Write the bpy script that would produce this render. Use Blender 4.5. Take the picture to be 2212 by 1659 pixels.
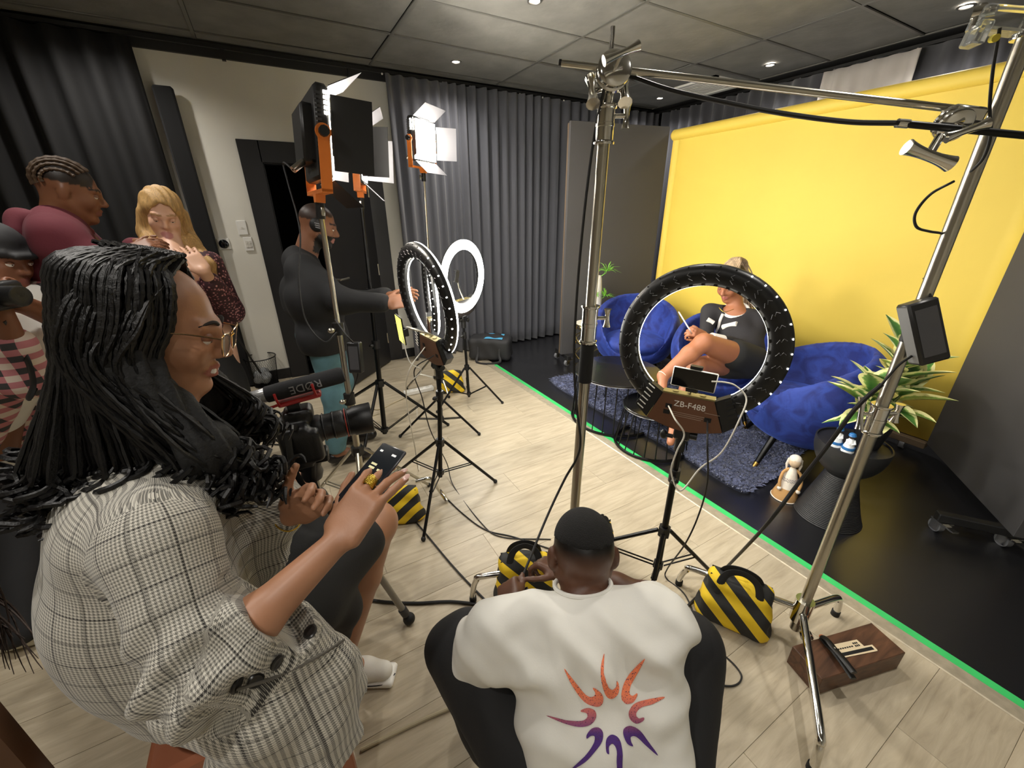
import bpy, math, random
import numpy as np
from mathutils import Matrix, Vector
random.seed(7); np.random.seed(7)
for o in list(bpy.data.objects): bpy.data.objects.remove(o)
COL = bpy.context.scene.collection
SC = bpy.context.scene

# ---------------------------------------------------------------- camera
FPX, CXP, CYP, EYE = 869.17, 1106.0, 829.5, 1.52
_p, _r, _y = [math.radians(a) for a in (23.047, -.456, 29.548)]
FWD = np.array([math.sin(_y)*math.cos(_p), math.cos(_y)*math.cos(_p), -math.sin(_p)])
_rt = np.array([math.cos(_y), -math.sin(_y), 0.]); _up = np.cross(_rt, FWD)
RGT = _rt*math.cos(_r)+_up*math.sin(_r); UPV = -_rt*math.sin(_r)+_up*math.cos(_r)
EYEP = np.array([0, 0, EYE])
cd = bpy.data.cameras.new('camera'); cam = bpy.data.objects.new('camera', cd); COL.objects.link(cam)
cd.sensor_fit = 'HORIZONTAL'; cd.sensor_width = 36; cd.lens = 36*FPX/2212; cd.clip_start = .02
cam.matrix_world = Matrix([[RGT[i], UPV[i], -FWD[i], EYEP[i]] for i in range(3)]+[[0, 0, 0, 1]])
SC.camera = cam
def at(x, y, d):      # survey helper: image point at depth d -> world point
    return EYEP+(RGT*(x-CXP)/FPX-UPV*(y-CYP)/FPX+FWD)*d
def fl(x, y, z=0.):   # image point on the horizontal plane z
    r = RGT*(x-CXP)/FPX-UPV*(y-CYP)/FPX+FWD
    return EYEP+r*(z-EYE)/r[2]

# ---------------------------------------------------------------- world, exposure
W = bpy.data.worlds.new('world'); SC.world = W; W.use_nodes = True
W.node_tree.nodes['Background'].inputs[0].default_value = (.9, .95, 1, 1)
W.node_tree.nodes['Background'].inputs[1].default_value = .02
vs = SC.view_settings
vs.view_transform = 'Standard'; vs.look = 'None'; vs.gamma = 1; vs.use_curve_mapping = False
vs.exposure = 0.85
SPOT_W, LED_E, RING_E, DISC_E = 36., 42., 17., 30.

# ---------------------------------------------------------------- helpers
def A(*v): return np.array(v, float)
def nrm(v): v = np.asarray(v, float); return v/np.linalg.norm(v)
def frame(o, x, z=(0, 0, 1)):
    """4x4 frame at o: local x along x, local z near z"""
    x = nrm(x); y = nrm(np.cross(z, x)); z = np.cross(x, y)
    M = np.eye(4); M[:3, 0] = x; M[:3, 1] = y; M[:3, 2] = z; M[:3, 3] = o
    return M
def rotz(o, deg):
    a = math.radians(deg); return frame(o, (math.cos(a), math.sin(a), 0))
def tf(M, p): p = np.asarray(p, float); return p@M[:3, :3].T+M[:3, 3]

def finish(o, parent=None, label=None, cat=None, group=None, kind=None):
    COL.objects.link(o)
    if parent is not None:
        o.parent = parent
        if parent.type == 'EMPTY':
            o.matrix_parent_inverse = Matrix.Translation(-parent.location)
    for k, v in (('label', label), ('category', cat), ('group', group), ('kind', kind)):
        if v: o[k] = v
    return o
def thing(name, loc, label, cat, group=None):
    e = bpy.data.objects.new(name, None); e.empty_display_size = .05
    e.location = Vector([float(v) for v in loc])
    return finish(e, None, label, cat, group)
def meshobj(name, V, Fc, mat, parent=None, smooth=True, ang=.7, uv=None, **kw):
    me = bpy.data.meshes.new(name)
    me.from_pydata(np.asarray(V, float).tolist(), [], [list(map(int, f)) for f in Fc])
    if smooth:
        me.polygons.foreach_set('use_smooth', [True]*len(me.polygons))
        if ang: me.set_sharp_from_angle(angle=ang)
    if uv is not None:
        l = me.uv_layers.new(name='UVMap'); l.data.foreach_set('uv', np.asarray(uv, np.float32).ravel())
    for m in (mat if isinstance(mat, (list, tuple)) else [mat]): me.materials.append(m)
    me.update()
    return finish(bpy.data.objects.new(name, me), parent, **kw)

class MB:
    """mesh builder: everything added becomes one mesh"""
    def __init__(s, M=None): s.V = []; s.F = []; s.n = 0; s.M = M
    def add(s, V, F, M=None):
        V = np.asarray(V, float)
        if M is not None: V = tf(M, V)
        if s.M is not None: V = tf(s.M, V)
        s.V.append(V); s.F += [[i+s.n for i in f] for f in F]; s.n += len(V); return s
    def box(s, c, half, M=None, bev=0.):
        hx, hy, hz = half; c = np.asarray(c, float)
        if bev <= 0:
            V = [[x, y, z] for x in (-hx, hx) for y in (-hy, hy) for z in (-hz, hz)]
            F = [[0, 1, 3, 2], [4, 6, 7, 5], [0, 4, 5, 1], [2, 3, 7, 6], [0, 2, 6, 4], [1, 5, 7, 3]]
            return s.add(np.array(V)+c, F, M)
        b = min(bev, hx, hy, hz)
        V = []; ix = {}
        for sx in (-1, 1):
            for sy in (-1, 1):
                for sz in (-1, 1):
                    for a in range(3):
                        p = [sx*(hx-b), sy*(hy-b), sz*(hz-b)]; p[a] += (sx, sy, sz)[a]*b
                        ix[sx, sy, sz, a] = len(V); V.append(p)
        F = []
        for a in range(3):
            o1, o2 = [k for k in range(3) if k != a]
            for sg in (-1, 1):
                q = []
                for u, v in ((-1, -1), (1, -1), (1, 1), (-1, 1)):
                    t = [0, 0, 0]; t[a] = sg; t[o1] = u; t[o2] = v; q.append(ix[t[0], t[1], t[2], a])
                F.append(q if (sg > 0) == (a != 1) else q[::-1])
            for u in (-1, 1):
                for v in (-1, 1):
                    t0 = [0, 0, 0]; t1 = [0, 0, 0]
                    t0[o1] = t1[o1] = u; t0[o2] = t1[o2] = v; t0[a] = -1; t1[a] = 1
                    q = [ix[(*t0, o1)], ix[(*t1, o1)], ix[(*t1, o2)], ix[(*t0, o2)]]
                    F.append(q)
        for sx in (-1, 1):
            for sy in (-1, 1):
                for sz in (-1, 1): F.append([ix[sx, sy, sz, 0], ix[sx, sy, sz, 1], ix[sx, sy, sz, 2]])
        V = np.array(V); F2 = []
        for f in F:   # orient outwards (convex)
            p = V[f]; n = np.cross(p[1]-p[0], p[2]-p[0])
            F2.append(f if n@p.mean(0) > 0 else f[::-1])
        return s.add(V+c, F2, M)
    def cyl(s, a, b, r, r2=None, n=16, cap=True, M=None):
        r2 = r if r2 is None else r2
        return s.sweep([a, b], [r, r2], n, cap, M)
    def sweep(s, path, r, n=10, cap=True, M=None, closed=False, flat=None):
        """tube along a path; flat=(dir, factor) squashes the section"""
        P = np.asarray(path, float); k = len(P)
        r = np.full(k, r, float) if np.isscalar(r) else np.asarray(r, float)
        if closed: T = np.roll(P, -1, 0)-np.roll(P, 1, 0)
        else:
            T = np.gradient(P, axis=0) if k > 2 else np.repeat([P[1]-P[0]], 2, 0)
        T = T/np.maximum(np.linalg.norm(T, axis=1, keepdims=True), 1e-9)
        u = np.cross(T[0], [0, 0, 1]);
        if np.linalg.norm(u) < .05: u = np.cross(T[0], [1, 0, 0])
        u = nrm(u); V = []
        an = np.arange(n)*2*math.pi/n
        for i in range(k):
            u = u-T[i]*(u@T[i]); u = nrm(u); w = np.cross(T[i], u)
            ring = P[i]+r[i]*(np.cos(an)[:, None]*u+np.sin(an)[:, None]*w)
            if flat is not None:
                fd = nrm(flat[0]); ring = ring+((ring-P[i])@fd)[:, None]*fd*(flat[1]-1)
            V.append(ring)
        V = np.concatenate(V); F = []
        for i in range(k if closed else k-1):
            j = (i+1) % k
            for q in range(n):
                F.append([i*n+q, i*n+(q+1) % n, j*n+(q+1) % n, j*n+q])
        if cap and not closed:
            F.append(list(range(n))[::-1]); F.append(list(range((k-1)*n, k*n)))
        return s.add(V, F, M)
    def lathe(s, prof, n=24, M=None, a0=0., a1=None):
        """profile [(r,z)] turned about local z"""
        full = a1 is None; m = n if full else n+1
        an = np.arange(m)*((2*math.pi if full else a1-a0)/n)+a0
        V = np.concatenate([np.stack([r*np.cos(an), r*np.sin(an), np.full(m, z)], 1) for r, z in prof]); F = []
        for i in range(len(prof)-1):
            for q in range(m if full else n):
                F.append([i*m+q, i*m+(q+1) % m, (i+1)*m+(q+1) % m, (i+1)*m+q])
        if full:
            if prof[0][0] > 1e-6: F.append(list(range(m))[::-1])
            if prof[-1][0] > 1e-6: F.append(list(range((len(prof)-1)*m, len(prof)*m)))
        return s.add(V, F, M)
    def ball(s, c, r, n=16, M=None, k=8):
        r = np.ones(3)*r
        pr = [(max(math.sin(math.pi*i/k), 1e-4), -math.cos(math.pi*i/k)) for i in range(k+1)]
        t = MB(); t.lathe(pr, n); V = t.V[0]*r+np.asarray(c, float)
        return s.add(V, t.F, M)
    def prism(s, poly, z0, z1, M=None):
        n = len(poly); V = [[*p, z0] for p in poly]+[[*p, z1] for p in poly]
        F = [list(range(n))[::-1], list(range(n, 2*n))]+[[i, (i+1) % n, n+(i+1) % n, n+i] for i in range(n)]
        return s.add(V, F, M)
    def torus(s, c, R, r, n=40, m=10, M=None, sq=1.):
        an = np.arange(n)*2*math.pi/n
        P = np.stack([R*np.cos(an), R*np.sin(an), 0*an], 1)+np.asarray(c, float)
        return s.sweep(P, r, m, M=M, closed=True, flat=((0, 0, 1), sq) if sq != 1 else None)
    def build(s, name, mat, parent=None, smooth=True, ang=.7, **kw):
        return meshobj(name, np.concatenate(s.V), s.F, mat, parent, smooth, ang, **kw)

def spline(pts, n=24, closed=False):
    """Catmull-Rom through pts"""
    P = np.asarray(pts, float); k = len(P); out = []
    seg = k if closed else k-1
    for i in range(seg):
        p1, p2 = P[i], P[(i+1) % k]
        p0 = P[i-1] if (closed or i > 0) else 2*p1-p2
        p3 = P[(i+2) % k] if (closed or i+2 < k) else 2*p2-p1
        for t in np.arange(n)/n:
            out.append(.5*(2*p1+(p2-p0)*t+(2*p0-5*p1+4*p2-p3)*t*t+(3*p1-p0-3*p2+p3)*t**3))
    if not closed: out.append(P[-1])
    return np.array(out)

# ------------------------------------------------- signed distance modelling
def surfnets(D, o, h):
    s = D < 0; sh = D.shape
    sl = lambda a, d: a[d[0]:sh[0]-1+d[0], d[1]:sh[1]-1+d[1], d[2]:sh[2]-1+d[2]]
    C = [(i, j, k) for i in (0, 1) for j in (0, 1) for k in (0, 1)]
    cnt = np.zeros([n-1 for n in sh], np.int8)
    for c in C: cnt += sl(s, c)
    act = (cnt > 0) & (cnt < 8); I = np.argwhere(act)
    idx = np.full(act.shape, -1, np.int64); idx[act] = np.arange(len(I))
    acc = np.zeros((len(I), 3)); num = np.zeros(len(I))
    for a in C:
        for ax in range(3):
            if a[ax]: continue
            b = list(a); b[ax] = 1
            va = D[I[:, 0]+a[0], I[:, 1]+a[1], I[:, 2]+a[2]]; vb = D[I[:, 0]+b[0], I[:, 1]+b[1], I[:, 2]+b[2]]
            m = (va < 0) != (vb < 0); t = va[m]/(va[m]-vb[m])
            q = np.tile(np.array(a, float), (m.sum(), 1)); q[:, ax] = t
            acc[m] += q; num[m] += 1
    V = (I+acc/num[:, None])*h+o; Fs = []
    for ax in range(3):
        u, v = (ax+1) % 3, (ax+2) % 3
        n0 = [slice(None)]*3; n1 = [slice(None)]*3; n0[ax] = slice(0, -1); n1[ax] = slice(1, None)
        ch = s[tuple(n0)] != s[tuple(n1)]
        E = np.argwhere(ch); E = E[(E[:, u] > 0) & (E[:, v] > 0) & (E[:, u] < sh[u]-1) & (E[:, v] < sh[v]-1)]
        ins = s[E[:, 0], E[:, 1], E[:, 2]]
        def cell(du, dv):
            q = E.copy(); q[:, u] -= du; q[:, v] -= dv; return idx[q[:, 0], q[:, 1], q[:, 2]]
        Q = np.stack([cell(1, 1), cell(0, 1), cell(0, 0), cell(1, 0)], 1)
        Q[~ins] = Q[~ins][:, ::-1]; Fs.append(Q)
    return V, np.concatenate(Fs)

class Sdf:
    def __init__(s, h=.01): s.h = h; s.P = []; s.post = None
    def _add(s, fn, lo, hi, k, op='u'): s.P.append((fn, None if lo is None else np.asarray(lo, float), None if hi is None else np.asarray(hi, float), k, op)); return s
    def cap(s, a, b, ra, rb=None, k=.02, flat=None, op='u'):
        """tapered capsule; flat=(dir, factor): section scaled along dir"""
        a = np.asarray(a, float); b = np.asarray(b, float); rb = ra if rb is None else rb
        fd = None if flat is None else nrm(flat[0]); ff = 1 if flat is None else flat[1]
        def f(P):
            d = b-a; q = P-a
            if fd is not None:
                al = nrm(d) if np.linalg.norm(d) > 1e-9 else A(0, 0, 1)
                dd = fd-al*(fd@al); dd = nrm(dd)
            t = np.clip((q@d)/max(d@d, 1e-12), 0, 1)
            e = q-t[..., None]*d
            if fd is not None:
                w = e@dd; e = e+w[..., None]*dd*(1/ff-1)
            return np.sqrt((e*e).sum(-1))-(ra+(rb-ra)*t)
        R = max(ra, rb)*max(1, ff)
        return s._add(f, np.minimum(a, b)-R, np.maximum(a, b)+R, k, op)
    def chain(s, pts, rad, k=.02, flat=None, op='u'):
        for i in range(len(pts)-1): s.cap(pts[i], pts[i+1], rad[i], rad[i+1], k, flat, op)
        return s
    def ell(s, c, r, R=None, k=.02, op='u'):
        c = np.asarray(c, float); r = np.ones(3)*r; R = np.eye(3) if R is None else np.asarray(R)[:3, :3]
        def f(P):
            q = (P-c)@R; k0 = np.sqrt(((q/r)**2).sum(-1)); k1 = np.sqrt(((q/r**2)**2).sum(-1))
            return k0*(k0-1)/np.maximum(k1, 1e-9)
        e = np.sqrt(((R*r)**2).sum(1))
        return s._add(f, c-e, c+e, k, op)
    def box(s, c, half, rad=.01, R=None, k=.01, op='u'):
        c = np.asarray(c, float); half = np.asarray(half, float); R = np.eye(3) if R is None else np.asarray(R)[:3, :3]
        def f(P):
            q = np.abs((P-c)@R)-(half-rad)
            return np.sqrt((np.maximum(q, 0)**2).sum(-1))+np.minimum(q.max(-1), 0)-rad
        e = np.abs(R)@half
        return s._add(f, c-e, c+e, k, op)
    def cut(s, p, n, k=.004):
        """remove everything on the side n points to"""
        p = np.asarray(p, float); n = nrm(n)
        return s._add(lambda P: -((P-p)@n), None, None, k, 'cut')
    def grid(s):
        us = [p for p in s.P if p[4] == 'u']
        lo = np.min([p[1] for p in us], 0)-3*s.h-.01; hi = np.max([p[2] for p in us], 0)+3*s.h+.01
        n = np.ceil((hi-lo)/s.h).astype(int)+1
        D = np.full(n, .5, np.float32)
        ax = [lo[i]+np.arange(n[i])*s.h for i in range(3)]
        for fn, a, b, k, op in s.P:
            if op == 'cut' and a is None: i0 = np.zeros(3, int); i1 = n
            else:
                m = 2*k+3*s.h+.012
                i0 = np.clip(np.floor((a-m-lo)/s.h).astype(int), 0, n); i1 = np.clip(np.ceil((b+m-lo)/s.h).astype(int)+1, 0, n)
            if (i1 <= i0).any(): continue
            sl = tuple(slice(i0[i], i1[i]) for i in range(3))
            Pg = np.stack(np.meshgrid(*[ax[i][sl[i]] for i in range(3)], indexing='ij'), -1)
            d = fn(Pg).astype(np.float32); g = D[sl]
            if op == 'u':
                hh = np.clip(.5+.5*(g-d)/k, 0, 1); D[sl] = g+(d-g)*hh-k*hh*(1-hh)
            else:      # subtract d (or keep where cut function > 0)
                dd = -d
                hh = np.clip(.5-.5*(dd-g)/k, 0, 1) if False else None
                D[sl] = np.maximum(g, dd if op == 'sub' else dd)
        if s.post is not None:
            Pg = np.stack(np.meshgrid(*ax, indexing='ij'), -1); D = D+s.post(Pg).astype(np.float32)
        D[0] = D[-1] = .5; D[:, 0] = D[:, -1] = .5; D[:, :, 0] = D[:, :, -1] = .5
        return D, lo
    def mesh(s, smooth=1, disp=None):
        D, lo = s.grid(); V, Fc = surfnets(D, lo, s.h)
        for _ in range(smooth): V = lap(V, Fc, .5)
        if disp is not None:
            N = vnorm(V, Fc); V = V+N*np.asarray(disp(V, N))[:, None]
        return V, Fc
    def build(s, name, mat, parent=None, smooth=1, disp=None, uvf=None, colf=None, **kw):
        V, Fc = s.mesh(smooth, disp)
        o = meshobj(name, V, Fc, mat, parent, True, None, uv=None if uvf is None else uvf(V, Fc), **kw)
        if colf is not None:
            c = o.data.color_attributes.new('Col', 'FLOAT_COLOR', 'POINT')
            C4 = np.ones((len(V), 4), np.float32); C4[:, :3] = colf(V); c.data.foreach_set('color', C4.ravel())
        return o
def lap(V, Fc, w):
    E = np.concatenate([Fc[:, [0, 1]], Fc[:, [1, 2]], Fc[:, [2, 3]], Fc[:, [3, 0]]])
    S = np.zeros_like(V); n = np.zeros(len(V))
    for a, b in ((0, 1), (1, 0)):
        for c in range(3): S[:, c] += np.bincount(E[:, a], V[E[:, b], c], len(V))
        n += np.bincount(E[:, a], minlength=len(V))
    return V*(1-w)+w*S/np.maximum(n, 1)[:, None]
def vnorm(V, Fc):
    n = np.cross(V[Fc[:, 2]]-V[Fc[:, 0]], V[Fc[:, 3]]-V[Fc[:, 1]]); N = np.zeros_like(V)
    for j in range(4):
        for c in range(3): N[:, c] += np.bincount(Fc[:, j], n[:, c], len(V))
    return N/np.maximum(np.linalg.norm(N, axis=1, keepdims=True), 1e-12)

# ---------------------------------------------------------------- materials
def nodes(name):
    m = bpy.data.materials.new(name); m.use_nodes = True
    t = m.node_tree; return m, t, t.nodes['Principled BSDF']
def link(t, a, ao, b, bi): t.links.new(a.outputs[ao], b.inputs[bi])
MATS = {}
def srgb(c):
    if isinstance(c, str): c = [int(c[i:i+2], 16)/255 for i in (0, 2, 4)]
    return [x/12.92 if x <= .04045 else ((x+.055)/1.055)**2.4 for x in c]
def mat(name, col, rough=.5, metal=0., var=0., scale=8., bump=0., bscale=60., spec=.5, sheen=0., trans=0., coat=0., emit=0., stretch=None, alpha=1., bdist=.002):
    """plain procedural material: colour with noise variation and fine relief"""
    if name in MATS: return MATS[name]
    m, t, b = nodes(name); c = srgb(col)
    b.inputs['Base Color'].default_value = (*c, 1); b.inputs['Roughness'].default_value = rough
    b.inputs['Metallic'].default_value = metal; b.inputs['Specular IOR Level'].default_value = spec
    b.inputs['Sheen Weight'].default_value = sheen; b.inputs['Transmission Weight'].default_value = trans
    b.inputs['Coat Weight'].default_value = coat; b.inputs['Alpha'].default_value = alpha
    if emit: b.inputs['Emission Color'].default_value = (*c, 1); b.inputs['Emission Strength'].default_value = emit
    tc = t.nodes.new('ShaderNodeTexCoord'); mp = t.nodes.new('ShaderNodeMapping'); link(t, tc, 'Object', mp, 'Vector')
    if stretch: mp.inputs['Scale'].default_value = stretch
    if var:
        n = t.nodes.new('ShaderNodeTexNoise'); n.inputs['Scale'].default_value = scale; n.inputs['Detail'].default_value = 6
        link(t, mp, 0, n, 'Vector')
        r = t.nodes.new('ShaderNodeValToRGB'); link(t, n, 'Fac', r, 'Fac')
        r.color_ramp.elements[0].position = .3; r.color_ramp.elements[1].position = .7
        r.color_ramp.elements[0].color = (*[x*(1-var) for x in c], 1); r.color_ramp.elements[1].color = (*[min(1, x*(1+var)) for x in c], 1)
        link(t, r, 'Color', b, 'Base Color')
    if bump:
        n = t.nodes.new('ShaderNodeTexNoise'); n.inputs['Scale'].default_value = bscale; n.inputs['Detail'].default_value = 4
        link(t, mp, 0, n, 'Vector')
        bp = t.nodes.new('ShaderNodeBump'); bp.inputs['Strength'].default_value = bump; bp.inputs['Distance'].default_value = bdist
        link(t, n, 'Fac', bp, 'Height'); link(t, bp, 'Normal', b, 'Normal')
    MATS[name] = m; return m
def vcolmat(name, rough=.5, bump=0., bscale=90., spec=.4, sheen=0.):
    if name in MATS: return MATS[name]
    m, t, b = nodes(name); a = t.nodes.new('ShaderNodeVertexColor'); a.layer_name = 'Col'
    link(t, a, 'Color', b, 'Base Color'); b.inputs['Roughness'].default_value = rough
    b.inputs['Specular IOR Level'].default_value = spec; b.inputs['Sheen Weight'].default_value = sheen
    if bump:
        n = t.nodes.new('ShaderNodeTexNoise'); n.inputs['Scale'].default_value = bscale
        bp = t.nodes.new('ShaderNodeBump'); bp.inputs['Strength'].default_value = bump; bp.inputs['Distance'].default_value = .002
        tc = t.nodes.new('ShaderNodeTexCoord'); link(t, tc, 'Object', n, 'Vector'); link(t, n, 'Fac', bp, 'Height'); link(t, bp, 'Normal', b, 'Normal')
    MATS[name] = m; return m
BLK = mat('black_plastic', '121212', .45, bump=.1)
BLKM = mat('black_metal', '0c0c0d', .35, .4)
CHR = mat('chrome', 'd8d6d0', .12, 1.)
STEEL = mat('brushed_steel', 'b8b4a8', .28, 1.)
WHT = mat('white_plastic', 'e8e6e0', .4)
RUB = mat('black_rubber', '101010', .7)
# ---------------------------------------------------------------- the room
BW, CEIL, RW, LW, FW = 4.42, 2.695, 4.75, -3.2, -1.9
def floor_mat():
    m, t, b = nodes('greyed_oak_plank')
    oi = t.nodes.new('ShaderNodeObjectInfo'); tc = t.nodes.new('ShaderNodeTexCoord')
    mp = t.nodes.new('ShaderNodeMapping'); mp.inputs['Scale'].default_value = (1.1, 9, 1)
    ad = t.nodes.new('ShaderNodeVectorMath'); ad.operation = 'ADD'
    sc = t.nodes.new('ShaderNodeVectorMath'); sc.operation = 'SCALE'; sc.inputs['Scale'].default_value = 17
    cb = t.nodes.new('ShaderNodeCombineXYZ'); link(t, oi, 'Random', cb, 'X'); link(t, oi, 'Random', cb, 'Y'); link(t, cb, 0, sc, 0)
    link(t, tc, 'Object', ad, 0); link(t, sc, 0, ad, 1); link(t, ad, 0, mp, 'Vector')
    n = t.nodes.new('ShaderNodeTexNoise'); n.inputs['Scale'].default_value = 4; n.inputs['Detail'].default_value = 9; n.inputs['Roughness'].default_value = .62; n.inputs['Distortion'].default_value = .6
    link(t, mp, 0, n, 'Vector')
    r = t.nodes.new('ShaderNodeValToRGB'); e = r.color_ramp.elements
    e[0].position = .28; e[0].color = (*srgb('a3967f'), 1); e[1].position = .68; e[1].color = (*srgb('c3b79f'), 1)
    q = r.color_ramp.elements.new(.47); q.color = (*srgb('b5a890'), 1)
    link(t, n, 'Fac', r, 'Fac')
    hs = t.nodes.new('ShaderNodeHueSaturation'); link(t, r, 'Color', hs, 'Color')
    mr = t.nodes.new('ShaderNodeMapRange'); mr.inputs['To Min'].default_value = .9; mr.inputs['To Max'].default_value = 1.06
    link(t, oi, 'Random', mr, 'Value'); link(t, mr, 0, hs, 'Value'); link(t, hs, 0, b, 'Base Color')
    b.inputs['Roughness'].default_value = .42
    n2 = t.nodes.new('ShaderNodeTexNoise'); n2.inputs['Scale'].default_value = 14; n2.inputs['Detail'].default_value = 8; link(t, mp, 0, n2, 'Vector')
    bp = t.nodes.new('ShaderNodeBump'); bp.inputs['Strength'].default_value = .25; bp.inputs['Distance'].default_value = .001
    link(t, n2, 'Fac', bp, 'Height'); link(t, bp, 0, b, 'Normal')
    return m
FLM = floor_mat()
sub = MB(); sub.box(((LW+1.79)/2, (FW+BW)/2, -.06), ((1.79-LW)/2, (BW-FW)/2, .05))
floor = sub.build('floor', mat('floor_subfloor', '3a352e', .8), None, False, kind='structure')
PW, PL = .203, 1.32
pm = {}
def plank_mesh(l, w):
    k = (round(l, 3), round(w, 3))
    if k not in pm:
        b = MB(); b.box((0, 0, -.005), (l/2-.0004, w/2-.0004, .005), bev=.0008)
        me = bpy.data.meshes.new('plank'); me.from_pydata(np.concatenate(b.V).tolist(), [], b.F); me.materials.append(FLM); pm[k] = me
    return pm[k]
y = .051-PW*12; row = 0
while y < BW:
    y1 = min(y+PW, BW); x = 1.79
    first = PL*((row*.37+.2) % 1.)
    ln = max(first, .25)
    if y1 > FW:
        while x > LW+.01:
            l = min(ln, x-LW); o = bpy.data.objects.new('plank', plank_mesh(l, y1-y))
            finish(o, floor); o.location = (x-l/2, (y+y1)/2, 0); x -= l; ln = PL
    y = y1; row += 1
# stage: black vinyl
m, t, b = nodes('black_stage_vinyl')
b.inputs['Base Color'].default_value = (*srgb('17171a'), 1); b.inputs['Specular IOR Level'].default_value = .6; b.inputs['Coat Weight'].default_value = 1.; b.inputs['Coat Roughness'].default_value = .27; b.inputs['Coat IOR'].default_value = 1.6
n = t.nodes.new('ShaderNodeTexNoise'); n.inputs['Scale'].default_value = 2.2; n.inputs['Detail'].default_value = 7
r = t.nodes.new('ShaderNodeMapRange'); r.inputs['To Min'].default_value = .26; r.inputs['To Max'].default_value = .44
tc = t.nodes.new('ShaderNodeTexCoord'); link(t, tc, 'Object', n, 'Vector'); link(t, n, 'Fac', r, 'Value'); link(t, r, 0, b, 'Roughness')
STG = m
s = MB(); s.box(((1.875+RW)/2, (FW+BW)/2, -.02), ((RW-1.875)/2, (BW-FW)/2, .02)); s.build('floor_stage', STG, None, False, kind='structure')
s = MB(); s.box((1.832, (FW+BW)/2, -.008), (.042, (BW-FW)/2, .012), bev=.004)
s.build('trim_1', mat('edge_strip_metal', 'b5aa94', .35, .3, .15, 30), None, False, kind='structure')
s = MB(); s.box((1.868, (FW+3.66)/2, .0025), (.0175, (3.66-FW)/2, .0022))
s.build('floor_tape', mat('green_tape', '3fc46a', .5, var=.1), None, False, label='bright green tape along the edge of the black stage floor', cat='tape')
# walls
WALLM = mat('pale_grey_paint', 'e0ddd2', .75, bump=.12, bscale=220, var=.03, scale=3)
DARKW = mat('charcoal_paint', '2c2c2e', .8)
DX0, DX1, DZ = .075, .93, 1.94
s = MB()
for x0, x1, z0, z1 in ((LW, DX0, 0, CEIL), (DX1, RW, 0, CEIL), (DX0, DX1, DZ, CEIL)):
    s.box(((x0+x1)/2, BW+.06, (z0+z1)/2), ((x1-x0)/2, .06, (z1-z0)/2))
s.build('wall_back', WALLM, None, False, kind='structure')
s = MB(); s.box((RW+.05, (FW+BW)/2, CEIL/2), (.05, (BW-FW)/2+.1, CEIL/2)); s.build('wall_right', DARKW, None, False, kind='structure')
s = MB(); s.box((LW-.05, (FW+BW)/2, CEIL/2), (.05, (BW-FW)/2+.1, CEIL/2)); s.build('wall_left', WALLM, None, False, kind='structure')
s = MB(); s.box(((LW+RW)/2, FW-.05, CEIL/2), ((RW-LW)/2+.1, .05, CEIL/2)); s.build('wall_front', WALLM, None, False, kind='structure')
s = MB()   # corridor behind the door
for c, h in (((.5, 6.2, 1.2), (1.2, .03, 1.3)), ((-.68, 5.35, 1.2), (.03, .85, 1.3)), ((1.68, 5.35, 1.2), (.03, .85, 1.3)), ((.5, 5.35, 2.45), (1.2, .85, .03)), ((.5, 5.35, -.03), (1.2, .85, .03))): s.box(c, h)
s.build('wall_corridor', mat('dark_corridor', '1a1a1c', .8), None, False, kind='structure')
s = MB(); s.box(((LW-.07)/2, BW-.008, .05), ((-.07-LW)/2, .008, .05)); s.box(((1.07+RW)/2, BW-.008, .05), ((RW-1.07)/2, .008, .05))
s.build('baseboard_back', mat('black_baseboard', '19191a', .5), None, False, kind='structure')
# door
DM = mat('black_door_paint', '1c1c1f', .45, bump=.05)
d = thing('door_1', (.5, BW, 0), 'black door standing open in its wide black frame', None); del d['label']; d['kind'] = 'structure'
f = MB()
for x0, x1, z0, z1 in ((-.072, DX0+.015, 0, 2.09), (DX1-.015, 1.068, 0, 2.09), (DX0, DX1, DZ-.015, 2.09)):
    f.box(((x0+x1)/2, BW-.012, (z0+z1)/2), ((x1-x0)/2, .02, (z1-z0)/2), bev=.004)
for x in (DX0+.01, DX1-.01): f.box((x, BW+.06, DZ/2), (.012, .06, DZ/2))
f.box(((DX0+DX1)/2, BW+.06, DZ-.01), ((DX1-DX0)/2, .06, .012))
f.build('door_frame', DM, d, False)
hx, hy = .905, BW-.06; lv = nrm(A(.384-.903, 3.727-4.294, 0)); M = frame((hx, hy, 0), lv)
l = MB(M); l.box((.385, 0, .97), (.385, .02, .955), bev=.003); leaf = l.build('door_leaf', DM, d, False)
h = MB(M); h.cyl((.71, -.02, 1.0), (.71, -.06, 1.0), .01); h.sweep([(.71, -.06, 1.0), (.66, -.065, 1.0), (.59, -.06, 1.0)], .009); h.cyl((.71, .02, 1.0), (.71, .06, 1.0), .01); h.sweep([(.71, .06, 1.0), (.66, .065, 1.0), (.59, .06, 1.0)], .009)
h.build('door_handle', STEEL, leaf)
for z in (.28, 1.0, 1.72):
    h = MB(); h.cyl((hx+.005, hy-.022, z-.055), (hx+.005, hy-.022, z+.055), .009, n=10)
    for q in (-.022, .022): h.cyl((hx+.005, hy-.022, z+q-.001), (hx+.005, hy-.022, z+q+.001), .0105, n=10)
    h.build('hinge', STEEL, d)
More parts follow.
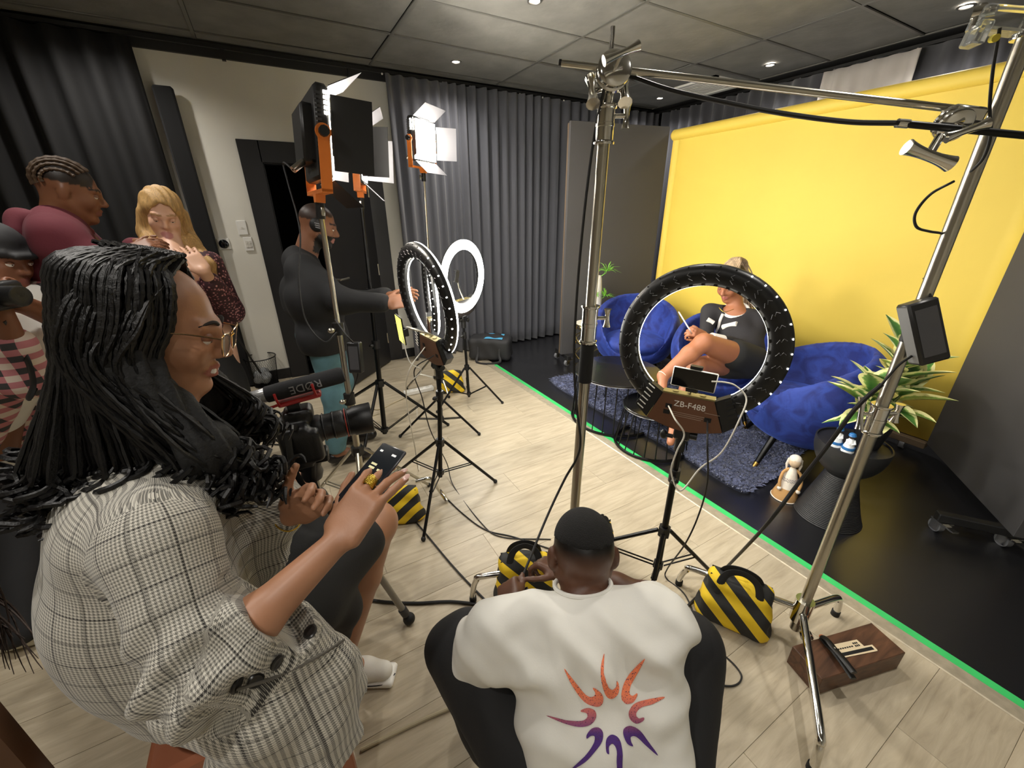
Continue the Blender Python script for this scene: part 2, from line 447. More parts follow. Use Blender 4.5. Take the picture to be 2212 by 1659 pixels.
# ceiling
CT = mat('charcoal_ceiling_tile', '72716d', .85, var=.16, scale=5, bump=.5, bscale=26, bdist=.004)
GR = mat('ceiling_grid_metal', '6c6b66', .45, .3)
s = MB(); s.box(((LW+RW)/2, (FW+BW)/2, CEIL+.06), ((RW-LW)/2+.1, (BW-FW)/2+.1, .02))
ceiling = s.build('ceiling', mat('ceiling_void', '0a0a0a', .9), None, False, kind='structure')
xs = [1.055+1.227*k for k in range(-3, 3)]+[4.48]; xs = [LW]+[x for x in xs if x > LW+.1]
ys = [2.95+.61*k for k in range(-7, 3)]+[4.3]; ys = [FW]+[v for v in ys if v > FW+.1]
tm = {}
for i in range(len(xs)-1):
    for j in range(len(ys)-1):
        w, l = xs[i+1]-xs[i], ys[j+1]-ys[j]; k = (round(w, 2), round(l, 2))
        if k not in tm:
            b = MB(); b.box((0, 0, .007), (w/2-.012, l/2-.012, .007), bev=.002)
            me = bpy.data.meshes.new('ceiling_tile'); me.from_pydata(np.concatenate(b.V).tolist(), [], b.F); me.materials.append(CT); tm[k] = me
        o = bpy.data.objects.new('ceiling_tile', tm[k]); finish(o, ceiling)
        o.location = ((xs[i]+xs[i+1])/2, (ys[j]+ys[j+1])/2, CEIL+random.choice((0, 0, .004, .008)))
        o.rotation_euler = (random.uniform(-.006, .006), random.uniform(-.004, .004), 0)
g = MB()
for x in xs: g.box((x, (FW+4.3)/2, CEIL+.001), (.011, (4.3-FW)/2, .004))
for v in ys: g.box(((LW+4.48)/2, v, CEIL+.002), ((4.48-LW)/2, .011, .004))
g.build('ceiling_grid', GR, ceiling, False)
s = MB()
s.box(((LW+RW)/2, (4.3+BW)/2, CEIL+.01), ((RW-LW)/2, (BW-4.3)/2, .012)); s.box(((4.48+RW)/2, (FW+4.3)/2, CEIL+.01), ((RW-4.48)/2, (4.3-FW)/2, .012))
s.box(((LW+RW)/2, 4.405, CEIL-.035), ((RW-LW)/2, .014, .04))
s.build('trim_2', mat('ceiling_margin_black', '232323', .7), None, False, kind='structure')
# curtain rails with gliders
RAILM = mat('white_rail', 'bdbcb8', .4, .3)
s = MB(); s.box(((LW+4.6)/2, 4.3, CEIL-.03), ((4.6-LW)/2, .012, .012)); rail = s.build('curtain_rail', mat('dark_rail', '2b2b2b', .4, .5), None, False, label='dark curtain rail running under the ceiling along the back wall', cat='rail')
for x in (-.02, .88): b = MB(); b.box((x, 4.31, CEIL-.075), (.013, .013, .035)); b.build('bracket', BLK, rail, False)
for x in np.arange(1.15, 4.5, .28): b = MB(); b.ball((x, 4.285, CEIL-.05), .009, 8, k=5); b.build('glider', WHT, rail)
s = MB(); s.box((4.6, (FW+4.3)/2, CEIL-.03), (.012, (4.3-FW)/2, .012)); rail = s.build('curtain_rail', mat('dark_rail', '2b2b2b'), None, False, label='dark curtain rail under the ceiling along the right wall above the yellow backdrop', cat='rail')
for v in np.arange(1.5, 4.2, .28): b = MB(); b.ball((4.585, v, CEIL-.05), .009, 8, k=5); b.build('glider', WHT, rail)
# curtains
def curtain(name, p0, p1, z0, z1, period, amp, mt, lab, seed=1, loose=0.):
    rs = np.random.RandomState(seed); p0 = A(*p0); p1 = A(*p1); L = np.linalg.norm(p1-p0); d = (p1-p0)/L; nn = A(d[1], -d[0])
    nu = int(L/.011); u = np.linspace(0, L, nu); zz = np.linspace(z0, z1, 16)
    ph = np.cumsum(np.ones(nu)*(u[1]-u[0])/period*2*math.pi*(1+.18*np.interp(u, np.arange(int(L/.3)+2)*.3, rs.randn(int(L/.3)+2))))
    am = amp*(1+.3*np.interp(u, np.arange(int(L/.25)+2)*.25, rs.randn(int(L/.25)+2)))
    V = []
    for sd in (0, 1):
        for z in zz:
            tt = (z1-z)/(z1-z0)
            w = np.sin(ph+loose*tt*np.sin(u*3.1+seed))*am*(.75+.45*tt)
            w = np.sign(w)*np.abs(w/amp)**.8*amp
            V.append(np.stack([p0[0]+d[0]*u+nn[0]*(w+sd*.006), p0[1]+d[1]*u+nn[1]*(w+sd*.006), np.full(nu, z)], 1))
    V = np.concatenate(V); F = []; m = len(zz); N = nu*m
    for i in range(m-1):
        for j in range(nu-1):
            q = [i*nu+j, i*nu+j+1, (i+1)*nu+j+1, (i+1)*nu+j]; F.append(q); F.append([N+k for k in q[::-1]])
    for j in range(nu-1):
        F.append([j, N+j, N+j+1, j+1]); q = (m-1)*nu; F.append([q+j, q+j+1, N+q+j+1, N+q+j])
    for i in range(m-1):
        a, b2 = i*nu, (i+1)*nu; F.append([a, b2, N+b2, N+a]); a += nu-1; b2 += nu-1; F.append([a, N+a, N+b2, b2])
    return meshobj(name, V, F, mt, None, True, None, label=lab, cat='curtain')
CUR = mat('charcoal_curtain_cloth', '5a5b62', .85, sheen=.3, bump=.25, bscale=500)
CURD = mat('black_curtain_cloth', '161617', .9, bump=.25, bscale=500)
curtain('curtain', (LW+.05, 4.3), (-.555, 4.3), .02, CEIL-.05, .16, .045, CURD, 'black pleated curtain hanging behind the people at the far left', 3, .5)
curtain('curtain', (1.165, 4.27), (4.55, 4.27), .015, CEIL-.05, .118, .036, CUR, 'charcoal pleated curtain across the back wall beside the door', 5, .25)
curtain('curtain', (4.58, 4.2), (4.58, -1.8), .02, CEIL-.05, .13, .036, CUR, 'charcoal pleated curtain along the right wall behind the yellow backdrop', 9, .2)
curtain('curtain', (4.5, 2.37), (4.5, 1.72), 1.2, CEIL-.07, .125, .014, mat('white_curtain_cloth', 'd6d0cc', .8), 'white pleated curtain showing above the yellow backdrop', 11)
s = MB(); s.box((-.45, 4.345, 1.2), (.062, .03, 1.19), bev=.012); s.build('acoustic_panel', mat('black_felt_panel', '131314', .95), None, label='narrow black panel standing against the pale wall beside the black curtain', cat='panel')
# wall plates
def plate(x, z, w, h, lab, kind):
    p = thing('light_switch' if kind != 't' else 'wall_thermostat', (x, BW, z), lab, 'switch' if kind != 't' else 'thermostat')
    b = MB(); b.box((x, BW-.006, z), (w, .006, h), bev=.003); b.build('plate', WHT, p, False)
    if kind == 's':
        b = MB(); b.box((x, BW-.013, z), (.008, .004, .006)); b.build('rocker', mat('ivory_plastic', 'd5d2c8', .4), p, False)
    elif kind == 'm':
        for dx, dz in ((-.012, .015), (.012, .015), (-.012, -.015), (.012, -.015)):
            b = MB(); b.box((x+dx, BW-.013, z+dz), (.008, .004, .011)); b.build('rocker', mat('ivory_plastic', 'd5d2c8', .4), p, False)
    else:
        b = MB(frame((x, BW-.012, z), (1, 0, 0), (0, -1, 0))); b.lathe([(.036, 0), (.036, .008), (.03, .012), (0, .012)], 28); b.build('dial', mat('thermostat_glass', '0b0d16', .1, coat=.5), p)
plate(-.178, 1.418, .036, .058, 'upper white wall switch plate beside the black door frame', 's')
plate(-.16, 1.284, .034, .058, 'lower white wall plate with four rockers beside the door frame', 'm')
plate(-.341, 1.291, .045, .045, 'square white thermostat with round dark dial on the pale wall', 't')
# ceiling diffuser
v = thing('air_vent', (4.2, 3.3, CEIL), 'white square air vent in the ceiling near the far corner', 'vent')
M = np.eye(4); M[:3, 3] = (4.2, 3.3, CEIL)
b = MB(M)
for c, h in (((0, .235, -.008), (.26, .025, .01)), ((0, -.235, -.008), (.26, .025, .01)), ((.235, 0, -.008), (.025, .26, .01)), ((-.235, 0, -.008), (.025, .26, .01))): b.box(c, h)
b.build('vent_frame', WHT, v, False)
for k in range(9):
    b = MB(M); x = -.18+k*.045; b.box((0, 0, 0), (.02, .21, .002), M=frame((x, 0, -.006), (.8, 0, .6))); b.build('slat', WHT, v, False)
# downlights
GLOW = mat('lamp_glow', 'fff4e4', .5, emit=DISC_E)
def downlight(x, y, lab, seen=True):
    d = thing('downlight', (x, y, CEIL), lab, 'ceiling light', None if seen else 'downlights over the near half of the room')
    M = np.eye(4); M[:3, 3] = (x, y, CEIL)
    b = MB(M); b.lathe([(.03, .0), (.034, -.006), (.046, -.004), (.047, .001)], 24); b.build('rim', mat('downlight_rim', '8f8d88', .3, .8), d)
    b = MB(M); b.lathe([(0, -.001), (.031, -.001), (.031, .004), (0, .004)], 20); b.build('lens', GLOW, d)
    L = bpy.data.lights.new('downlight_beam', 'SPOT'); L.energy = SPOT_W; L.spot_size = math.radians(150); L.spot_blend = 1.; L.shadow_soft_size = .035; L.color = (1, .95, .88)
    o = bpy.data.objects.new('downlight_beam', L); finish(o, d); o.location = (x, y, CEIL-.012)
downlight(-.8, 3.87, 'round ceiling downlight above the black curtain at far left')
downlight(1.67, 3.86, 'round ceiling downlight in front of the charcoal curtain, left of the chrome stand')
downlight(1.68, 2.65, 'round ceiling downlight at the top edge of the view, middle of the ceiling')
downlight(4.12, 2.64, 'round ceiling downlight above the yellow backdrop near the white curtain')
downlight(4.14, 3.88, 'small round ceiling downlight in the far corner beside the air vent')
downlight(4.11, 1.41, 'round ceiling downlight behind the clear clamp at top right')
for x, y, w in ((-.8, 2.65, 'above the man in the maroon hoodie'), (-.8, 1.42, 'above the woman in the checked blazer'), (-.8, .2, 'above the brown leather chair'), (1.68, 1.42, 'above the nearest ring light'), (1.68, .2, 'above the right-hand chrome stand'), (-.8, -1.0, 'behind the viewer on the left')):
    downlight(x, y, 'round ceiling downlight out of view '+w, False)
# ---------------------------------------------------------------- stage set
FLAT = mat('matt_black_flat', '4a494b', .7, bump=.05, var=.04, scale=2)
def caster(parent, x, y, zt, rot=0):
    M = rotz((x, y, 0), rot)
    c = MB(M); c.box((0, 0, zt-.004), (.03, .03, .004)); c.box((.012, .018, .045), (.02, .002, .03)); c.box((.012, -.018, .045), (.02, .002, .03)); c.cyl((0, 0, .06), (0, 0, zt), .012)
    c.box((-.045, 0, .062), (.03, .014, .004))
    o = c.build('caster', CHR, parent)
    w = MB(M); w.cyl((.015, -.013, .032), (.015, .013, .032), .032, n=20); w.build('wheel', mat('grey_wheel', '77787c', .4), o)
def flat(p0, p1, z0, z1, lab, foot, fdir, csides):
    p0 = A(*p0, 0); p1 = A(*p1, 0); d = nrm(p1-p0); L = np.linalg.norm(p1-p0); M = frame(p0, d)
    t = thing('scenery_flat', (p0+p1)/2, lab, 'panel')
    b = MB(M); b.box((L/2, 0, (z0+z1)/2), (L/2, .018, (z1-z0)/2), bev=.002); b.build('board', FLAT, t, False)
    b = MB(M)
    for s in (.02, L-.02): b.box((s, -.03*csides, (z0+z1)/2), (.018, .014, (z1-z0)/2-.01))
    b.box((L/2, -.03*csides, z0+.03), (L/2, .014, .025)); b.box((L/2, -.03*csides, z1-.04), (L/2, .014, .02)); b.build('frame', mat('raw_frame_wood', '6b5a45', .7), t, False)
    for s in foot:
        b = MB(M); b.box((s, fdir[0], z0-.02), (.022, fdir[1], .022), bev=.004); b.build('foot_beam', mat('black_beam', '1b1b1c', .5), t, False)
        for e in (-1, 1):
            q = tf(M, (s, fdir[0]+e*(fdir[1]-.03), 0)); caster(t, q[0], q[1], z0-.04, math.degrees(math.atan2(d[1], d[0]))+200)
    return t
flat((2.49, 3.33), (3.5, 3.125), .11, 2.255, 'black scenery panel on casters at the left end of the yellow backdrop', (.06, .9), (.06, .16), -1)
flat((3.47, .615), (2.745, .09), .115, 2.25, 'black scenery panel on casters at the right edge of the view', (.82,), (-.1, .155), -1)
# yellow backdrop on its own frame
YEL = mat('yellow_backdrop_paper', 'efd158', .6, var=.04, scale=1.5)
t = thing('yellow_backdrop', (3.56, 1.86, 0), 'large bright yellow paper backdrop behind the blue chairs', 'backdrop')
N = 60; V = []; F = []
prof = [(0, .105), (0, .6), (0, 1.2), (0, 1.8), (0, 2.14), (.012, 2.165), (.004, 2.15)]
yv = np.concatenate([np.linspace(.635, 3.0, 30), np.linspace(3.01, 3.085, 14)])
for x, z in prof[:5]:
    for v in yv:
        w = .004*math.sin(v*2.3)*math.sin(z*1.7)
        if v > 2.98: w += -.006*math.cos((v-2.98)/.105*2.5*math.pi)*min(1, (v-2.98)/.03)
        sag = .03*max(0, 1-abs(v-.635)/.5) if z < .2 else 0
        V.append((3.535+w, v, z-sag*.0))
n = len(yv)
V2 = [(x+.003, y, z) for x, y, z in V]; q0 = len(V); V += V2
for i in range(4):
    for j in range(n-1):
        a = [i*n+j, i*n+j+1, (i+1)*n+j+1, (i+1)*n+j]; F.append(a[::-1]); F.append([q0+k for k in a])
for j in range(n-1): F.append([j, j+1, q0+j+1, q0+j])
for i in range(4): F.append([i*n, (i+1)*n, q0+(i+1)*n, q0+i*n]); F.append([i*n+n-1, q0+i*n+n-1, q0+(i+1)*n+n-1, (i+1)*n+n-1])
meshobj('sheet', V, F, YEL, t, True, None)
b = MB(); b.sweep([(3.55, .6, 2.185), (3.55, 3.09, 2.185)], .047, 28); roll = b.build('paper_roll', YEL, t)
b = MB(); b.sweep([(3.55, .5, 2.185), (3.55, .6, 2.185)], .03, 16); b.sweep([(3.55, 3.09, 2.185), (3.55, 3.115, 2.185)], .03, 16); b.build('core_tube', mat('cardboard', 'b99a6a', .8), roll)
b = MB(); b.box((3.575, 1.86, 1.15), (.018, 1.22, 1.0)); b.build('backing_board', FLAT, t, False)
b = MB(); b.box((3.53, 1.86, .075), (.03, 1.22, .022), bev=.003); b.build('bottom_rail', mat('raw_frame_wood', '6b5a45', .7), t, False)
for y in (.75, 2.95): caster(t, 3.54, y, .054, 180)

# ---- blue velvet tub chairs
def velvet():
    m, t, b = nodes('royal_blue_velvet')
    tc = t.nodes.new('ShaderNodeTexCoord'); n = t.nodes.new('ShaderNodeTexNoise'); n.inputs['Scale'].default_value = 9; n.inputs['Detail'].default_value = 6; n.inputs['Distortion'].default_value = 1.2
    link(t, tc, 'Object', n, 'Vector'); r = t.nodes.new('ShaderNodeValToRGB'); link(t, n, 'Fac', r, 'Fac')
    r.color_ramp.elements[0].position = .38; r.color_ramp.elements[0].color = (*srgb('18266c'), 1)
    r.color_ramp.elements[1].position = .62; r.color_ramp.elements[1].color = (*srgb('263e92'), 1)
    link(t, r, 'Color', b, 'Base Color'); b.inputs['Roughness'].default_value = .75
    b.inputs['Sheen Weight'].default_value = .55; b.inputs['Sheen Tint'].default_value = (*srgb('5a78e0'), 1); b.inputs['Sheen Roughness'].default_value = .35
    n2 = t.nodes.new('ShaderNodeTexNoise'); n2.inputs['Scale'].default_value = 45; n2.inputs['Detail'].default_value = 5; link(t, tc, 'Object', n2, 'Vector')
    bp = t.nodes.new('ShaderNodeBump'); bp.inputs['Strength'].default_value = .35; bp.inputs['Distance'].default_value = .004; link(t, n2, 'Fac', bp, 'Height'); link(t, bp, 0, b, 'Normal')
    return m
VEL = velvet()
def chair_meshes():
    s = Sdf(.012)
    s.ell((-.02, 0, .50), (.385, .40, .36), k=.02)
    s.ell((.13, 0, .66), (.375, .315, .42), k=.02, op='sub')
    n = nrm(A(.44, 0, 1)); s.cut((-.37, 0, .845), n); s.cut((0, 0, .2), (0, 0, -1))
    s.ell((-.02, 0, .30), (.33, .33, .13), k=.05)
    a = s.mesh(4)
    c = Sdf(.012); c.ell((.07, 0, .40), (.29, .285, .085), k=.03); c.ell((.07, 0, .38), (.275, .27, .08), k=.04)
    return a, c.mesh(2)
CHM = chair_meshes()
def tub_chair(x, y, face, lab):
    M = rotz((x, y, 0), face); t = thing('tub_chair', (x, y, 0), lab, 'chair', 'blue velvet tub chairs')
    (a, fa), (c, fc) = CHM
    meshobj('shell', tf(M, a), fa, VEL, t, True, None); meshobj('seat_cushion', tf(M, c), fc, VEL, t, True, None)
    for sx, sy in ((1, 1), (1, -1), (-1, 1), (-1, -1)):
        p0 = (.17*sx-.02, .17*sy, .24); p1 = (.25*sx-.02, .25*sy, .05); p2 = (.268*sx-.02, .268*sy, .012)
        l = MB(M); l.cyl(p0, p1, .022, .0155, 12); lg = l.build('leg', BLKM, t)
        l = MB(M); l.cyl(p1, p2, .0156, .0125, 12); l.build('leg_tip', mat('brass', 'c9a45a', .25, 1), lg)
    return M
CH1 = tub_chair(2.86, 2.66, 225, 'blue velvet tub chair standing empty beside the black panel')
CH2 = tub_chair(2.95, 1.80, 207, 'blue velvet tub chair with the seated woman on it')
CH3 = tub_chair(2.75, 1.08, 128, 'blue velvet tub chair in front of the leafy plant, seen from its side')

# ---- shaggy rug
RP = A((2.10, 2.93), (2.09, 2.2), (2.13, 1.6), (2.10, 1.04), (2.22, .99), (2.48, 1.0), (2.9, 1.06), (3.3, 1.02), (3.36, 1.5), (3.33, 2.2), (3.36, 2.95), (2.8, 2.9), (2.4, 2.97))
RUGM = mat('navy_shag', '5a6180', .95, var=.35, scale=7, sheen=.5)
rp = spline(RP, 8, True); t = thing('shaggy_rug', (2.7, 2.0, 0), 'shaggy grey-blue rug under the chairs and coffee tables', 'rug')
b = MB(); b.prism(rp, .001, .012); b.build('backing', mat('rug_backing', '2a2d3c', .9), t, False)
def inpoly(P, poly):
    x, y = P[:, 0], P[:, 1]; r = np.zeros(len(P), bool)
    for i in range(len(poly)):
        (x1, y1), (x2, y2) = poly[i-1], poly[i]
        c = ((y1 > y) != (y2 > y)) & (x < (x2-x1)*(y-y1)/(y2-y1+1e-12)+x1); r ^= c
    return r
P = np.random.rand(60000, 2)*A(1.32, 2.02)+A(2.06, .96); P = P[inpoly(P, rp)]; k = len(P)
an = np.random.rand(k)*6.283+3*np.sin(P[:, 0]*9)*np.cos(P[:, 1]*8); ln = .02+.02*np.random.rand(k); hh = .018+.016*np.random.rand(k)
d = np.stack([np.cos(an), np.sin(an)], 1); w = np.stack([-d[:, 1], d[:, 0]], 1)*.0035
V = np.zeros((k, 4, 3)); V[:, 0, :2] = P-w; V[:, 1, :2] = P+w; V[:, 2, :2] = P+d*ln[:, None]*.5+w*.8; V[:, 3, :2] = P+d*ln[:, None]
V[:, :2, 2] = .011; V[:, 2, 2] = .011+hh*.8; V[:, 3, 2] = .011+hh*.75
meshobj('pile', V.reshape(-1, 3), np.arange(k*4).reshape(k, 4), RUGM, t, False, kind='stuff')

# ---- nesting wire coffee tables
TOPM = mat('black_glossy_top', '141414', .22, coat=.3)
def wire_table(x, y, z, r, rb, arc, n, lab):
    t = thing('wire_coffee_table', (x, y, 0), lab, 'coffee table', 'nesting coffee tables'); M = rotz((x, y, 0), 0)
    b = MB(M); b.lathe([(0, z-.018), (r-.004, z-.018), (r, z-.014), (r, z-.003), (r-.003, z), (0, z)], 48); b.build('table_top', TOPM, t)
    b = MB(M); b.torus((0, 0, z-.016), r-.002, .0035, 48, 6); b.build('rim', mat('grey_rim', '6d6d70', .3, .8), t)
    b = MB(M); b.torus((0, 0, .014), rb, .0105, 48, 8); b.build('base_ring', BLKM, t)
    for k in range(n):
        a = math.radians(arc[0]+(arc[1]-arc[0])*k/(n-1)); c = A(math.cos(a), math.sin(a), 0)
        b = MB(M); b.cyl(c*rb+A(0, 0, .018), c*min(r-.02, rb)+A(0, 0, z-.018), .0042, n=6, cap=False); b.build('wire', BLKM, t)
wire_table(2.12, 2.10, .41, .325, .325, (60, 255), 15, 'larger round black coffee table with wire legs')
wire_table(2.07, 1.665, .31, .215, .245, (130, 330), 13, 'smaller round black coffee table tucked under the larger one')

# ---- gold wire side table with ornaments
GOLD = mat('gold_wire', 'd8c07a', .22, 1.)
t = thing('gold_side_table', (2.63, 3.05, 0), 'gold openwork wire side table by the black panel', 'side table'); M = rotz((2.63, 3.05, 0), 20)
for z in (.012, .49): b = MB(M); b.torus((0, 0, z), .135, .008, 36, 6); b.build('ring', GOLD, t)
for k in range(9):
    a = k*2*math.pi/9; q = []
    for u in np.linspace(0, 1, 30):
        w = a+.36*math.sin(u*3*2*math.pi)*(1 if k % 2 else -1); q.append((.135*math.cos(w), .135*math.sin(w), .012+.478*u))
    b = MB(M); b.sweep(q, .0045, 6); b.build('wire', GOLD, t)
b = MB(M); b.lathe([(0, .49), (.14, .49), (.14, .5), (0, .5)], 32); b.build('top_plate', mat('cream_top', 'e6e0d0', .4), t)
s = Sdf(.006); c = A(2.56, 2.98, .5)   # small white animal-like ornament
s.ell(c+A(0, 0, .06), (.04, .055, .06)); s.ell(c+A(-.015, -.03, .135), (.028, .03, .035), k=.02); s.cap(c+A(-.02, -.05, .125), c+A(-.03, -.075, .11), .017, .012)
s.cap(c+A(.01, -.02, .16), c+A(.012, -.015, .185), .008, .005); s.cap(c+A(-.03, -.02, .16), c+A(-.034, -.015, .182), .008, .005)
s.cap(c+A(-.02, -.03, .05), c+A(-.025, -.045, .01), .015, .014); s.cap(c+A(.02, -.03, .05), c+A(.022, -.045, .01), .015, .014)
s.build('animal_ornament', mat('white_ceramic', 'dcd9d4', .35), None, 1, label='small white ceramic animal ornament on the gold side table', cat='ornament')
t = thing('potted_spiky_plant', (2.68, 3.04, .5), 'spiky green plant on a tall white textured vase on the gold table', 'plant')
b = MB(rotz((2.68, 3.04, .5), 0)); b.lathe([(0, 0), (.05, 0), (.06, .1), (.052, .3), (.04, .44), (.03, .46), (0, .46)], 24)
b.build('vase', mat('white_textured_vase', 'd9d6cf', .6, bump=1, bscale=120, bdist=.006), t)
LEAFG = mat('spiky_leaf', '6fae3a', .45, var=.35, scale=25)
def tuft(c, n, L, seed):
    rs = np.random.RandomState(seed); c = np.asarray(c, float)
    for k in range(n):
        d = rs.randn(3); d[2] = abs(d[2])*.9-.15; d = nrm(d); e = c+d*L*rs.uniform(.75, 1.1); m_ = (c+e)/2+A(0, 0, .015)
        b = MB(); b.sweep([c, m_, e+A(0, 0, -.012)], [.003, .0042, .0006], 5, flat=((0, 0, 1), .4)); b.build('leaf', LEAFG, t)
b = MB(); b.sweep([(2.68, 3.04, .93), (2.735, 2.99, .985)], .004, 6); b.sweep([(2.69, 3.03, .72), (2.73, 2.985, .755)], .004, 6); b.build('stem', LEAFG, t)
tuft((2.745, 2.985, 1.0), 26, .125, 1); tuft((2.735, 2.975, .765), 22, .11, 2); tuft((2.63, 3.0, .77), 14, .08, 3)

# ---- hourglass table, plant, ornaments
HX, HY = 2.335, .665
t = thing('hourglass_table', (HX, HY, 0), 'black ribbed hourglass side table carrying the leafy plant', 'side table'); M = rotz((HX, HY, 0), 0)
HB = mat('matt_black_table', '222224', .5)
pr = []
for k in range(34):
    u = k/33; z = .27*u; r = .15-(.15-.068)*u**.85; pr += [(r, z), (r+.0022, z+.0025), (r+.0022, z+.005)]
b = MB(M); b.lathe([(0, 0)]+pr+[(0, .275)], 40); b.build('ribbed_base', HB, t, ang=1.2)
pr = [(0, .262)]+[(.155*math.sin(a), .44-.18*math.cos(a)) for a in np.linspace(.45, 1.62, 14)]+[(.155, .455), (.148, .455), (.146, .446), (0, .446)]
b = MB(M); b.lathe(pr, 44); b.build('bowl_top', HB, t)
t = thing('leafy_plant', (2.365, .625, .447), 'variegated green and cream leafy plant in a black pot', 'plant'); M = rotz((2.365, .625, .447), 0)
b = MB(M); b.lathe([(0, 0), (.05, 0), (.07, .10), (.073, .125), (.066, .125), (.062, .11), (0, .11)], 28); b.build('pot', mat('dark_pot', '1e1e20', .4), t)
b = MB(M); b.lathe([(0, .112), (.062, .112), (.05, .118), (0, .12)], 20); b.build('soil', mat('potting_soil', '4a3a2c', .95, var=.5, scale=90, bump=1), t)
def variegated():
    m, t, b = nodes('variegated_leaf'); uv = t.nodes.new('ShaderNodeUVMap'); sp = t.nodes.new('ShaderNodeSeparateXYZ'); link(t, uv, 0, sp, 0)
    tc = t.nodes.new('ShaderNodeTexCoord'); n = t.nodes.new('ShaderNodeTexNoise'); n.inputs['Scale'].default_value = 34; n.inputs['Detail'].default_value = 4; link(t, tc, 'Object', n, 'Vector')
    ms = t.nodes.new('ShaderNodeMath'); ms.operation = 'MULTIPLY_ADD'; link(t, n, 'Fac', ms, 0); ms.inputs[1].default_value = .75; link(t, sp, 'Y', ms, 2)
    r = t.nodes.new('ShaderNodeValToRGB'); link(t, ms, 0, r, 'Fac'); e = r.color_ramp.elements
    e[0].position = .0; e[0].color = (*srgb('2f5a2c'), 1); e[1].position = 1.25 if False else 1.; e[1].color = (*srgb('e6e2a4'), 1)
    q = e.new(.8); q.color = (*srgb('4f7d3a'), 1); q = e.new(.95); q.color = (*srgb('9fb866'), 1)
    link(t, r, 'Color', b, 'Base Color'); b.inputs['Roughness'].default_value = .35; return m
VAR = variegated()
def leaf_mesh(L, Wd, curl):
    V = []; uv = []; F = []; nu, nv = 8, 5
    for i in range(nu+1):
        u = i/nu; w = Wd*math.sin(math.pi*min(1, u**.8*.98+.02))**.8*(1-.15*u)
        for j in range(nv):
            s = (j/(nv-1)*2-1); V.append((L*u, s*w, -curl*u*u+abs(s)*w*.35)); uv.append((u, abs(s)))
    for i in range(nu):
        for j in range(nv-1): F.append([i*nv+j, i*nv+j+1, (i+1)*nv+j+1, (i+1)*nv+j])
    me = bpy.data.meshes.new('leaf'); me.from_pydata(V, [], F); me.polygons.foreach_set('use_smooth', [True]*len(F))
    l = me.uv_layers.new(name='UVMap'); l.data.foreach_set('uv', np.array([uv[i] for f in F for i in f], np.float32).ravel()); me.materials.append(VAR); return me
LM = [leaf_mesh(.21, .056, .03), leaf_mesh(.175, .052, .05), leaf_mesh(.14, .042, .02)]
st = MB(M); rs = np.random.RandomState(4)
stems = [((0, 0, .11), (.01, -.01, .30), (.02, -.01, .50)), ((.02, .01, .11), (.05, -.02, .22), (.09, -.05, .33)), ((-.02, .01, .11), (-.05, .03, .22), (-.08, .04, .33))]
for q in stems: st.sweep(spline(q, 6), .006, 6)
st.build('stem', mat('plant_stem', '5d6b34', .6), t)
lk = 0
for si, q in enumerate(stems):
    sp_ = spline(q, 12)
    for k in range(26 if si == 0 else 14):
        u = .12+.88*k/(25 if si == 0 else 13); p = tf(M, sp_[int(u*(len(sp_)-1))]); a = k*2.4+si
        el = -.1+1.15*u+rs.uniform(-.25, .2); d = A(math.cos(a)*math.cos(el), math.sin(a)*math.cos(el), math.sin(el))
        o = bpy.data.objects.new('leaf', LM[lk % 3]); finish(o, t); o.matrix_basis = Matrix(frame(p, d, (0.1, 0, 1)).tolist()); lk += 1
def figurine(x, y, z, lab, h, turn):
    t = thing('figurine', (x, y, z), lab, 'figurine'); M = rotz((x, y, z), turn)
    W2 = mat('white_glaze', 'eceff2', .25); B2 = mat('blue_glaze', '2f6fae', .3)
    b = MB(M); b.lathe([(0, 0), (.026, 0), (.027, .008), (.014, h*.62), (.009, h*.7), (0, h*.72)], 20); b.build('robe', W2, t)
    b = MB(M); b.lathe([(.0265, .014), (.0275, .016), (.0255, .028), (.0245, .027)], 20); b.build('robe_band', B2, t)
    b = MB(M); b.ball((0, 0, h*.82), (.012, .012, .015), 14); b.build('head', mat('dark_glaze', '3b2d28', .4), t)
    b = MB(M); b.ball((-.003, 0, h*.9), (.0145, .0145, .01), 12); b.torus((0, 0, h*.86), .012, .004, 16, 6); b.build('headdress', B2, t)
    b = MB(M); b.sweep([(0, .012, h*.62), (.014, .016, h*.5), (.02, .003, h*.46)], [.006, .005, .004], 8); b.sweep([(0, -.012, h*.62), (.014, -.016, h*.5), (.02, -.003, h*.46)], [.006, .005, .004], 8); b.build('arms', W2, t)
figurine(2.235, .70, .447, 'white and blue figurine at the back edge of the hourglass table', .105, 200)
figurine(2.225, .645, .447, 'white and blue figurine in front of its twin on the hourglass table', .1, 210)
# ---- crocheted doll
DX, DY = 2.29, .862
t = thing('crochet_doll', (DX, DY, 0), 'cream crocheted doll standing on the stage floor beside the rug', 'doll'); M = rotz((DX, DY, 0), 215)
CRE = mat('cream_wool', 'ece2d4', .9, bump=.6, bscale=300); TAN = mat('tan_wool', 'c79a63', .9, bump=.6, bscale=300)
b = MB(M); b.lathe([(0, 0), (.066, 0), (.068, .006), (.057, .045), (.048, .075), (0, .075)], 28); b.build('hem', TAN, t)
b = MB(M); b.lathe([(0, .074), (.0475, .074), (.034, .14), (.02, .19), (.01, .2), (0, .2)], 24); dr = b.build('dress', CRE, t)
b = MB(M)
for z in (.125, .135):
    q = [((.0385-(z-.125)*.25)*math.cos(a), (.0385-(z-.125)*.25)*math.sin(a), z+.004*(1 if i % 2 else -1)) for i, a in enumerate(np.linspace(0, 2*math.pi, 33))]; b.sweep(q, .0012, 5)
b.build('zigzag_band', mat('grey_yarn', '8d8791', .9), dr)
b = MB(M); b.lathe([(.068, .001), (.0705, .004), (.068, .008)], 28); b.build('hem_edge', CRE, t)
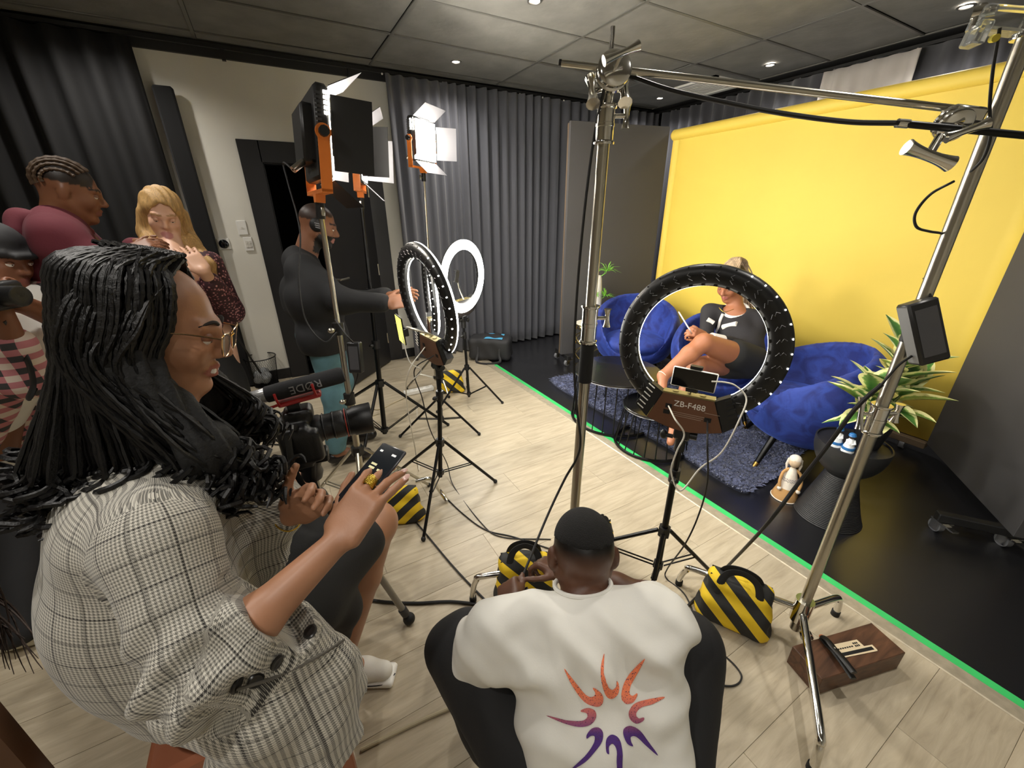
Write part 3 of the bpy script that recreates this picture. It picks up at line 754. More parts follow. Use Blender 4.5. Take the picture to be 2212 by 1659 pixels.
b = MB(M); b.ball((0, 0, .238), (.03, .03, .035), 18); b.build('head', mat('beige_wool', 'ddc3a4', .9, bump=.5, bscale=300), t)
b = MB(M); b.ball((-.004, 0, .25), (.031, .031, .028), 18)
for s in (-1, 1): b.sweep([(-.005, .028*s, .25), (-.005, .033*s, .215), (-.002, .03*s, .185)], [.008, .0075, .004], 8)
b.build('hair', CRE, t)
for s in (-1, 1):
    b = MB(M); b.sweep(spline([(0, .018*s, .19), (.012, .042*s, .165), (.028, .05*s, .12), (.036, .046*s, .085)], 6), .008, 8); a_ = b.build('arm', TAN, t)
    b = MB(M); b.ball((.038, .045*s, .074), .012, 10); b.build('hand', CRE, a_)
# ---------------------------------------------------------------- studio gear
def text(s, size, M, mt, parent, ext=.0004, name='lettering', align='CENTER'):
    c = bpy.data.curves.new('tmp', 'FONT'); c.body = s; c.size = size; c.extrude = ext; c.align_x = align; c.align_y = 'CENTER'; c.resolution_u = 3
    o = bpy.data.objects.new('tmp', c); COL.objects.link(o); bpy.context.view_layer.update()
    me = bpy.data.meshes.new_from_object(o.evaluated_get(bpy.context.evaluated_depsgraph_get())); bpy.data.objects.remove(o)
    me.name = name; me.transform(Matrix(np.asarray(M).tolist())); me.materials.clear(); me.materials.append(mt)
    return finish(bpy.data.objects.new(name, me), parent)
def cable(pts, r, mt, lab, n=10, cat='cable', parent=None, name='cable'):
    b = MB(); b.sweep(spline(pts, n), r, 8); return b.build(name, mt, parent, **({} if parent else dict(label=lab, cat=cat)))
CABB = mat('black_cable', '111112', .5); CABW = mat('white_cable', 'd8d4c8', .5); CABC = mat('beige_cable', 'b5a98c', .6)
def stand(base, top, zc, feet, rp, lab, mt=BLKM, zj=None, rl=.0085, foot=RUB, grp='tripod light stands'):
    """tripod light stand: pole from near the floor to top, legs from the collar to the feet, paired braces"""
    bx = A(*base, 0); t = thing('light_stand', bx, lab, 'stand', grp); top = np.asarray(top, float)
    up = lambda z: bx+(top-bx)*(z/top[2])
    zj = zc*.35 if zj is None else zj
    zs = [zj-.03, zc+.28, zc+.62, top[2]]; zs = [z for z in zs if z < top[2]-.05]+[top[2]]
    for i in range(len(zs)-1):
        b = MB(); b.cyl(up(zs[i]), up(zs[i+1]), rp*(1-.17*i), n=14); b.build('pole', mt, t)
        if i:
            k = MB(); k.cyl(up(zs[i]-.03), up(zs[i]+.025), rp*1.55, n=16); cl = k.build('clamp_collar', BLK, t)
            d = nrm(A(-.6, -.5, 0)); k = MB(); k.cyl(up(zs[i]), up(zs[i])+d*.04, .005); k.ball(up(zs[i])+d*.045, (.016, .012, .012), 10, k=6); k.build('knob', STEEL if mt != BLKM else BLK, cl)
    b = MB(); b.cyl(up(zc-.022), up(zc+.022), rp*1.9, n=6); b.build('leg_collar', BLK, t)
    b = MB(); b.cyl(up(zj-.014), up(zj+.014), rp*1.7, n=6); b.build('brace_collar', BLK, t)
    for f in feet:
        f = A(*f, .012); d = nrm((f-bx)*A(1, 1, 0)); a = up(zc)+d*rp*1.9
        l = MB(); l.cyl(a, f, rl, n=8); lg = l.build('leg', mt, t)
        l = MB(); l.ball(f, .013, 8, k=5); l.build('foot', foot, lg)
        q = a+(f-a)*.52; s = np.cross(d, (0, 0, 1))*.009
        for e in (-1, 1):
            l = MB(); l.cyl(up(zj)+d*rp*1.6+s*e, q+s*e, .0035, n=6); l.build('brace', mt, t)
    return t
def gframe(o, n, up=(0, 0, 1)):
    """gear frame: z points out of the back (against the beam n), x right as seen from behind, y up"""
    n = nrm(n); x = nrm(np.cross(n, up)); y = np.cross(x, n); M = np.eye(4); M[:3, 0] = x; M[:3, 1] = y; M[:3, 2] = -n; M[:3, 3] = o; return M
RGLOW = mat('ring_diffuser_glow', 'fffdf4', .5, emit=RING_E)
RBACK = mat('ring_back_black', '0e0e0f', .38, bump=.05)
BRN = mat('brown_control_plate', '6a4630', .45, .2); OLV = mat('olive_plate', '8d8152', .4, .4); SLOT = mat('slot_black', '040404', .6)
def ring_light(o, n, lab, zc_box=True, phone=None, leak=True):
    M = gframe(o, n); t = thing('ring_light', tf(M, (0, -.34, 0)), lab, 'ring light', 'ring lights')
    Ro, Ri = .272, .202; a0, a1 = math.radians(-62), math.radians(242)
    rm, hw = (Ro+Ri)/2, (Ro-Ri)/2
    pr = [(rm+hw*math.cos(a), .03*max(0, math.sin(a))**.7-.004) for a in np.linspace(0, math.pi, 12)]
    pr = [(Ro, -.006)]+pr+[(Ri, -.006)]
    b = MB(M); b.lathe(pr, 84, a0=0, a1=2*math.pi); b.build('back_shell', RBACK, t)
    pr = [(Ri-.0003, -.007), (Ri-.0003, -.012), (Ri+.012, -.02), (rm, -.023), (Ro-.012, -.02), (Ro-.001, -.012), (Ro-.001, -.005)]
    b = MB(M); b.lathe(pr, 84, a0=0, a1=2*math.pi); b.build('diffuser', RGLOW, t)
    for k in range(30):                                  # ventilation slots, outer and inner row, and a zigzag groove between
        a = a0+(a1-a0)*(k+.5)/30; c, s = math.cos(a), math.sin(a)
        R = frame((0, 0, 0), (c, s, 0))
        b = MB(M@R); b.prism([(rm+hw*.88, -.0022), (rm+hw*.88, .0022), (rm+hw*.78, .0018), (rm+hw*.78, -.0018)], .004, .0185); b.build('vent_slot', RGLOW if (leak and -.9 < a < 1.25) else SLOT, t, False)
        b = MB(M@R); b.prism([(rm-hw*.93, -.006), (rm-hw*.74, -.0045), (rm-hw*.74, .0045), (rm-hw*.93, .006)], .004, .0185); b.build('vent_slot', SLOT, t, False)
        z = .0275; b = MB(M@R); q = [(rm-.014, -.008, z-.0012), (rm-.005, .004, z), (rm-.001, -.004, z+.0002), (rm+.006, .006, z), (rm+.014, -.002, z-.0012)]; b.sweep(q, .0012, 4); b.build('groove', mat('groove_grey', '4a4a4c', .4), t)
    # control box
    pl = [(-.128, -.283), (-.085, -.175), (.085, -.175), (.128, -.283)]+[(.128-.256*u, -.283-.028*math.sin(math.pi*u)) for u in np.linspace(.08, .92, 9)]
    pl = pl[::-1]
    b = MB(M); b.prism(pl, -.004, .034); bx = b.build('control_box', mat('box_black', '1a1512', .5), t, False)
    b = MB(M); b.prism([(x*.985, -.23+(v+.23)*.975) for x, v in pl], .034, .036); b.build('back_plate', BRN, bx, False)
    b = MB(M); b.box((0, -.173, .015), (.086, .003, .019)); b.build('top_plate', OLV, bx, False)
    for s in (-1, 1):
        b = MB(M); q = [(s*.130, -.283), (s*.176, -.240), (s*.128, -.150), (s*.087, -.175)]; b.prism(q if s > 0 else q[::-1], -.003, .032); e = b.build('end_cap', BLK, t, False)
        for k in range(6):
            u = (k+.5)/6; b = MB(M); p = A(s*.118, -.262)*(1-u)+A(s*.158, -.235)*u if False else A(s*(.112+.012*k*.0), -.16)*u+A(s*.148, -.262)*(1-u)
            d = nrm(A(s*.05, .035)); b.sweep([(p[0]-d[0]*.0, p[1]-d[1]*.0, .0325), (p[0]+d[0]*.028, p[1]+d[1]*.028, .0325)], .0022, 5); b.build('fin', WHT if s < 0 and leak else SLOT, e)
        b = MB(M); b.cyl((s*.045, -.172, .015), (s*.045, -.166, .015), .011, n=16); b.build('dial', OLV, bx)
    for x, y in ((-.058, -.222), (-.062, -.246), (.075, -.246)): b = MB(M); b.box((x, y, .0365), (.011, .008, .001)); b.build('socket', SLOT, bx, False)
    # tilt bracket under the box
    b = MB(M); b.box((0, -.325, .01), (.028, .025, .018), bev=.005); b.cyl((0, -.34, .01), (0, -.40, .01), .019, n=16); b.build('tilt_bracket', BLK, t)
    b = MB(M); b.cyl((.028, -.33, .01), (.052, -.33, .01), .014, n=12); b.build('tilt_knob', BLK, t); b = MB(M); b.cyl((-.028, -.35, .01), (-.055, -.35, .01), .008); b.ball((-.062, -.35, .01), (.014, .02, .01), 10, k=6); b.build('tilt_knob', BLK, t)
    return t, M
def phone_clamp(t, M, at_, rot=0., neck=None):
    b = MB(M); b.sweep(spline(neck, 8), .006, 8); b.build('gooseneck', STEEL, t)
    P = M@np.array(Matrix.Translation(at_)@Matrix.Rotation(rot, 4, 'Z'))
    b = MB(P); b.box((0, 0, -.006), (.02, .045, .004)); b.box((0, .041, .0), (.018, .005, .012)); b.box((0, -.041, .0), (.018, .005, .012)); b.build('phone_holder', BLK, t, False)
    return P
def phone(P, lab, w=.073, h=.036, scr=None, case='e9e6df', th=.004, screen_z=1):
    t = thing('smartphone', P[:3, 3], lab, 'phone')
    b = MB(P); b.box((0, 0, 0), (w, h, th), bev=.003); b.build('case', mat('phone_case_'+case, case, .3), t)
    b = MB(P); b.box((0, 0, screen_z*(th+.0001)), (w-.003, h-.003, .0004)); b.build('screen', scr or mat('dark_screen', '08080a', .08, coat=.5), t, False)
    return t
# nearest ring light (back towards us)
R1N = nrm(A(.86, .50, -.05)); R1B = (1.18, .815)
R1C = A(1.205, .83, 1.095); t1, M1 = ring_light(R1C, R1N, 'black-backed ring light nearest the camera with a phone in its holder')
text('ZB-F488', .03, M1@np.array(Matrix.Translation((.01, -.208, .0364))), mat('print_white', 'e6e2da', .5), t1)
for k, (x, y, w) in enumerate(((.085, -.222, .024), (.01, -.24, .055), (.01, -.247, .05), (.01, -.254, .045))): b = MB(M1); b.box((x, y, .0364), (w, .0008, .0003)); b.build('fine_print', mat('print_faint', 'a08c7c', .5), t1, False)
stand(R1B, tf(M1, (0, -.37, .01)), .305, [fl(1545, 1250)[:2], fl(1190, 1200)[:2], fl(1392, 1345)[:2]], .013, 'black tripod stand carrying the nearest ring light', zj=.12)
P = phone_clamp(t1, M1, (.009, -.105, .04), math.radians(-2), [(0, -.172, .01), (.004, -.15, .03), (.009, -.105, .045)])
phone(P@np.array(Matrix.Translation((0, 0, .006))), 'smartphone with dark screen clamped inside the nearest ring light', .071, .035, screen_z=1)
# ring light seen from its side
R2C = tf(rotz((.57, 1.86, 0), 0), (.02, 0, 1.135)); t2, M2 = ring_light(R2C, nrm(A(.99, .12, .13)), 'lit ring light seen from its side in front of the man with headphones')
stand((.57, 1.86), tf(M2, (0, -.37, .01)), .36, [fl(915, 1168)[:2], fl(1070, 1043)[:2], fl(848, 1032)[:2]], .0125, 'black tripod stand under the ring light seen from its side', zj=.17)
P = phone_clamp(t2, M2, (-.02, -.10, .14), math.radians(80), [(0, -.172, .0), (.0, -.13, .06), (-.01, -.10, .11), (-.02, -.10, .135)])
phone(P@np.array(Matrix.Translation((0, 0, .006))), 'smartphone with bright screen on the gooseneck of the side-on ring light', .071, .035, scr=mat('yellow_blue_screen', 'd8d060', .2, emit=1.2, var=.8, scale=18), case='202022')
# slim ring light behind it, edge on
t3, M3 = ring_light(A(.86, 2.6, 1.03), nrm(A(.97, -.22, .02)), 'lit ring light almost edge-on behind the side-on one')
stand((.86, 2.6), tf(M3, (0, -.37, .01)), .26, [fl(1035, 940)[:2], fl(865, 945)[:2], fl(955, 903)[:2]], .012, 'black tripod stand under the edge-on ring light', zj=.1)
# lit ring facing us
t4, M4 = ring_light(A(1.235, 2.93, 1.07), nrm(A(.5, -.86, -.02)), 'lit ring light with its bright face towards us in front of the curtain', leak=False)
stand((1.235, 2.93), tf(M4, (0, -.37, .01)), .33, [fl(1085, 872)[:2], fl(945, 892)[:2], fl(1010, 838)[:2]], .011, 'black tripod stand under the ring light that faces us', zj=.09)
phone_clamp(t4, M4, (.055, .01, .02), .3, [(0, -.172, .0), (.01, -.09, .03), (.05, 0, .02)])

# LED panels
ORG = mat('orange_yoke', 'e07a2a', .4); LEDM = mat('led_panel_glow', 'fff6e6', .5, emit=LED_E); FLAPI = mat('flap_silver_grey', '9a9aa0', .35, .7); FLAPO = mat('flap_black', '1d1d1e', .45)
def led_panel(o, n, lab, s=1., doors=(20, 25, 35, 40), dl=.15):
    M = gframe(o, n); M[:3, :3] *= s; t = thing('led_panel_light', tf(M, (0, -.22, 0)), lab, 'studio light', 'LED panel lights')
    w, h = .15, .135
    b = MB(M); b.box((0, 0, 0), (w, h, .022), bev=.01); hb = b.build('housing', BLK, t)
    b = MB(M); b.box((0, 0, .035), (.10, .085, .022), bev=.008); b.build('driver_box', BLK, hb)
    for k in range(14): b = MB(M); b.box((w+.0005, -.05+k*.012, .012), (.0015, .0035, .009)); b.build('cooling_fin', mat('fin_grey', '3a3a3c', .5), hb, False)
    for sx in (-1, 1):
        for k in range(5): b = MB(M); b.box((sx*(w+.0005), .055+k*.014, -.012), (.001, .0045, .006)); b.build('side_vent', LEDM, hb, False)
    b = MB(M); b.box((0, 0, -.0235), (w-.012, h-.012, .002)); b.build('diffuser', LEDM, t, False)
    # barn doors
    def flap(a, bb, dirv, ln, tp, nm='barn_door'):
        a = A(*a); bb = A(*bb); d = nrm(dirv); e = (bb-a)*tp; q = [a, bb, bb+d*ln+e, a+d*ln-e]
        nn = nrm(np.cross(bb-a, d))*.0012; V = [p+nn for p in q]+[p-nn for p in q]
        F = [[0, 1, 2, 3], [7, 6, 5, 4]]+[[i, 4+i, 4+(i+1) % 4, (i+1) % 4] for i in range(4)]
        c = MB(M); c.add(V, F); o_ = meshobj(nm, np.concatenate(c.V), c.F, [FLAPO, FLAPI], t, False)
        for p_ in o_.data.polygons: pass
        # the side facing the lamp is bare metal
        fi = o_.data.polygons[0].normal; mid = tf(M, (0, 0, -.1)); ctr = np.mean(np.concatenate(c.V), 0)
        k = 0 if np.dot(np.array(fi), mid-ctr) > 0 else 1
        o_.data.polygons[k].material_index = 1
        hg = MB(M); hg.cyl(a+(bb-a)*.2, a+(bb-a)*.8, .004, n=8); hg.build('hinge', BLK, o_)
    a = [math.radians(v) for v in doors]; z = -.026
    flap((w, -h*.8, z), (w, h*.8, z), (math.sin(a[0]), 0, -math.cos(a[0])), dl, 0.)
    flap((-w, -h*.8, z), (-w, h*.8, z), (-math.sin(a[1]), 0, -math.cos(a[1])), dl, 0.)
    flap((-w*.9, h, z), (w*.9, h, z), (0, math.sin(a[2]), -math.cos(a[2])), .12, -.0)
    flap((-w*.9, -h, z), (w*.9, -h, z), (0, -math.sin(a[3]), -math.cos(a[3])), .12, .0)
    # yoke
    b = MB(M)
    for sx in (-1, 1):
        b.prism([(sx*(w+.004), .0), (sx*(w+.011), .0), (sx*(w+.011), -.175), (sx*(w+.004), -.175)][::sx], -.014, .02); b.cyl((sx*(w+.003), 0, .003), (sx*(w+.012), 0, .003), .024, n=20)
    b.box((0, -.172, .003), (w+.011, .006, .017)); b.prism([(-.03, -.172), (.03, -.172), (.02, -.205), (-.02, -.205)][::-1], -.013, .019); b.build('yoke', ORG, t)
    for sx in (-1, 1): b = MB(M); b.cyl((sx*(w+.012), 0, .003), (sx*(w+.03), 0, .003), .016, n=10); b.build('yoke_knob', BLK, t)
    b = MB(M); b.cyl((0, -.2, .003), (0, -.26, .003), .016, n=14); b.build('spigot_socket', BLK, t)
    b = MB(M); b.cyl((.016, -.235, .003), (.04, -.235, .003), .005); b.box((.045, -.235, .003), (.006, .014, .006), bev=.002); b.build('lock_knob', STEEL, t)
    b = MB(M); b.cyl((.06, -.085, .055), (.075, -.115, .09), .011, n=12); b.build('power_plug', STEEL, t)
    return t, M
L1 = at(682, 300, 1.60); tL1, ML1 = led_panel(L1, nrm(A(.995, .06, -.10)), 'large LED panel with orange yoke in front of the door', 1.14, (12, 18, 30, 38), .125)
b1 = A(.165, 1.87); tS1 = stand(b1, tf(ML1, (0, -.24, .003)), .42, [b1+A(.38, .12), b1+A(-.3, .26), b1+A(-.08, -.36)], .0165, 'chrome stand of the LED panel in front of the door', STEEL, zj=.16)
L2 = at(775, 335, 2.33); tL2, ML2 = led_panel(L2, nrm(A(.96, -.28, -.08)), 'LED panel half hidden behind the larger one', 1.1, (28, 20, 35, 40))
b2 = A(.455, 2.70); stand(b2, tf(ML2, (0, -.24, .003)), .43, [fl(968, 920)[:2], fl(782, 1000)[:2], fl(700, 900)[:2]], .017, 'stand of the half-hidden LED panel beside the man with headphones', BLKM, zj=.07, rl=.011)
L3 = at(912, 305, 3.05); tL3, ML3 = led_panel(L3, nrm(A(.62, -.78, -.04)), 'LED panel shining brightly in front of the charcoal curtain', 1.05, (50, 35, 35, 40))
b3 = A(1.1, 3.4); stand(b3, tf(ML3, (0, -.24, .003)), .3, [b3+A(.22, .16), b3+A(-.25, .1), b3+A(.02, -.28)], .012, 'chrome stand of the brightly shining LED panel by the curtain', STEEL)
def brick(o, M, lab, cabs, s=1.):
    M = M.copy(); M[:3, :3] *= s
    t = thing('power_brick', o, lab, 'power adapter')
    b = MB(M); b.box((0, 0, 0), (.028, .018, .066), bev=.004); b.build('case', mat('brick_black', '1f1f20', .4), t)
    b = MB(M); b.box((0, -.0182, 0), (.02, .0004, .05)); b.build('rating_label', mat('grey_label', '4c4c50', .4), t, False)
    b = MB(M); b.box((-.0282, 0, .0), (.0004, .014, .06)); b.build('side_seam', mat('brick_grey', '6f6f70', .4), t, False)
    for c in cabs: cable(c, .003, CABB, None, parent=t, name='lead')
    return t
p = at(768, 772, 1.72); brick(p, frame(p, (.8, -.5, 0), (.12, .1, 1)), 'black power adapter hanging on the chrome LED stand', [[p+A(0, 0, .066), p+A(-.02, .0, .1), at(724, 690, 1.73)], [p+A(0, 0, -.066), p+A(-.01, 0, -.1), at(752, 868, 1.8)]])
cable([tf(ML1, (.075, -.115, .09)), at(612, 352, 1.66), at(622, 395, 1.66), at(648, 500, 1.66), at(645, 600, 1.66), at(660, 690, 1.68), at(700, 738, 1.7), at(728, 718, 1.72)], .0035, CABB, 'thin black lead looping from the large LED panel down its stand')

# ------------------------------------------------ C-stands with boom
def tknob(b, p, d, w, L, r=.006):
    """stem from p along d with a flared bar across (along w)"""
    d = nrm(d); w = nrm(w); p = np.asarray(p, float); e = p+d*L
    b.cyl(p, e, r, n=12); ss = np.linspace(-1, 1, 11); b.sweep([e+w*L*.95*s for s in ss], [r*1.15*(1+.75*abs(s)**2.2) for s in ss], 12)
def cstand(base, secs, legs, lab, tilt=(0, 0), zh=.16):
    bx = A(*base, 0); t = thing('c_stand', bx, lab, 'stand', 'chrome C-stands'); up = lambda z: bx+A(tilt[0]*z, tilt[1]*z, z)
    for z0, z1, r, nm, mt in secs:
        b = MB()
        if nm == 'collar': b.lathe([(0, 0), (r*1.14, 0), (r*1.18, .004), (r*1.14, .008), (r, .01), (r, .45*(z1-z0)), (r*1.05, .46*(z1-z0)), (r*1.05, .54*(z1-z0)), (r, .55*(z1-z0)), (r, z1-z0-.01), (r*1.14, z1-z0-.008), (r*1.18, z1-z0-.004), (r*1.14, z1-z0), (0, z1-z0)], 24, M=frame(up(z0), (1, 0, -tilt[0]), (tilt[0], tilt[1], 1)))
        else: b.cyl(up(z0), up(z1), r, n=24)
        o = b.build(nm, mt, t)
        if nm == 'collar':
            b = MB(); q = up((z0+z1)/2+.02); dd = nrm(A(.85, -.5, 0)); tknob(b, q+dd*r, dd, (0, 0, 1), .03); b.build('lock_screw', CHR, o)
    b = MB(); b.cyl(up(zh-.05), up(zh+.05), .03, n=20); b.build('leg_hub', CHR, t)
    for lx in legs:
        f = A(*lx, .012); d = nrm((f-bx)*A(1, 1, 0)); L = np.linalg.norm((f-bx)[:2])
        q = spline([up(zh)+d*.02, bx+d*(L-.06)+A(0, 0, zh-.03), bx+d*(L-.018)+A(0, 0, zh-.055), f+A(0, 0, .03), f], 6)
        b = MB(); b.sweep(q, .0125, 12); lg = b.build('leg', CHR, t); b = MB(); b.cyl(f-A(0, 0, .011), f+A(0, 0, .012), .015, n=14); b.build('foot', RUB, lg)
    return t, up
TL1 = ((1.325-1.3)*0+.012, 0)
c1, up1 = cstand((.815, .965), [(.06, 1.0, .0175, 'tube', STEEL), (1.0, 1.14, .0225, 'grip_sleeve', mat('black_sleeve', '101011', .8)), (1.135, 1.255, .0245, 'collar', CHR), (1.25, 1.69, .0158, 'tube', STEEL), (1.685, 1.775, .0235, 'collar', CHR), (1.77, 1.80, .0155, 'tube', CHR), (1.80, 1.87, .0085, 'riser', CHR), (1.87, 1.935, .0058, 'riser_tip', CHR)],
    [fl(1022, 1297)[:2], (1.10, 1.08), (.86, .66)], 'chrome C-stand in the middle carrying the left end of the boom', (.008, -.006), .17)
HD1 = up1(1.845)+A(-.005, -.02, 0); HD2 = at(2068, 236, .905)
bd = nrm(HD2-HD1)
t = thing('boom_arm', HD1, 'long chrome boom rod spanning between the two C-stands', 'boom')
b = MB(); b.cyl(HD1-bd*.135, HD2+bd*.02, .0078, n=16); b.build('rod', STEEL, t); b = MB(); b.cyl(HD1-bd*.1365, HD1-bd*.13, .008, n=16); b.build('end_cap', BLK, t)
def griphead(parent, p, axis, s=1., name='grip_head'):
    axis = nrm(axis); u = nrm(np.cross(axis, (0, 0, 1))); w = np.cross(axis, u)
    for k in (-1, 1):
        b = MB(); b.lathe([(0, 0), (.028*s, 0), (.032*s, .004*s), (.032*s, .011*s), (.026*s, .016*s), (0, .016*s)], 28, M=frame(p+axis*(.001*k-(.016*s if k < 0 else 0)), u, axis)); b.build(name, CHR, parent)
    b = MB(); tknob(b, p+axis*.016*s, axis, (u+w*.4), .035*s); b.build('grip_handle', CHR, parent)
griphead(c1, up1(1.838)+A(-.012, -.028, 0), nrm(A(-.45, -.85, .25)), 1.3)
b = MB(); tknob(b, up1(1.815), nrm(A(.8, -.5, -.2)), (.3, .5, .8), .042, .009); tknob(b, up1(1.815), nrm(A(-.8, .35, -.25)), (.3, .5, .8), .042, .009); b.build('wing_handle', CHR, c1)
c2, up2 = cstand((1.452, .382), [(.05, .92, .0172, 'tube', STEEL), (.905, 1.0, .0225, 'collar', CHR), (.99, 1.2, .0155, 'tube', STEEL), (1.19, 1.245, .0172, 'tape_wrap', mat('black_tape', '0e0e0e', .6)), (1.23, 1.98, .0152, 'tube', STEEL), (1.845, 1.90, .021, 'collar', CHR)],
    [fl(1803, 1328)[:2], fl(1466, 1262)[:2], (1.08, .13)], 'chrome C-stand at the right with a power adapter tied to its pole', (0, 0), .15)
b = MB(); tknob(b, up2(.965), nrm(A(-.75, .5, .1)), (.2, .25, 1), .05); b.build('lock_lever', CHR, c2)
b = MB(); d = nrm(A(-.4, -.75, -.5)); b.cyl(up2(.11)+d*.02, up2(.11)+d*.045, .012, n=12); b.lathe([(0, 0), (.018, 0), (.021, .006), (.021, .024), (.016, .03), (0, .03)], 9, M=frame(up2(.11)+d*.045, np.cross(d, (0, 0, 1)), d)); b.build('hub_knob', CHR, c2)
gp = at(2058, 268, .885); griphead(c2, gp, nrm(A(-.55, -.65, -.35)), 1.0)
b = MB(); b.box((0, 0, 0), (.034, .022, .016), M=frame(at(2078, 250, .885), bd), bev=.006); b.build('grip_block', CHR, c2)
b = MB(); e0 = at(2030, 296, .87); e1 = at(2006, 336, .85); b.cyl(e0, e1, .0085, n=14); w = nrm(at(2050, 366, .85)-at(1960, 332, .85)); ss = np.linspace(-1, 1, 13); b.sweep([e1+w*.05*s for s in ss], [.0105*(1+.5*abs(s)**2.5) for s in ss], 16); b.build('t_handle', CHR, c2)
b = MB(); b.cyl(at(1940, 266, .885), at(2290, 300, .83), .0072, n=12); ga = b.build('gobo_arm', BLKM, c2); b = MB(); b.cyl(at(1938, 266, .885), at(1962, 268, .883), .009, n=12); b.build('arm_tip', CHR, ga)
ACR = mat('clear_acrylic', 'eef2f2', .05, trans=.9)
t = thing('clear_clamp', at(2165, 60, .83), 'clear plastic clamp with chrome screws at the very top right', 'clamp')
b = MB(frame(at(2160, 45, .83), bd)); b.box((0, 0, .0), (.045, .02, .02), bev=.004); b.box((-.03, 0, -.025), (.012, .02, .02), bev=.003); b.build('body', ACR, t)
b = MB(); b.cyl(at(2100, 30, .84), at(2150, 20, .82), .012, n=14); b.cyl(at(2100, 60, .84), at(2125, 10, .83), .007); b.build('screw', CHR, t)
b = MB(); b.cyl(at(2143, 84, .83), at(2152, 82, .82), .007, n=10); b.build('yellow_cap', mat('yellow_cap', 'd8c840', .4), t)
p = at(1994, 716, 1.045); pd = nrm(at(2020, 650, 1.03)-at(1965, 770, 1.06)); brick(p, frame(p, nrm(RGT*.95+UPV*.3-FWD*.2), pd), 'black power adapter tied to the right-hand chrome stand', [[p+pd*.066, at(2010, 640, 1.03), at(1996, 600, 1.04)], [p-pd*.066, at(1940, 790, 1.07), at(1905, 830, 1.1)]], 1.25)
# cables at the C-stands
cable([HD1+A(.03, 0, -.005), at(1450, 195, .98), at(1570, 222, .96), at(1690, 245, .945), at(1830, 263, .92), at(1940, 266, .888)], .0055, CABB, 'black cable drooping below the chrome boom rod')
cable([at(2160, 60, .82), at(2145, 150, .85), at(2138, 230, .87), at(2140, 290, .88), at(2125, 340, .9), at(2096, 372, .93)], .003, CABB, 'thin black lead curving down the top of the right-hand stand')
cable([at(2060, 392, .94), at(2010, 420, .94), at(1978, 460, .95), at(1980, 490, .96), at(2008, 500, .98), at(2035, 505, .99), at(2046, 520, 1.), at(2035, 550, 1.01), at(2018, 575, 1.02)], .003, CABB, 'thin black lead looping out from the right-hand chrome stand')
cable([at(1905, 830, 1.1), at(1850, 880, 1.13), at(1790, 960, 1.2), at(1720, 1050, 1.28), at(1650, 1140, 1.37), fl(1560, 1235, .02), fl(1500, 1295, .008), fl(1440, 1352, .007), fl(1380, 1400, .007)], .0058, CABB, 'thick black cable running from the right-hand stand down to the floor')
cable([up1(1.80)+A(-.03, -.02, 0), at(1283, 300, 1.08), at(1262, 460, 1.13), at(1246, 640, 1.22), at(1240, 780, 1.3), at(1246, 880, 1.35), at(1254, 950, 1.38), at(1246, 990, 1.42), at(1220, 1035, 1.45), at(1180, 1120, 1.42), at(1125, 1255, 1.3)], .0042, CABB, 'black cable running down the middle chrome stand to the crouching man')
# leads of the nearest ring light
USB = [tf(M1, (-.058, -.222, .04)), at(1458, 905, 1.27), at(1478, 938, 1.27), at(1462, 975, 1.28), at(1450, 1020, 1.32), at(1470, 1060, 1.33), at(1512, 1012, 1.32), at(1560, 975, 1.3), at(1600, 900, 1.3), at(1612, 860, 1.31), at(1590, 834, 1.32), at(1566, 826, 1.315), at(1538, 824, 1.30)]
cable(USB, .0026, CABW, 'white lead looping from the nearest ring light up to its phone')
cable([tf(M1, (.075, -.246, .04)), at(1528, 960, 1.28), at(1528, 1040, 1.34), at(1510, 1110, 1.42), at(1480, 1175, 1.5), fl(1442, 1228, .06), fl(1440, 1250, .004), fl(1480, 1285, .004), fl(1520, 1370, .004), fl(1590, 1440, .004), fl(1600, 1470, .004), fl(1570, 1482, .004), fl(1500, 1462, .004)], .003, CABB, 'thin black lead hanging from the nearest ring light onto the floor')
# leads of the side-on ring
for k, (q, m_) in enumerate((([tf(M2, (-.04, -.23, .04)), at(884, 800, 1.95), at(878, 860, 2.1), at(895, 960, 2.3), fl(905, 1010, .004), fl(900, 870, .004)], CABW), ([at(868, 720, 1.9), at(884, 780, 1.92), at(910, 800, 1.96), at(892, 820, 1.97)], CABW))):
    cable(q, .003, m_, ('white lead hanging from the side-on ring light to the floor', 'white lead from the phone on the gooseneck to its ring light')[k])
cable([tf(M2, (.05, -.25, .04)), at(895, 800, 1.97), at(912, 860, 2.1), at(930, 930, 2.2), fl(965, 1000, .1), fl(980, 1050, .004), fl(1040, 1130, .004), fl(1085, 1160, .004), fl(1190, 1165, .004)], .003, CABB, 'thin black lead hanging from the side-on ring light to the floor')
cable([fl(948, 1060, .004), fl(1000, 1110, .004), fl(1050, 1145, .004), fl(1110, 1160, .004), fl(1195, 1188, .004)], .0035, CABB, 'thin black cable on the floor behind the middle sandbag')
cable([fl(845, 1075, .01), fl(900, 1130, .005), fl(980, 1225, .005), fl(1062, 1310, .005), fl(1085, 1330, .005)], .0045, CABB, 'straight black cable slanting across the floor from the sandbag to the middle stand')
cable([fl(760, 1290, .007), fl(830, 1300, .007), fl(900, 1303, .007), fl(980, 1300, .007), fl(1062, 1312, .007), fl(1100, 1330, .007)], .0065, CABB, 'thick black cable lying on the floor past the tripod foot')
cable([fl(780, 1620, .006), fl(850, 1585, .006), fl(920, 1552, .006), fl(985, 1525, .006), fl(1030, 1512, .006)], .006, CABC, 'grey-beige cable on the floor at the bottom')
cable([fl(480, 985, .005), fl(560, 950, .005), fl(640, 925, .005), fl(690, 905, .005)], .006, CABC, 'beige cable on the floor behind the camera tripod')
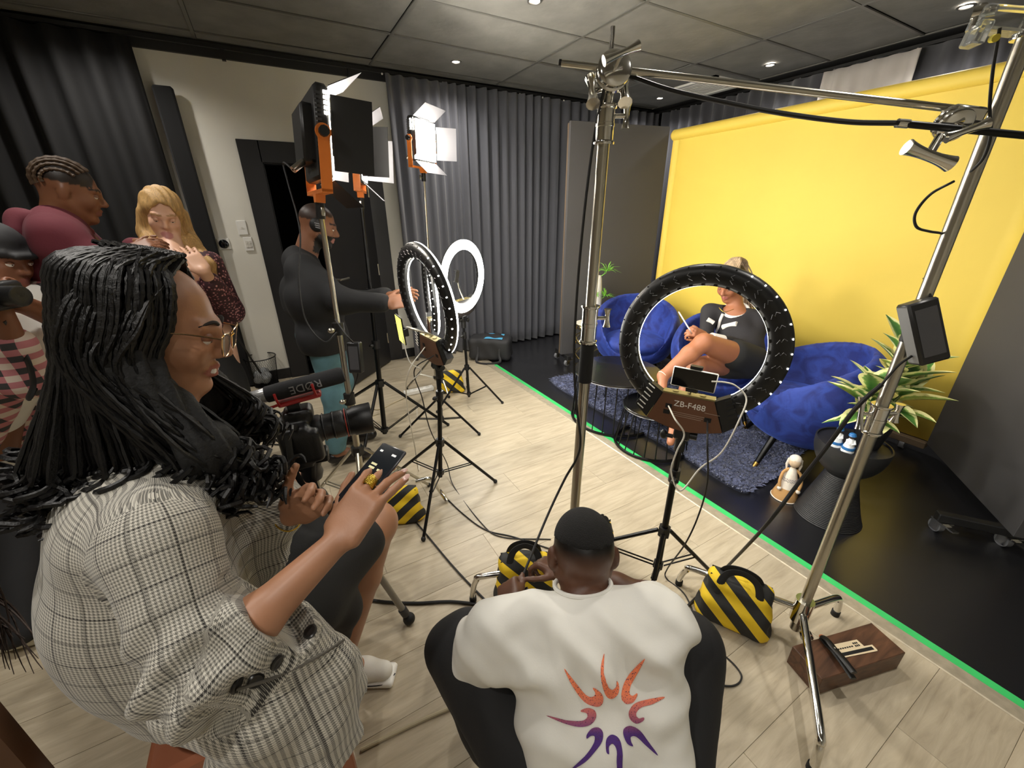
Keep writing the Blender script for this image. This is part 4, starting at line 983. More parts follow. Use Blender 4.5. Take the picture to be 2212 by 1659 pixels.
cable([fl(540, 968, .005), fl(590, 960, .005), fl(650, 968, .005), fl(690, 985, .005)], .005, CABB, 'short black cable on the floor behind the camera tripod')
cable([fl(880, 856, .01), fl(850, 870, .005), fl(815, 885, .005), fl(780, 872, .005), fl(760, 885, .005), fl(790, 900, .005), fl(820, 893, .005)], .006, CABC, 'beige cable coiled on the floor beside the power strip')
# power strip
q = fl(905, 848); t = thing('power_strip', q, 'white power strip on the floor under the side-on ring light', 'power strip'); M = frame(q, fl(930, 843)-fl(880, 854))
b = MB(M); b.box((0, 0, .02), (.14, .028, .02), bev=.006); b.build('body', WHT, t)
for k in range(4): b = MB(M); b.lathe([(0, .0395), (.018, .0395), (.019, .0415), (.016, .0415), (.015, .0405), (0, .0405)], 16, M=np.array(Matrix.Translation((-.095+k*.06, 0, 0)))); b.build('socket', mat('ivory_plastic', 'd5d2c8'), t)
# ---------------------------------------------------------------- props on the floor
def stripes():
    m, t, b = nodes('hazard_stripe_canvas'); uv = t.nodes.new('ShaderNodeUVMap'); sp = t.nodes.new('ShaderNodeSeparateXYZ'); link(t, uv, 0, sp, 0)
    ad = t.nodes.new('ShaderNodeMath'); ad.operation = 'ADD'; link(t, sp, 'X', ad, 0); link(t, sp, 'Y', ad, 1)
    fr = t.nodes.new('ShaderNodeMath'); fr.operation = 'FRACT'; link(t, ad, 0, fr, 0)
    gt = t.nodes.new('ShaderNodeMath'); gt.operation = 'GREATER_THAN'; link(t, fr, 0, gt, 0); gt.inputs[1].default_value = .52
    mx = t.nodes.new('ShaderNodeMix'); mx.data_type = 'RGBA'; link(t, gt, 0, mx, 0); mx.inputs[6].default_value = (*srgb('232322'), 1); mx.inputs[7].default_value = (*srgb('e8c420'), 1)
    link(t, mx, 2, b, 'Base Color'); b.inputs['Roughness'].default_value = .7
    tc = t.nodes.new('ShaderNodeTexCoord'); n = t.nodes.new('ShaderNodeTexNoise'); n.inputs['Scale'].default_value = 40; link(t, tc, 'Object', n, 'Vector')
    bp = t.nodes.new('ShaderNodeBump'); bp.inputs['Strength'].default_value = .3; bp.inputs['Distance'].default_value = .004; link(t, n, 'Fac', bp, 'Height'); link(t, bp, 0, b, 'Normal')
    return m
HAZ = stripes(); CANV = mat('black_canvas', '1c1c1c', .8, bump=.3, bscale=60)
def sandbag(o, deg, w, h, d, lab, pitch=7.5, lean=0., handle=True, flop=0., slant=1):
    """upright canvas pouch: w wide (local x), d deep (y), h high (z), two straps and a carrying handle"""
    M = rotz(o, deg)
    if lean: M = M@np.array(Matrix.Rotation(lean, 4, 'X'))
    t = thing('sandbag', o, lab, 'sandbag', 'striped sandbags'); R = M[:3, :3]
    s = Sdf(.0075); q = lambda *p: tf(M, p)
    s.box(q(0, 0, h*.32), (w*.5, d*.5, h*.32), .035, R, .03); s.box(q(0, flop*.3, h*.66), (w*.46, d*.34, h*.30), .03, R, .04); s.box(q(0, flop*.5, h*.9), (w*.45, d*.14, h*.1), .012, R, .03)
    for sx in (-1, 1): s.ell(q(sx*w*.42, 0, h*.1), (.04, d*.4, h*.12), R, .03)
    s.cut(q(0, 0, .002), (0, 0, -1))
    Mi = np.linalg.inv(M)
    def uvf(V, Fc):
        L = tf(Mi, V); U = np.stack([L[:, 0]*pitch*slant+L[:, 1]*pitch*.8, L[:, 2]*pitch], 1); return U[Fc.ravel()]
    rs = np.random.RandomState(int(w*1000)); ph = rs.rand(6)*6
    s.build('pouch', HAZ, t, 2, disp=lambda V, N: .004*np.sin(V[:, 0]*45+ph[0]+V[:, 2]*20)*np.sin(V[:, 2]*38+ph[1]), uvf=uvf)
    for sy in (-1, 1):
        b = MB(M); b.box((0, flop*.5+sy*d*.15, h*.9), (w*.44, .002, .016)); b.build('top_band', CANV, t, False)
    if handle:
        for sy in (-1, 1):
            pts = [(-w*.3, sy*d*.36, h*.5), (-w*.28, sy*d*.2, h*.92), (-w*.2, sy*d*.1, h*1.16), (0, sy*d*.06, h*1.25), (w*.2, sy*d*.1, h*1.16), (w*.28, sy*d*.2, h*.92), (w*.3, sy*d*.36, h*.5)]
            b = MB(M); b.sweep(spline(pts, 6), .014, 8, flat=(R@A(0, 1, 0) if False else (0, 1, 0), .22)); b.build('handle_strap', CANV, t)
    return t
q = fl(870, 1120); sandbag(q+A(0, .0, 0), -22, .20, .20, .12, 'striped sandbag beside the woman\'s knee', 9, handle=False, slant=-1)
q = fl(975, 852); sandbag(q+A(.02, .05, 0), -22, .22, .21, .09, 'striped sandbag on the floor below the ring light that faces us', 8, handle=False)
q = fl(1140, 1300); sandbag(q+A(.0, .03, 0), -28, .22, .235, .15, 'striped sandbag with raised handle in front of the crouching man', 8.5)
q = fl(1578, 1335); sandbag(q, -62, .24, .20, .15, 'striped sandbag draped over the right-hand chrome stand leg', 8, lean=.0, flop=.03)
q = fl(1290, 1180); sandbag(q, 10, .15, .14, .10, 'striped sandbag mostly hidden behind the crouching man\'s head', 9)
b = MB(); b.sweep(spline([fl(897, 1040, .16), fl(930, 1035, .15), fl(950, 1060, .06), fl(965, 1082, .012)], 8), .0115, 12); b.build('leg', CHR, tS1)
# ---- soft equipment bag
q = (fl(1012, 786)+fl(1104, 790))/2+A(.12, .2, 0); Mb = frame(q, nrm(fl(1104, 790)-fl(1012, 786)))
t = thing('equipment_bag', q, 'black soft bag with a light blue flap on the floor by the curtain', 'bag'); R = Mb[:3, :3]
BAG = mat('black_nylon', '2a2a2c', .65, bump=.35, bscale=40)
s = Sdf(.01); L = lambda *p: tf(Mb, p)
s.box(L(0, 0, .13), (.235, .14, .125), .05, R, .03); s.ell(L(.0, 0, .22), (.2, .12, .05), R, .04); s.cut(L(0, 0, .003), (0, 0, -1))
s.build('body', BAG, t, 2, disp=lambda V, N: .006*np.sin(V[:, 0]*31+V[:, 2]*23)*np.cos(V[:, 1]*27))
b = MB(Mb); V = []; F = []
for i in range(11):
    for j in range(9):
        x = -.13+.26*i/10; y = -.115+.2*j/8; V.append((x+.02, y, .2655-.35*(x*x)-1.1*max(0, -y-.04)**2-1.1*max(0, y-.04)**2))
for i in range(10):
    for j in range(8): F.append([i*9+j, (i+1)*9+j, (i+1)*9+j+1, i*9+j+1])
b.add(V, F); fp = b.build('blue_flap', mat('sky_blue_cloth', '57b4e4', .6), t)
mk = mat('print_black', '101010', .6)
for pts in ([(-.03, -.02), (-.005, .03), (.02, -.015), (.05, .02)], [(.05, .055), (.085, .05), (.085, .02), (.055, .02)], [(-.07, .05), (-.05, .06), (-.03, .05)]):
    b = MB(Mb); b.sweep([(x, y, .2685-.35*x*x) for x, y in pts], .006, 6, flat=((0, 0, 1), .25)); b.build('printed_mark', mk, fp)
b = MB(Mb); b.sweep(spline([(.12, -.14, .17), (.12, -.155, .08), (.13, -.19, .02), (.0, -.24, .012), (-.12, -.2, .012), (-.12, -.155, .08), (-.12, -.14, .17)], 8), .014, 8, flat=((0, 1, 0), .25)); b.build('strap', BAG, t)
b = MB(Mb); b.sweep([(-.2, -.128, .215), (.2, -.128, .215)], .004, 6); b.build('zip', BLK, t)
# ---- wooden box with clamp and paper tag
WAL = None
m, tt, b_ = nodes('walnut_veneer'); tc = tt.nodes.new('ShaderNodeTexCoord'); mp = tt.nodes.new('ShaderNodeMapping'); mp.inputs['Scale'].default_value = (3, 26, 26); link(tt, tc, 'Object', mp, 0)
n = tt.nodes.new('ShaderNodeTexNoise'); n.inputs['Scale'].default_value = 2; n.inputs['Detail'].default_value = 8; n.inputs['Distortion'].default_value = .8; link(tt, mp, 0, n, 'Vector')
r = tt.nodes.new('ShaderNodeValToRGB'); link(tt, n, 'Fac', r, 0); r.color_ramp.elements[0].position = .3; r.color_ramp.elements[0].color = (*srgb('3f2a1e'), 1); r.color_ramp.elements[1].position = .7; r.color_ramp.elements[1].color = (*srgb('6a4833'), 1); link(tt, r, 0, b_, 'Base Color'); b_.inputs['Roughness'].default_value = .45; WAL = m
c0 = A(1.306, .228, 0); c1_ = A(1.657, .128, 0)
ex = nrm(c1_-c0); Mx = frame(c0, ex); lx = np.linalg.norm(c1_-c0); wy = .116
t = thing('wooden_box', (c0+c1_)/2, 'dark walnut block on the floor at the foot of the right-hand stand', 'box')
b = MB(Mx); b.box((lx/2, wy/2, .043), (lx/2, wy/2, .043), bev=.002); b.build('block', WAL, t, False)
t = thing('paper_tag', tf(Mx, (.19, .055, .087)), 'cream printed card lying on the walnut block', 'card'); CRM = mat('cream_card', 'e6d3b0', .7); Mt = Mx@np.array(Matrix.Translation((.19, .055, .0868))@Matrix.Rotation(-.06, 4, 'Z'))
b = MB(Mt); b.prism([(-.06, -.02), (.085, -.022), (.088, -.018), (.088, .0), (.055, .001), (.052, .026), (-.06, .026)], 0, .0012); b.build('card', CRM, t, False)
b = MB(Mt); b.box((.015, -.0105, .0014), (.064, .0055, .0003)); b.build('dark_window', mk, t, False)
for k in range(7): b = MB(Mt); b.box((-.045+k*.0095, .008, .0014), (.0035, .0022, .0003)); b.build('printed_mark', mk, t, False)
for k in range(6): b = MB(Mt); b.box((.026+(k % 3)*.007, .007+(k//3)*.009, .0014), (.0026, .003, .0003)); b.build('printed_mark', mk, t, False)
t = thing('spring_clamp', tf(Mx, (.1, .06, .087)), 'black spring clamp gripping the card on the walnut block', 'clamp'); Mc = Mx@np.array(Matrix.Translation((.11, .058, .0885))@Matrix.Rotation(1.35, 4, 'Z'))
for s in (-1, 1):
    b = MB(Mc); b.sweep(spline([(-.085, s*.004, .004 if s < 0 else .035), (-.04, s*.004, .008 if s < 0 else .034), (0, 0, .014 if s < 0 else .024), (.03, 0, .006 if s < 0 else .022), (.055, 0, .005 if s < 0 else .012)], 6), [.006]*24+[.005], 8, flat=((0, 1, 0), 1.9)); b.build('jaw', BLK, t)
b = MB(Mc); b.torus((0, 0, 0), .009, .003, 16, 6, M=frame((0, 0, .019), (1, 0, 0), (0, 1, 0))); b.build('spring', STEEL, t)
b = MB(Mc); b.ball((.056, 0, .01), (.007, .01, .006), 10, k=6); b.build('orange_pad', mat('orange_tip', 'e58a5a', .5), t)
# ---- mesh bin with a stick and crumpled wrap
q = fl(572, 838)+A(.02, .08, 0); t = thing('mesh_bin', q, 'black wire mesh waste bin by the pale wall', 'bin'); M = rotz(q, 0)
b = MB(M)
for k in range(44):
    a = k*2*math.pi/44
    for tw in (-1, 1): b.sweep([((.10+.03*u)*math.cos(a+tw*u*.9), (.10+.03*u)*math.sin(a+tw*u*.9), .012+.27*u) for u in np.linspace(0, 1, 7)], .0009, 3, cap=False)
b.build('wire_mesh', BLKM, t, kind='stuff')
b = MB(M); b.torus((0, 0, .285), .131, .005, 32, 6); b.build('rim', BLKM, t); b = MB(M); b.lathe([(0, 0), (.104, 0), (.105, .014), (0, .014)], 28); b.build('base', BLKM, t)
s = Sdf(.01); rs = np.random.RandomState(2)
for k in range(16): s.ell(q+A(*(rs.randn(2)*.032), .05+.1*rs.rand()), .028+.02*rs.rand(), k=.006)
s.build('crumpled_plastic', mat('clear_crumpled_film', 'b9bcbc', .2, trans=.5, bump=1, bscale=90, bdist=.01), None, 0, label='crumpled clear plastic inside the mesh bin', cat='waste')
b = MB(); b.cyl(q+A(.0, .0, .03), at(508, 722, 3.45), .008, n=10); b.build('stick', BLK, None, label='black stick leaning in the mesh bin', cat='stick')
# ---- camera on tripod
TC = at(690, 1085, 1.36); TB = A(TC[0], TC[1]); GREY = mat('grey_tripod', '8c8880', .4, .5); DG = mat('dark_grey_plastic', '2e2e30', .45)
t = thing('camera_tripod', (*TB, 0), 'grey and black tripod holding the camera', 'tripod'); th = TC[2]+.10
zc = th-.10
b = MB(); b.cyl((*TB, zc-.2), (*TB, zc+.10), .015, n=14); b.build('centre_column', GREY, t)
s = Sdf(.006); s.cap((*TB, zc-.03), (*TB, zc+.03), .03, .026)
ft = [fl(885, 1345)[:2], TB+A(.08, .36), TB+A(-.34, .02)]
for f in ft: d = nrm(A(*(f-TB), 0)); s.cap(A(*TB, zc+.02), A(*TB, zc-.06)+d*.05, .02, .022)
s.build('crown', DG, t)
for f in ft:
    f = A(*f, .02); a = A(*TB, zc-.04)+nrm(A(*(f[:2]-TB), 0))*.045; k1 = a+(f-a)*.42; k2 = a+(f-a)*.5
    b = MB(); b.cyl(a, k2, .0165, n=14); lg = b.build('leg', GREY, t); b = MB(); b.cyl(k1, k2+(f-a)*.02, .0215, .0195, n=14); b.build('leg_lock', DG, lg)
    b = MB(); b.cyl(k2, f+(a-f)*.06, .0125, n=12); b.build('lower_leg', GREY, lg); b = MB(); b.cyl(f+(a-f)*.11, f+(a-f)*.05, .017, .016, n=12); b.build('lower_lock', DG, lg); b = MB(); b.ball(f+A(0, 0, .004), .024, 14, k=8); b.build('rubber_foot', RUB, lg)
cp = A(*TB, zc+.14); b = MB(); b.lathe([(0, -.04), (.028, -.04), (.034, -.02), (.03, .0), (.035, .015), (.032, .03), (0, .03)], 20, M=rotz(cp, 0)); b.build('fluid_head', DG, t)
ld = nrm(A(.93, -.1, .03)); Mk = frame(cp+A(0, 0, .04), ld); Mk[:3, :3] *= 1.2
b = MB(Mk); b.box((0, 0, .0), (.05, .028, .012), bev=.004); b.build('mount_plate', BLK, t)
hb = at(590, 990, 1.2); b = MB(); b.cyl(cp+A(-.02, -.01, .0), hb, .008, n=12); b.cyl(cp+(hb-cp)*.45, hb, .0125, n=14); b.build('pan_handle', BLK, t)
t = thing('dslr_camera', tf(Mk, (0, 0, .012)), 'black digital camera with long lens on the tripod', 'camera'); CB = mat('camera_black', '0f0f10', .4, bump=.2, bscale=300)
s = Sdf(.005); q = lambda *p: tf(Mk, p); R = Mk[:3, :3]/1.2; s_ = 1.2
s.box(q(-.01, 0, .07), A(.036, .07, .05)*s_, .014, R, .01); s.box(q(.005, .0, .128), A(.034, .03, .02)*s_, .014, R, .012); s.box(q(.018, -.055, .062), A(.03, .018, .045)*s_, .016, R, .012); s.box(q(-.012, 0, .02), A(.032, .062, .02)*s_, .012, R, .012)
s.build('body', CB, t)
b = MB(Mk@np.array(Matrix.Translation((.025, .005, .075))@Matrix.Rotation(math.pi/2, 4, 'Y'))); b.lathe([(0, 0), (.036, 0), (.037, .02), (.034, .024), (.034, .05), (.0365, .052), (.0365, .078), (.035, .08), (.037, .1), (.040, .104), (.042, .15), (.039, .152), (.037, .142), (0, .136)], 32); ln = b.build('lens', CB, t)
for z in (.03, .055, .09): b = MB(Mk@np.array(Matrix.Translation((.025+z, .005, .075))@Matrix.Rotation(math.pi/2, 4, 'Y'))); b.torus((0, 0, 0), .037, .0012, 32, 5); b.build('lens_ring', mat('lens_ring_grey', '4a4a4c', .3, .6), ln)
b = MB(Mk@np.array(Matrix.Translation((.108, .005, .075))@Matrix.Rotation(math.pi/2, 4, 'Y'))); b.torus((0, 0, .002), .038, .0012, 32, 5); b.build('red_ring', mat('red_ring', 'b0392c', .4), ln)
for x, y, z in ((-.02, -.05, .122), (-.005, -.058, .121)): b = MB(Mk); b.cyl((x, y, z-.004), (x, y, z+.006), .01, n=14); b.build('dial', BLK, t)
t = thing('shotgun_microphone', tf(Mk, (0, 0, .15)), 'black shotgun microphone with red shock mount on top of the camera', 'microphone'); Mm = Mk@np.array(Matrix.Translation((-.005, 0, .2))@Matrix.Rotation(-.1, 4, 'Y'))
b = MB(Mm@np.array(Matrix.Rotation(math.pi/2, 4, 'Y'))); b.lathe([(0, -.05), (.016, -.05), (.02, -.045), (.021, -.02), (.021, .125), (.018, .135), (0, .137)], 24); b.build('foam_windshield', mat('dark_foam', '1d1d1f', .9, bump=.4, bscale=400), t)
b = MB(Mm@np.array(Matrix.Rotation(math.pi/2, 4, 'Y'))); b.lathe([(0, -.085), (.014, -.085), (.017, -.08), (.0185, -.05), (.0185, -.045), (0, -.045)], 20); b.build('mic_body', mat('clear_grey', '8b8b8a', .2, .3), t)
RED = mat('red_mount', 'b52f2f', .35)
b = MB(Mm); b.box((.02, 0, -.032), (.05, .016, .006), bev=.003)
for x in (-.025, .06): b.sweep(spline([(x, -.018, -.03), (x, -.026, -.01), (x, -.024, .005)], 5), .003, 6); b.sweep(spline([(x, .018, -.03), (x, .026, -.01), (x, .024, .005)], 5), .003, 6)
b.sweep(spline([(-.03, -.01, -.03), (-.07, -.012, -.035), (-.078, -.012, -.055), (-.05, -.01, -.06)], 6), .0035, 6); b.build('shock_mount', RED, t)
b = MB(Mk); b.box((0, 0, .156), (.014, .012, .01)); b.build('hot_shoe', BLK, t, False)
text('RØDE', .028, Mm@np.array(Matrix.Translation((.045, -.0208, .002))@Matrix.Rotation(math.pi/2, 4, 'X')@Matrix.Rotation(math.pi, 4, 'Z')), mat('print_grey', '8e8e90', .5), t)
cable([tf(Mm, (-.085, 0, 0)), tf(Mm, (-.115, 0, -.01)), tf(Mm, (-.105, -.02, -.05)), tf(Mk, (-.04, -.06, .09))], .0035, CABB, 'short lead from microphone to camera', parent=t, name='lead')
b = MB(Mk); b.sweep(spline([(-.02, -.07, .11), (-.025, -.085, .03), (-.01, -.08, -.06), (.01, -.06, -.12), (.0, -.03, -.06), (.015, -.06, .02)], 6), .008, 6, flat=((0, 1, 0), .35)); b.build('neck_strap', BLK, t)
# ---------------------------------------------------------------- people
def head_sdf(s, M, sc=1., fem=False, big=1.):
    """head in frame M: x forward, y left, z up, origin between the ears"""
    q = lambda *p: tf(M, A(*p)*sc); R = M[:3, :3]
    s.ell(q(-.014, 0, .034), A(.096, .076, .086)*sc, R, .02*sc); s.ell(q(.03, 0, -.028), A(.06, .059, .088)*sc, R, .025*sc)
    jw = .046 if fem else .052
    for y in (-1, 1):
        s.cap(q(-.005, jw*y, -.045), q(.052, .016*y, -.098), .026*sc, .02*sc, .02*sc); s.ell(q(.058, .037*y, -.03), A(.028, .026, .03)*sc, R, .02*sc)
        s.cap(q(.074, .042*y, .02), q(.085, .012*y, .018), .011*sc, .012*sc, .015*sc)
        s.ell(q(-.008, .077*y, -.008), A(.021, .008, .031)*sc, R, .006*sc); s.ell(q(.095, .012*y, -.036), .0085*sc*big, R, .008*sc)
        s.ell(q(.096, .032*y, -.002), A(.012, .017, .011)*sc, R, .01*sc, 'sub')
    s.ell(q(.068, 0, -.104), A(.02, .022, .017)*sc, R, .018*sc)
    s.cap(q(.088, 0, .008), q(.108, 0, -.03), .008*sc, .0125*sc*big, .012*sc)
    for y in (-1, 1): s.cap(q(.082, .021*y, -.065), q(.092, 0, -.060), .0045*sc, .0065*sc, .006*sc); s.cap(q(.080, .018*y, -.076), q(.089, 0, -.077), .005*sc, .007*sc, .006*sc)
def hand_sdf(s, M, curl=(.3, .3, .3, .3), side=1, thumb=(.75, .65, -.25), sc=1., spread=.06, tcurl=.3, fwd=None):
    """hand in frame M: x towards the fingers, y towards the thumb (side=1), z out of the back of the hand"""
    q = lambda *p: tf(M, A(*p)*sc); R = M[:3, :3]
    s.box(q(.047, 0, 0), A(.046, .039, .0135)*sc, .0125*sc, R, .012*sc); s.ell(q(.02, .0, -.003), A(.035, .03, .017)*sc, R, .012*sc); s.ell(q(.035, .026*side, -.01), A(.032, .018, .014)*sc, R, .012*sc)
    for i, (y, L) in enumerate(zip((.030, .010, -.010, -.029), (.072, .081, .075, .058))):
        y *= side; a = spread*(1.5-i)*side; d = A(math.cos(a), math.sin(a), 0); p = A(.088, y, .001); cu = curl[i]; an = 0.; rr = .0088-.0006*(i == 3)
        for k, f in enumerate((.45, .3, .25)):
            an += cu*(1.0 if k == 0 else 1.25); dd = d*math.cos(an)+A(0, 0, -1)*math.sin(an); e = p+dd*L*f
            s.cap(q(*p), q(*e), rr*sc, rr*.92*sc, .005*sc); p = e; rr *= .92
    th = nrm(A(thumb[0], thumb[1]*side, thumb[2])); p = A(.022, .03*side, -.008); rr = .0115
    for k, L in enumerate((.04, .032, .026)):
        e = p+th*L; s.cap(q(*p), q(*e), rr*sc, rr*.88*sc, .006*sc); p = e; rr *= .88; th = nrm(th+A(tcurl*.6, -tcurl*.35*side, 0))
def fold(k, seed=0):
    rs = np.random.RandomState(seed); D = [nrm(rs.randn(3)) for _ in range(5)]; ph = rs.rand(5)*6; fr = rs.uniform(18, 42, 5)
    def f(V, N):
        w = 0
        for d, p_, q in zip(D, ph, fr): w = w+np.sin(V@d*q+p_+2*np.sin(V@D[0]*9+p_))
        return k*w/3
    return f
def skin_col(base, heads=(), lip=None, brow=None, hair=None, beard=None, nail=None):
    """vertex colours: skin, lips, brows and close-cropped hair or beard, in the head frame"""
    base = np.array(srgb(base))
    def f(V):
        C = np.tile(base, (len(V), 1)); w = .5+.5*np.sin(V@A(37, 51, 43)); C *= (.95+.08*w)[:, None]
        for M, sc in heads:
            L = tf(np.linalg.inv(M), V)/sc; L = np.where((np.linalg.norm(L, axis=1) < .165)[:, None], L, -9.); x, y, z = L.T
            if hair is not None: C[hair[1](x, y, z)] = srgb(hair[0])
            if beard is not None: C[beard[1](x, y, z)] = srgb(beard[0])
            if lip is not None: C[(x > .078) & ((y/.025)**2+((z+.069)/.0145)**2 < 1)] = srgb(lip)
            if brow is not None: C[(x > .06) & (np.abs(y) > .01) & (np.abs(y) < .055) & (z > .021-.1*np.abs(np.abs(y)-.03)) & (z < .031-.1*np.abs(np.abs(y)-.03))] = srgb(brow)
        return C
    return f
def eyes(t, M, sc, lidcol, down=.4):
    for y in (-1, 1):
        b = MB(M); b.ball(A(.079, .032*y, -.002)*sc, .0125*sc, 14, k=8); e = b.build('eye', mat('eye_white', 'e2ddd6', .15), t)
        b = MB(M); b.ball(A(.0835, .032*y, -.002-.004*down)*sc, A(.0085, .0062, .0062)*sc, 10, k=6); b.build('iris', mat('dark_iris', '1c120d', .1), e)
        b = MB(M); b.lathe([(.0132*sc*math.cos(a), .0132*sc*math.sin(a)) for a in np.linspace(.15 if down < .6 else -.2, math.pi/2, 6)], 18, M=np.array(Matrix.Translation(Vector(A(.0795, .032*y, -.002)*sc)))); b.build('eyelid', lidcol, e)
SKIN = vcolmat('skin', .45, .08, 220, .45)

# ============ woman in checked blazer (near left)
W1 = {}
HW = A(-.185, .905, 1.315)-RGT*.03+UPV*.022; fw = nrm(A(.95, -.12, -.26)); MH1 = frame(HW, fw, nrm(A(.25, .02, 1)))
shm = A(-.245, .865, 1.085); sR = A(-.235, .685, 1.055); sL = A(-.245, 1.045, 1.065)
eR = at(440, 1450, .60); wR = at(722, 1176, .705); eL = A(-.14, 1.07, .86); wL = at(628, 1112, .86)
hpR = A(-.235, .775, .64); hpL = A(-.285, .955, .64); kR = at(812, 1130, 1.25); kL = at(625, 1050, 1.38); aR = A(-.075, 1.085, .09); aL = A(-.14, 1.36, .09)
hdR = nrm(at(806, 1055, .745)-wR); hzR = nrm(-FWD*.8+UPV*.45-RGT*.15)
MHR = frame(wR+hdR*.008, hdR, hzR)                       # right hand, back towards us; y = z x x
hdL = nrm(at(740, 1040, .80)-wL); MHL = frame(wL+hdL*.01, hdL, nrm(A(-.2, .75, -.35)))
s = Sdf(.0048)
head_sdf(s, MH1, .98, True); s.cap(tf(MH1, (-.025, 0, -.05)), shm+A(.02, 0, .02), .05, .055, .03)
s.ell(shm+A(-.03, 0, -.13), (.08, .12, .14), k=.04); s.ell((hpR+hpL)/2+A(.01, 0, .02), (.13, .17, .11), k=.04); s.cap(shm+A(-.04, 0, -.2), (hpR+hpL)/2, .09, .12, .04)
for a, b_, c in ((sR, eR, wR), (sL, eL, wL)): s.chain([a, b_, b_+(c-b_)*.35, c], [.048, .041, .037, .0235], .02)
s.chain([hpR, kR], [.088, .064], .03); s.chain([kR, kR+(aR-kR)*.35, aR], [.06, .056, .036], .02); s.chain([hpL, kL], [.088, .064], .03); s.chain([kL, kL+(aL-kL)*.35, aL], [.06, .056, .036], .02)
for a in (aR, aL): s.cap(a, a+A(.1, -.055, -.05), .033, .025, .02)
hand_sdf(s, MHR, (.42, .30, .24, .05), 1, (.72, .62, -.3), 1.02, .16)
hand_sdf(s, MHL, (.5, .5, .5, .5), -1, (.75, .6, .2), 1.0, .05)
def nails1(V): pass
t = s.build('person', SKIN, None, 1, colf=skin_col('a6775a', [(MH1, .98)], lip='9c5a4e'), label='woman in a grey checked blazer with long black braids looking at her phone', cat='person')
PW1 = t
lid = mat('eyelid_brown', '7a4c32', .45); eyes(t, MH1, .98, lid, .7)
b = MB(MH1); b.box((.0865, 0, -.0685), (.006, .015, .0045), bev=.0015); b.build('teeth', mat('teeth', 'ece6da', .25), t, False)
for y in (-1, 1): b = MB(MH1); b.sweep(spline([A(.094, .011*y, .022), A(.0895, .031*y, .0295), A(.073, .052*y, .022)], 6), [.002]+[.0036]*6+[.0034, .003, .0025, .002, .0015, .001], 6); b.build('eyebrow', mat('dark_brow', '1d130e', .8), t)
# nails
for M, sd, cu, sp in ((MHR, 1, (.42, .30, .24, .05), .16),):
    for i, (y, L) in enumerate(zip((.030, .010, -.010, -.029), (.072, .081, .075, .058))):
        a = sp*(1.5-i)*sd; d = A(math.cos(a), math.sin(a), 0); p = A(.088, y*sd, .001); an = 0
        for k, f in enumerate((.45, .3, .25)): an += cu[i]*(1 if k == 0 else 1.25); dd = d*math.cos(an)+A(0, 0, -1)*math.sin(an); p = p+dd*L*f*1.02
        up_ = nrm(A(0, 0, 1)*math.cos(an)+d*math.sin(an)); b = MB(M); b.ball(A(0, 0, 0), (.0085, .0055, .0018), 10, M=frame(p*1.02+up_*.0045, dd, up_), k=6); b.build('fingernail', mat('pink_nail', 'd9b3a8', .2), t)
b = MB(MHR); r0 = A(.1005, .0125, -.001)*1.02
for k in range(7): b.torus((0, 0, 0), .0112, .0022, 20, 6, M=frame(r0+A(.0025*k+.0, .0006*k, -.0005*k-.0002*k*k), (0, 1, 0), nrm(A(1, .2, -.35))))
b.build('finger_ring', mat('gold_ring', 'd2b24a', .2, 1, bump=.6, bscale=500), t)
b = MB(); b.torus((0, 0, 0), .031, .0016, 28, 6, M=frame(wL-hdL*.012, nrm(np.cross(hdL, (0, 0, 1))), hdL)); b.build('bracelet', mat('gold_ring', 'd2b24a'), t)
# glasses
GL = mat('gold_frame', 'd8b48a', .2, 1.); LEN = mat('clear_lens', 'f2e6dc', .02, trans=.95)
for y in (-1, 1):
    cc = A(.112, .034*y, -.006); pts = [cc+A(0, .027*y*-1, .014), cc+A(.001, 0, .019), cc+A(-.001, .03*y, .021), cc+A(-.002, .03*y, .004), cc+A(-.001, .018*y, -.02), cc+A(0, -.012*y, -.022), cc+A(0, -.025*y, -.006)]
    b = MB(MH1); b.sweep(spline(pts, 6, True), .0015, 6, closed=True); b.sweep(spline([cc+A(-.001, .031*y, .014), A(.06, .074*y, .012), A(.0, .081*y, .008)], 6), .0014, 6); b.build('glasses_rim', GL, t)
    P_ = spline(pts, 6, True); b = MB(MH1); b.add(np.concatenate([P_+A(.0004, 0, 0), P_-A(.0004, 0, 0)]), [list(range(len(P_))), list(range(len(P_), 2*len(P_)))[::-1]]+[[i, len(P_)+i, len(P_)+(i+1) % len(P_), (i+1) % len(P_)] for i in range(len(P_))]); b.build('glasses_lens', LEN, t, False)
b = MB(MH1); b.sweep(spline([(.113, -.009, .003), (.116, 0, .007), (.113, .009, .003)], 5), .0015, 6); b.build('glasses_bridge', GL, t)
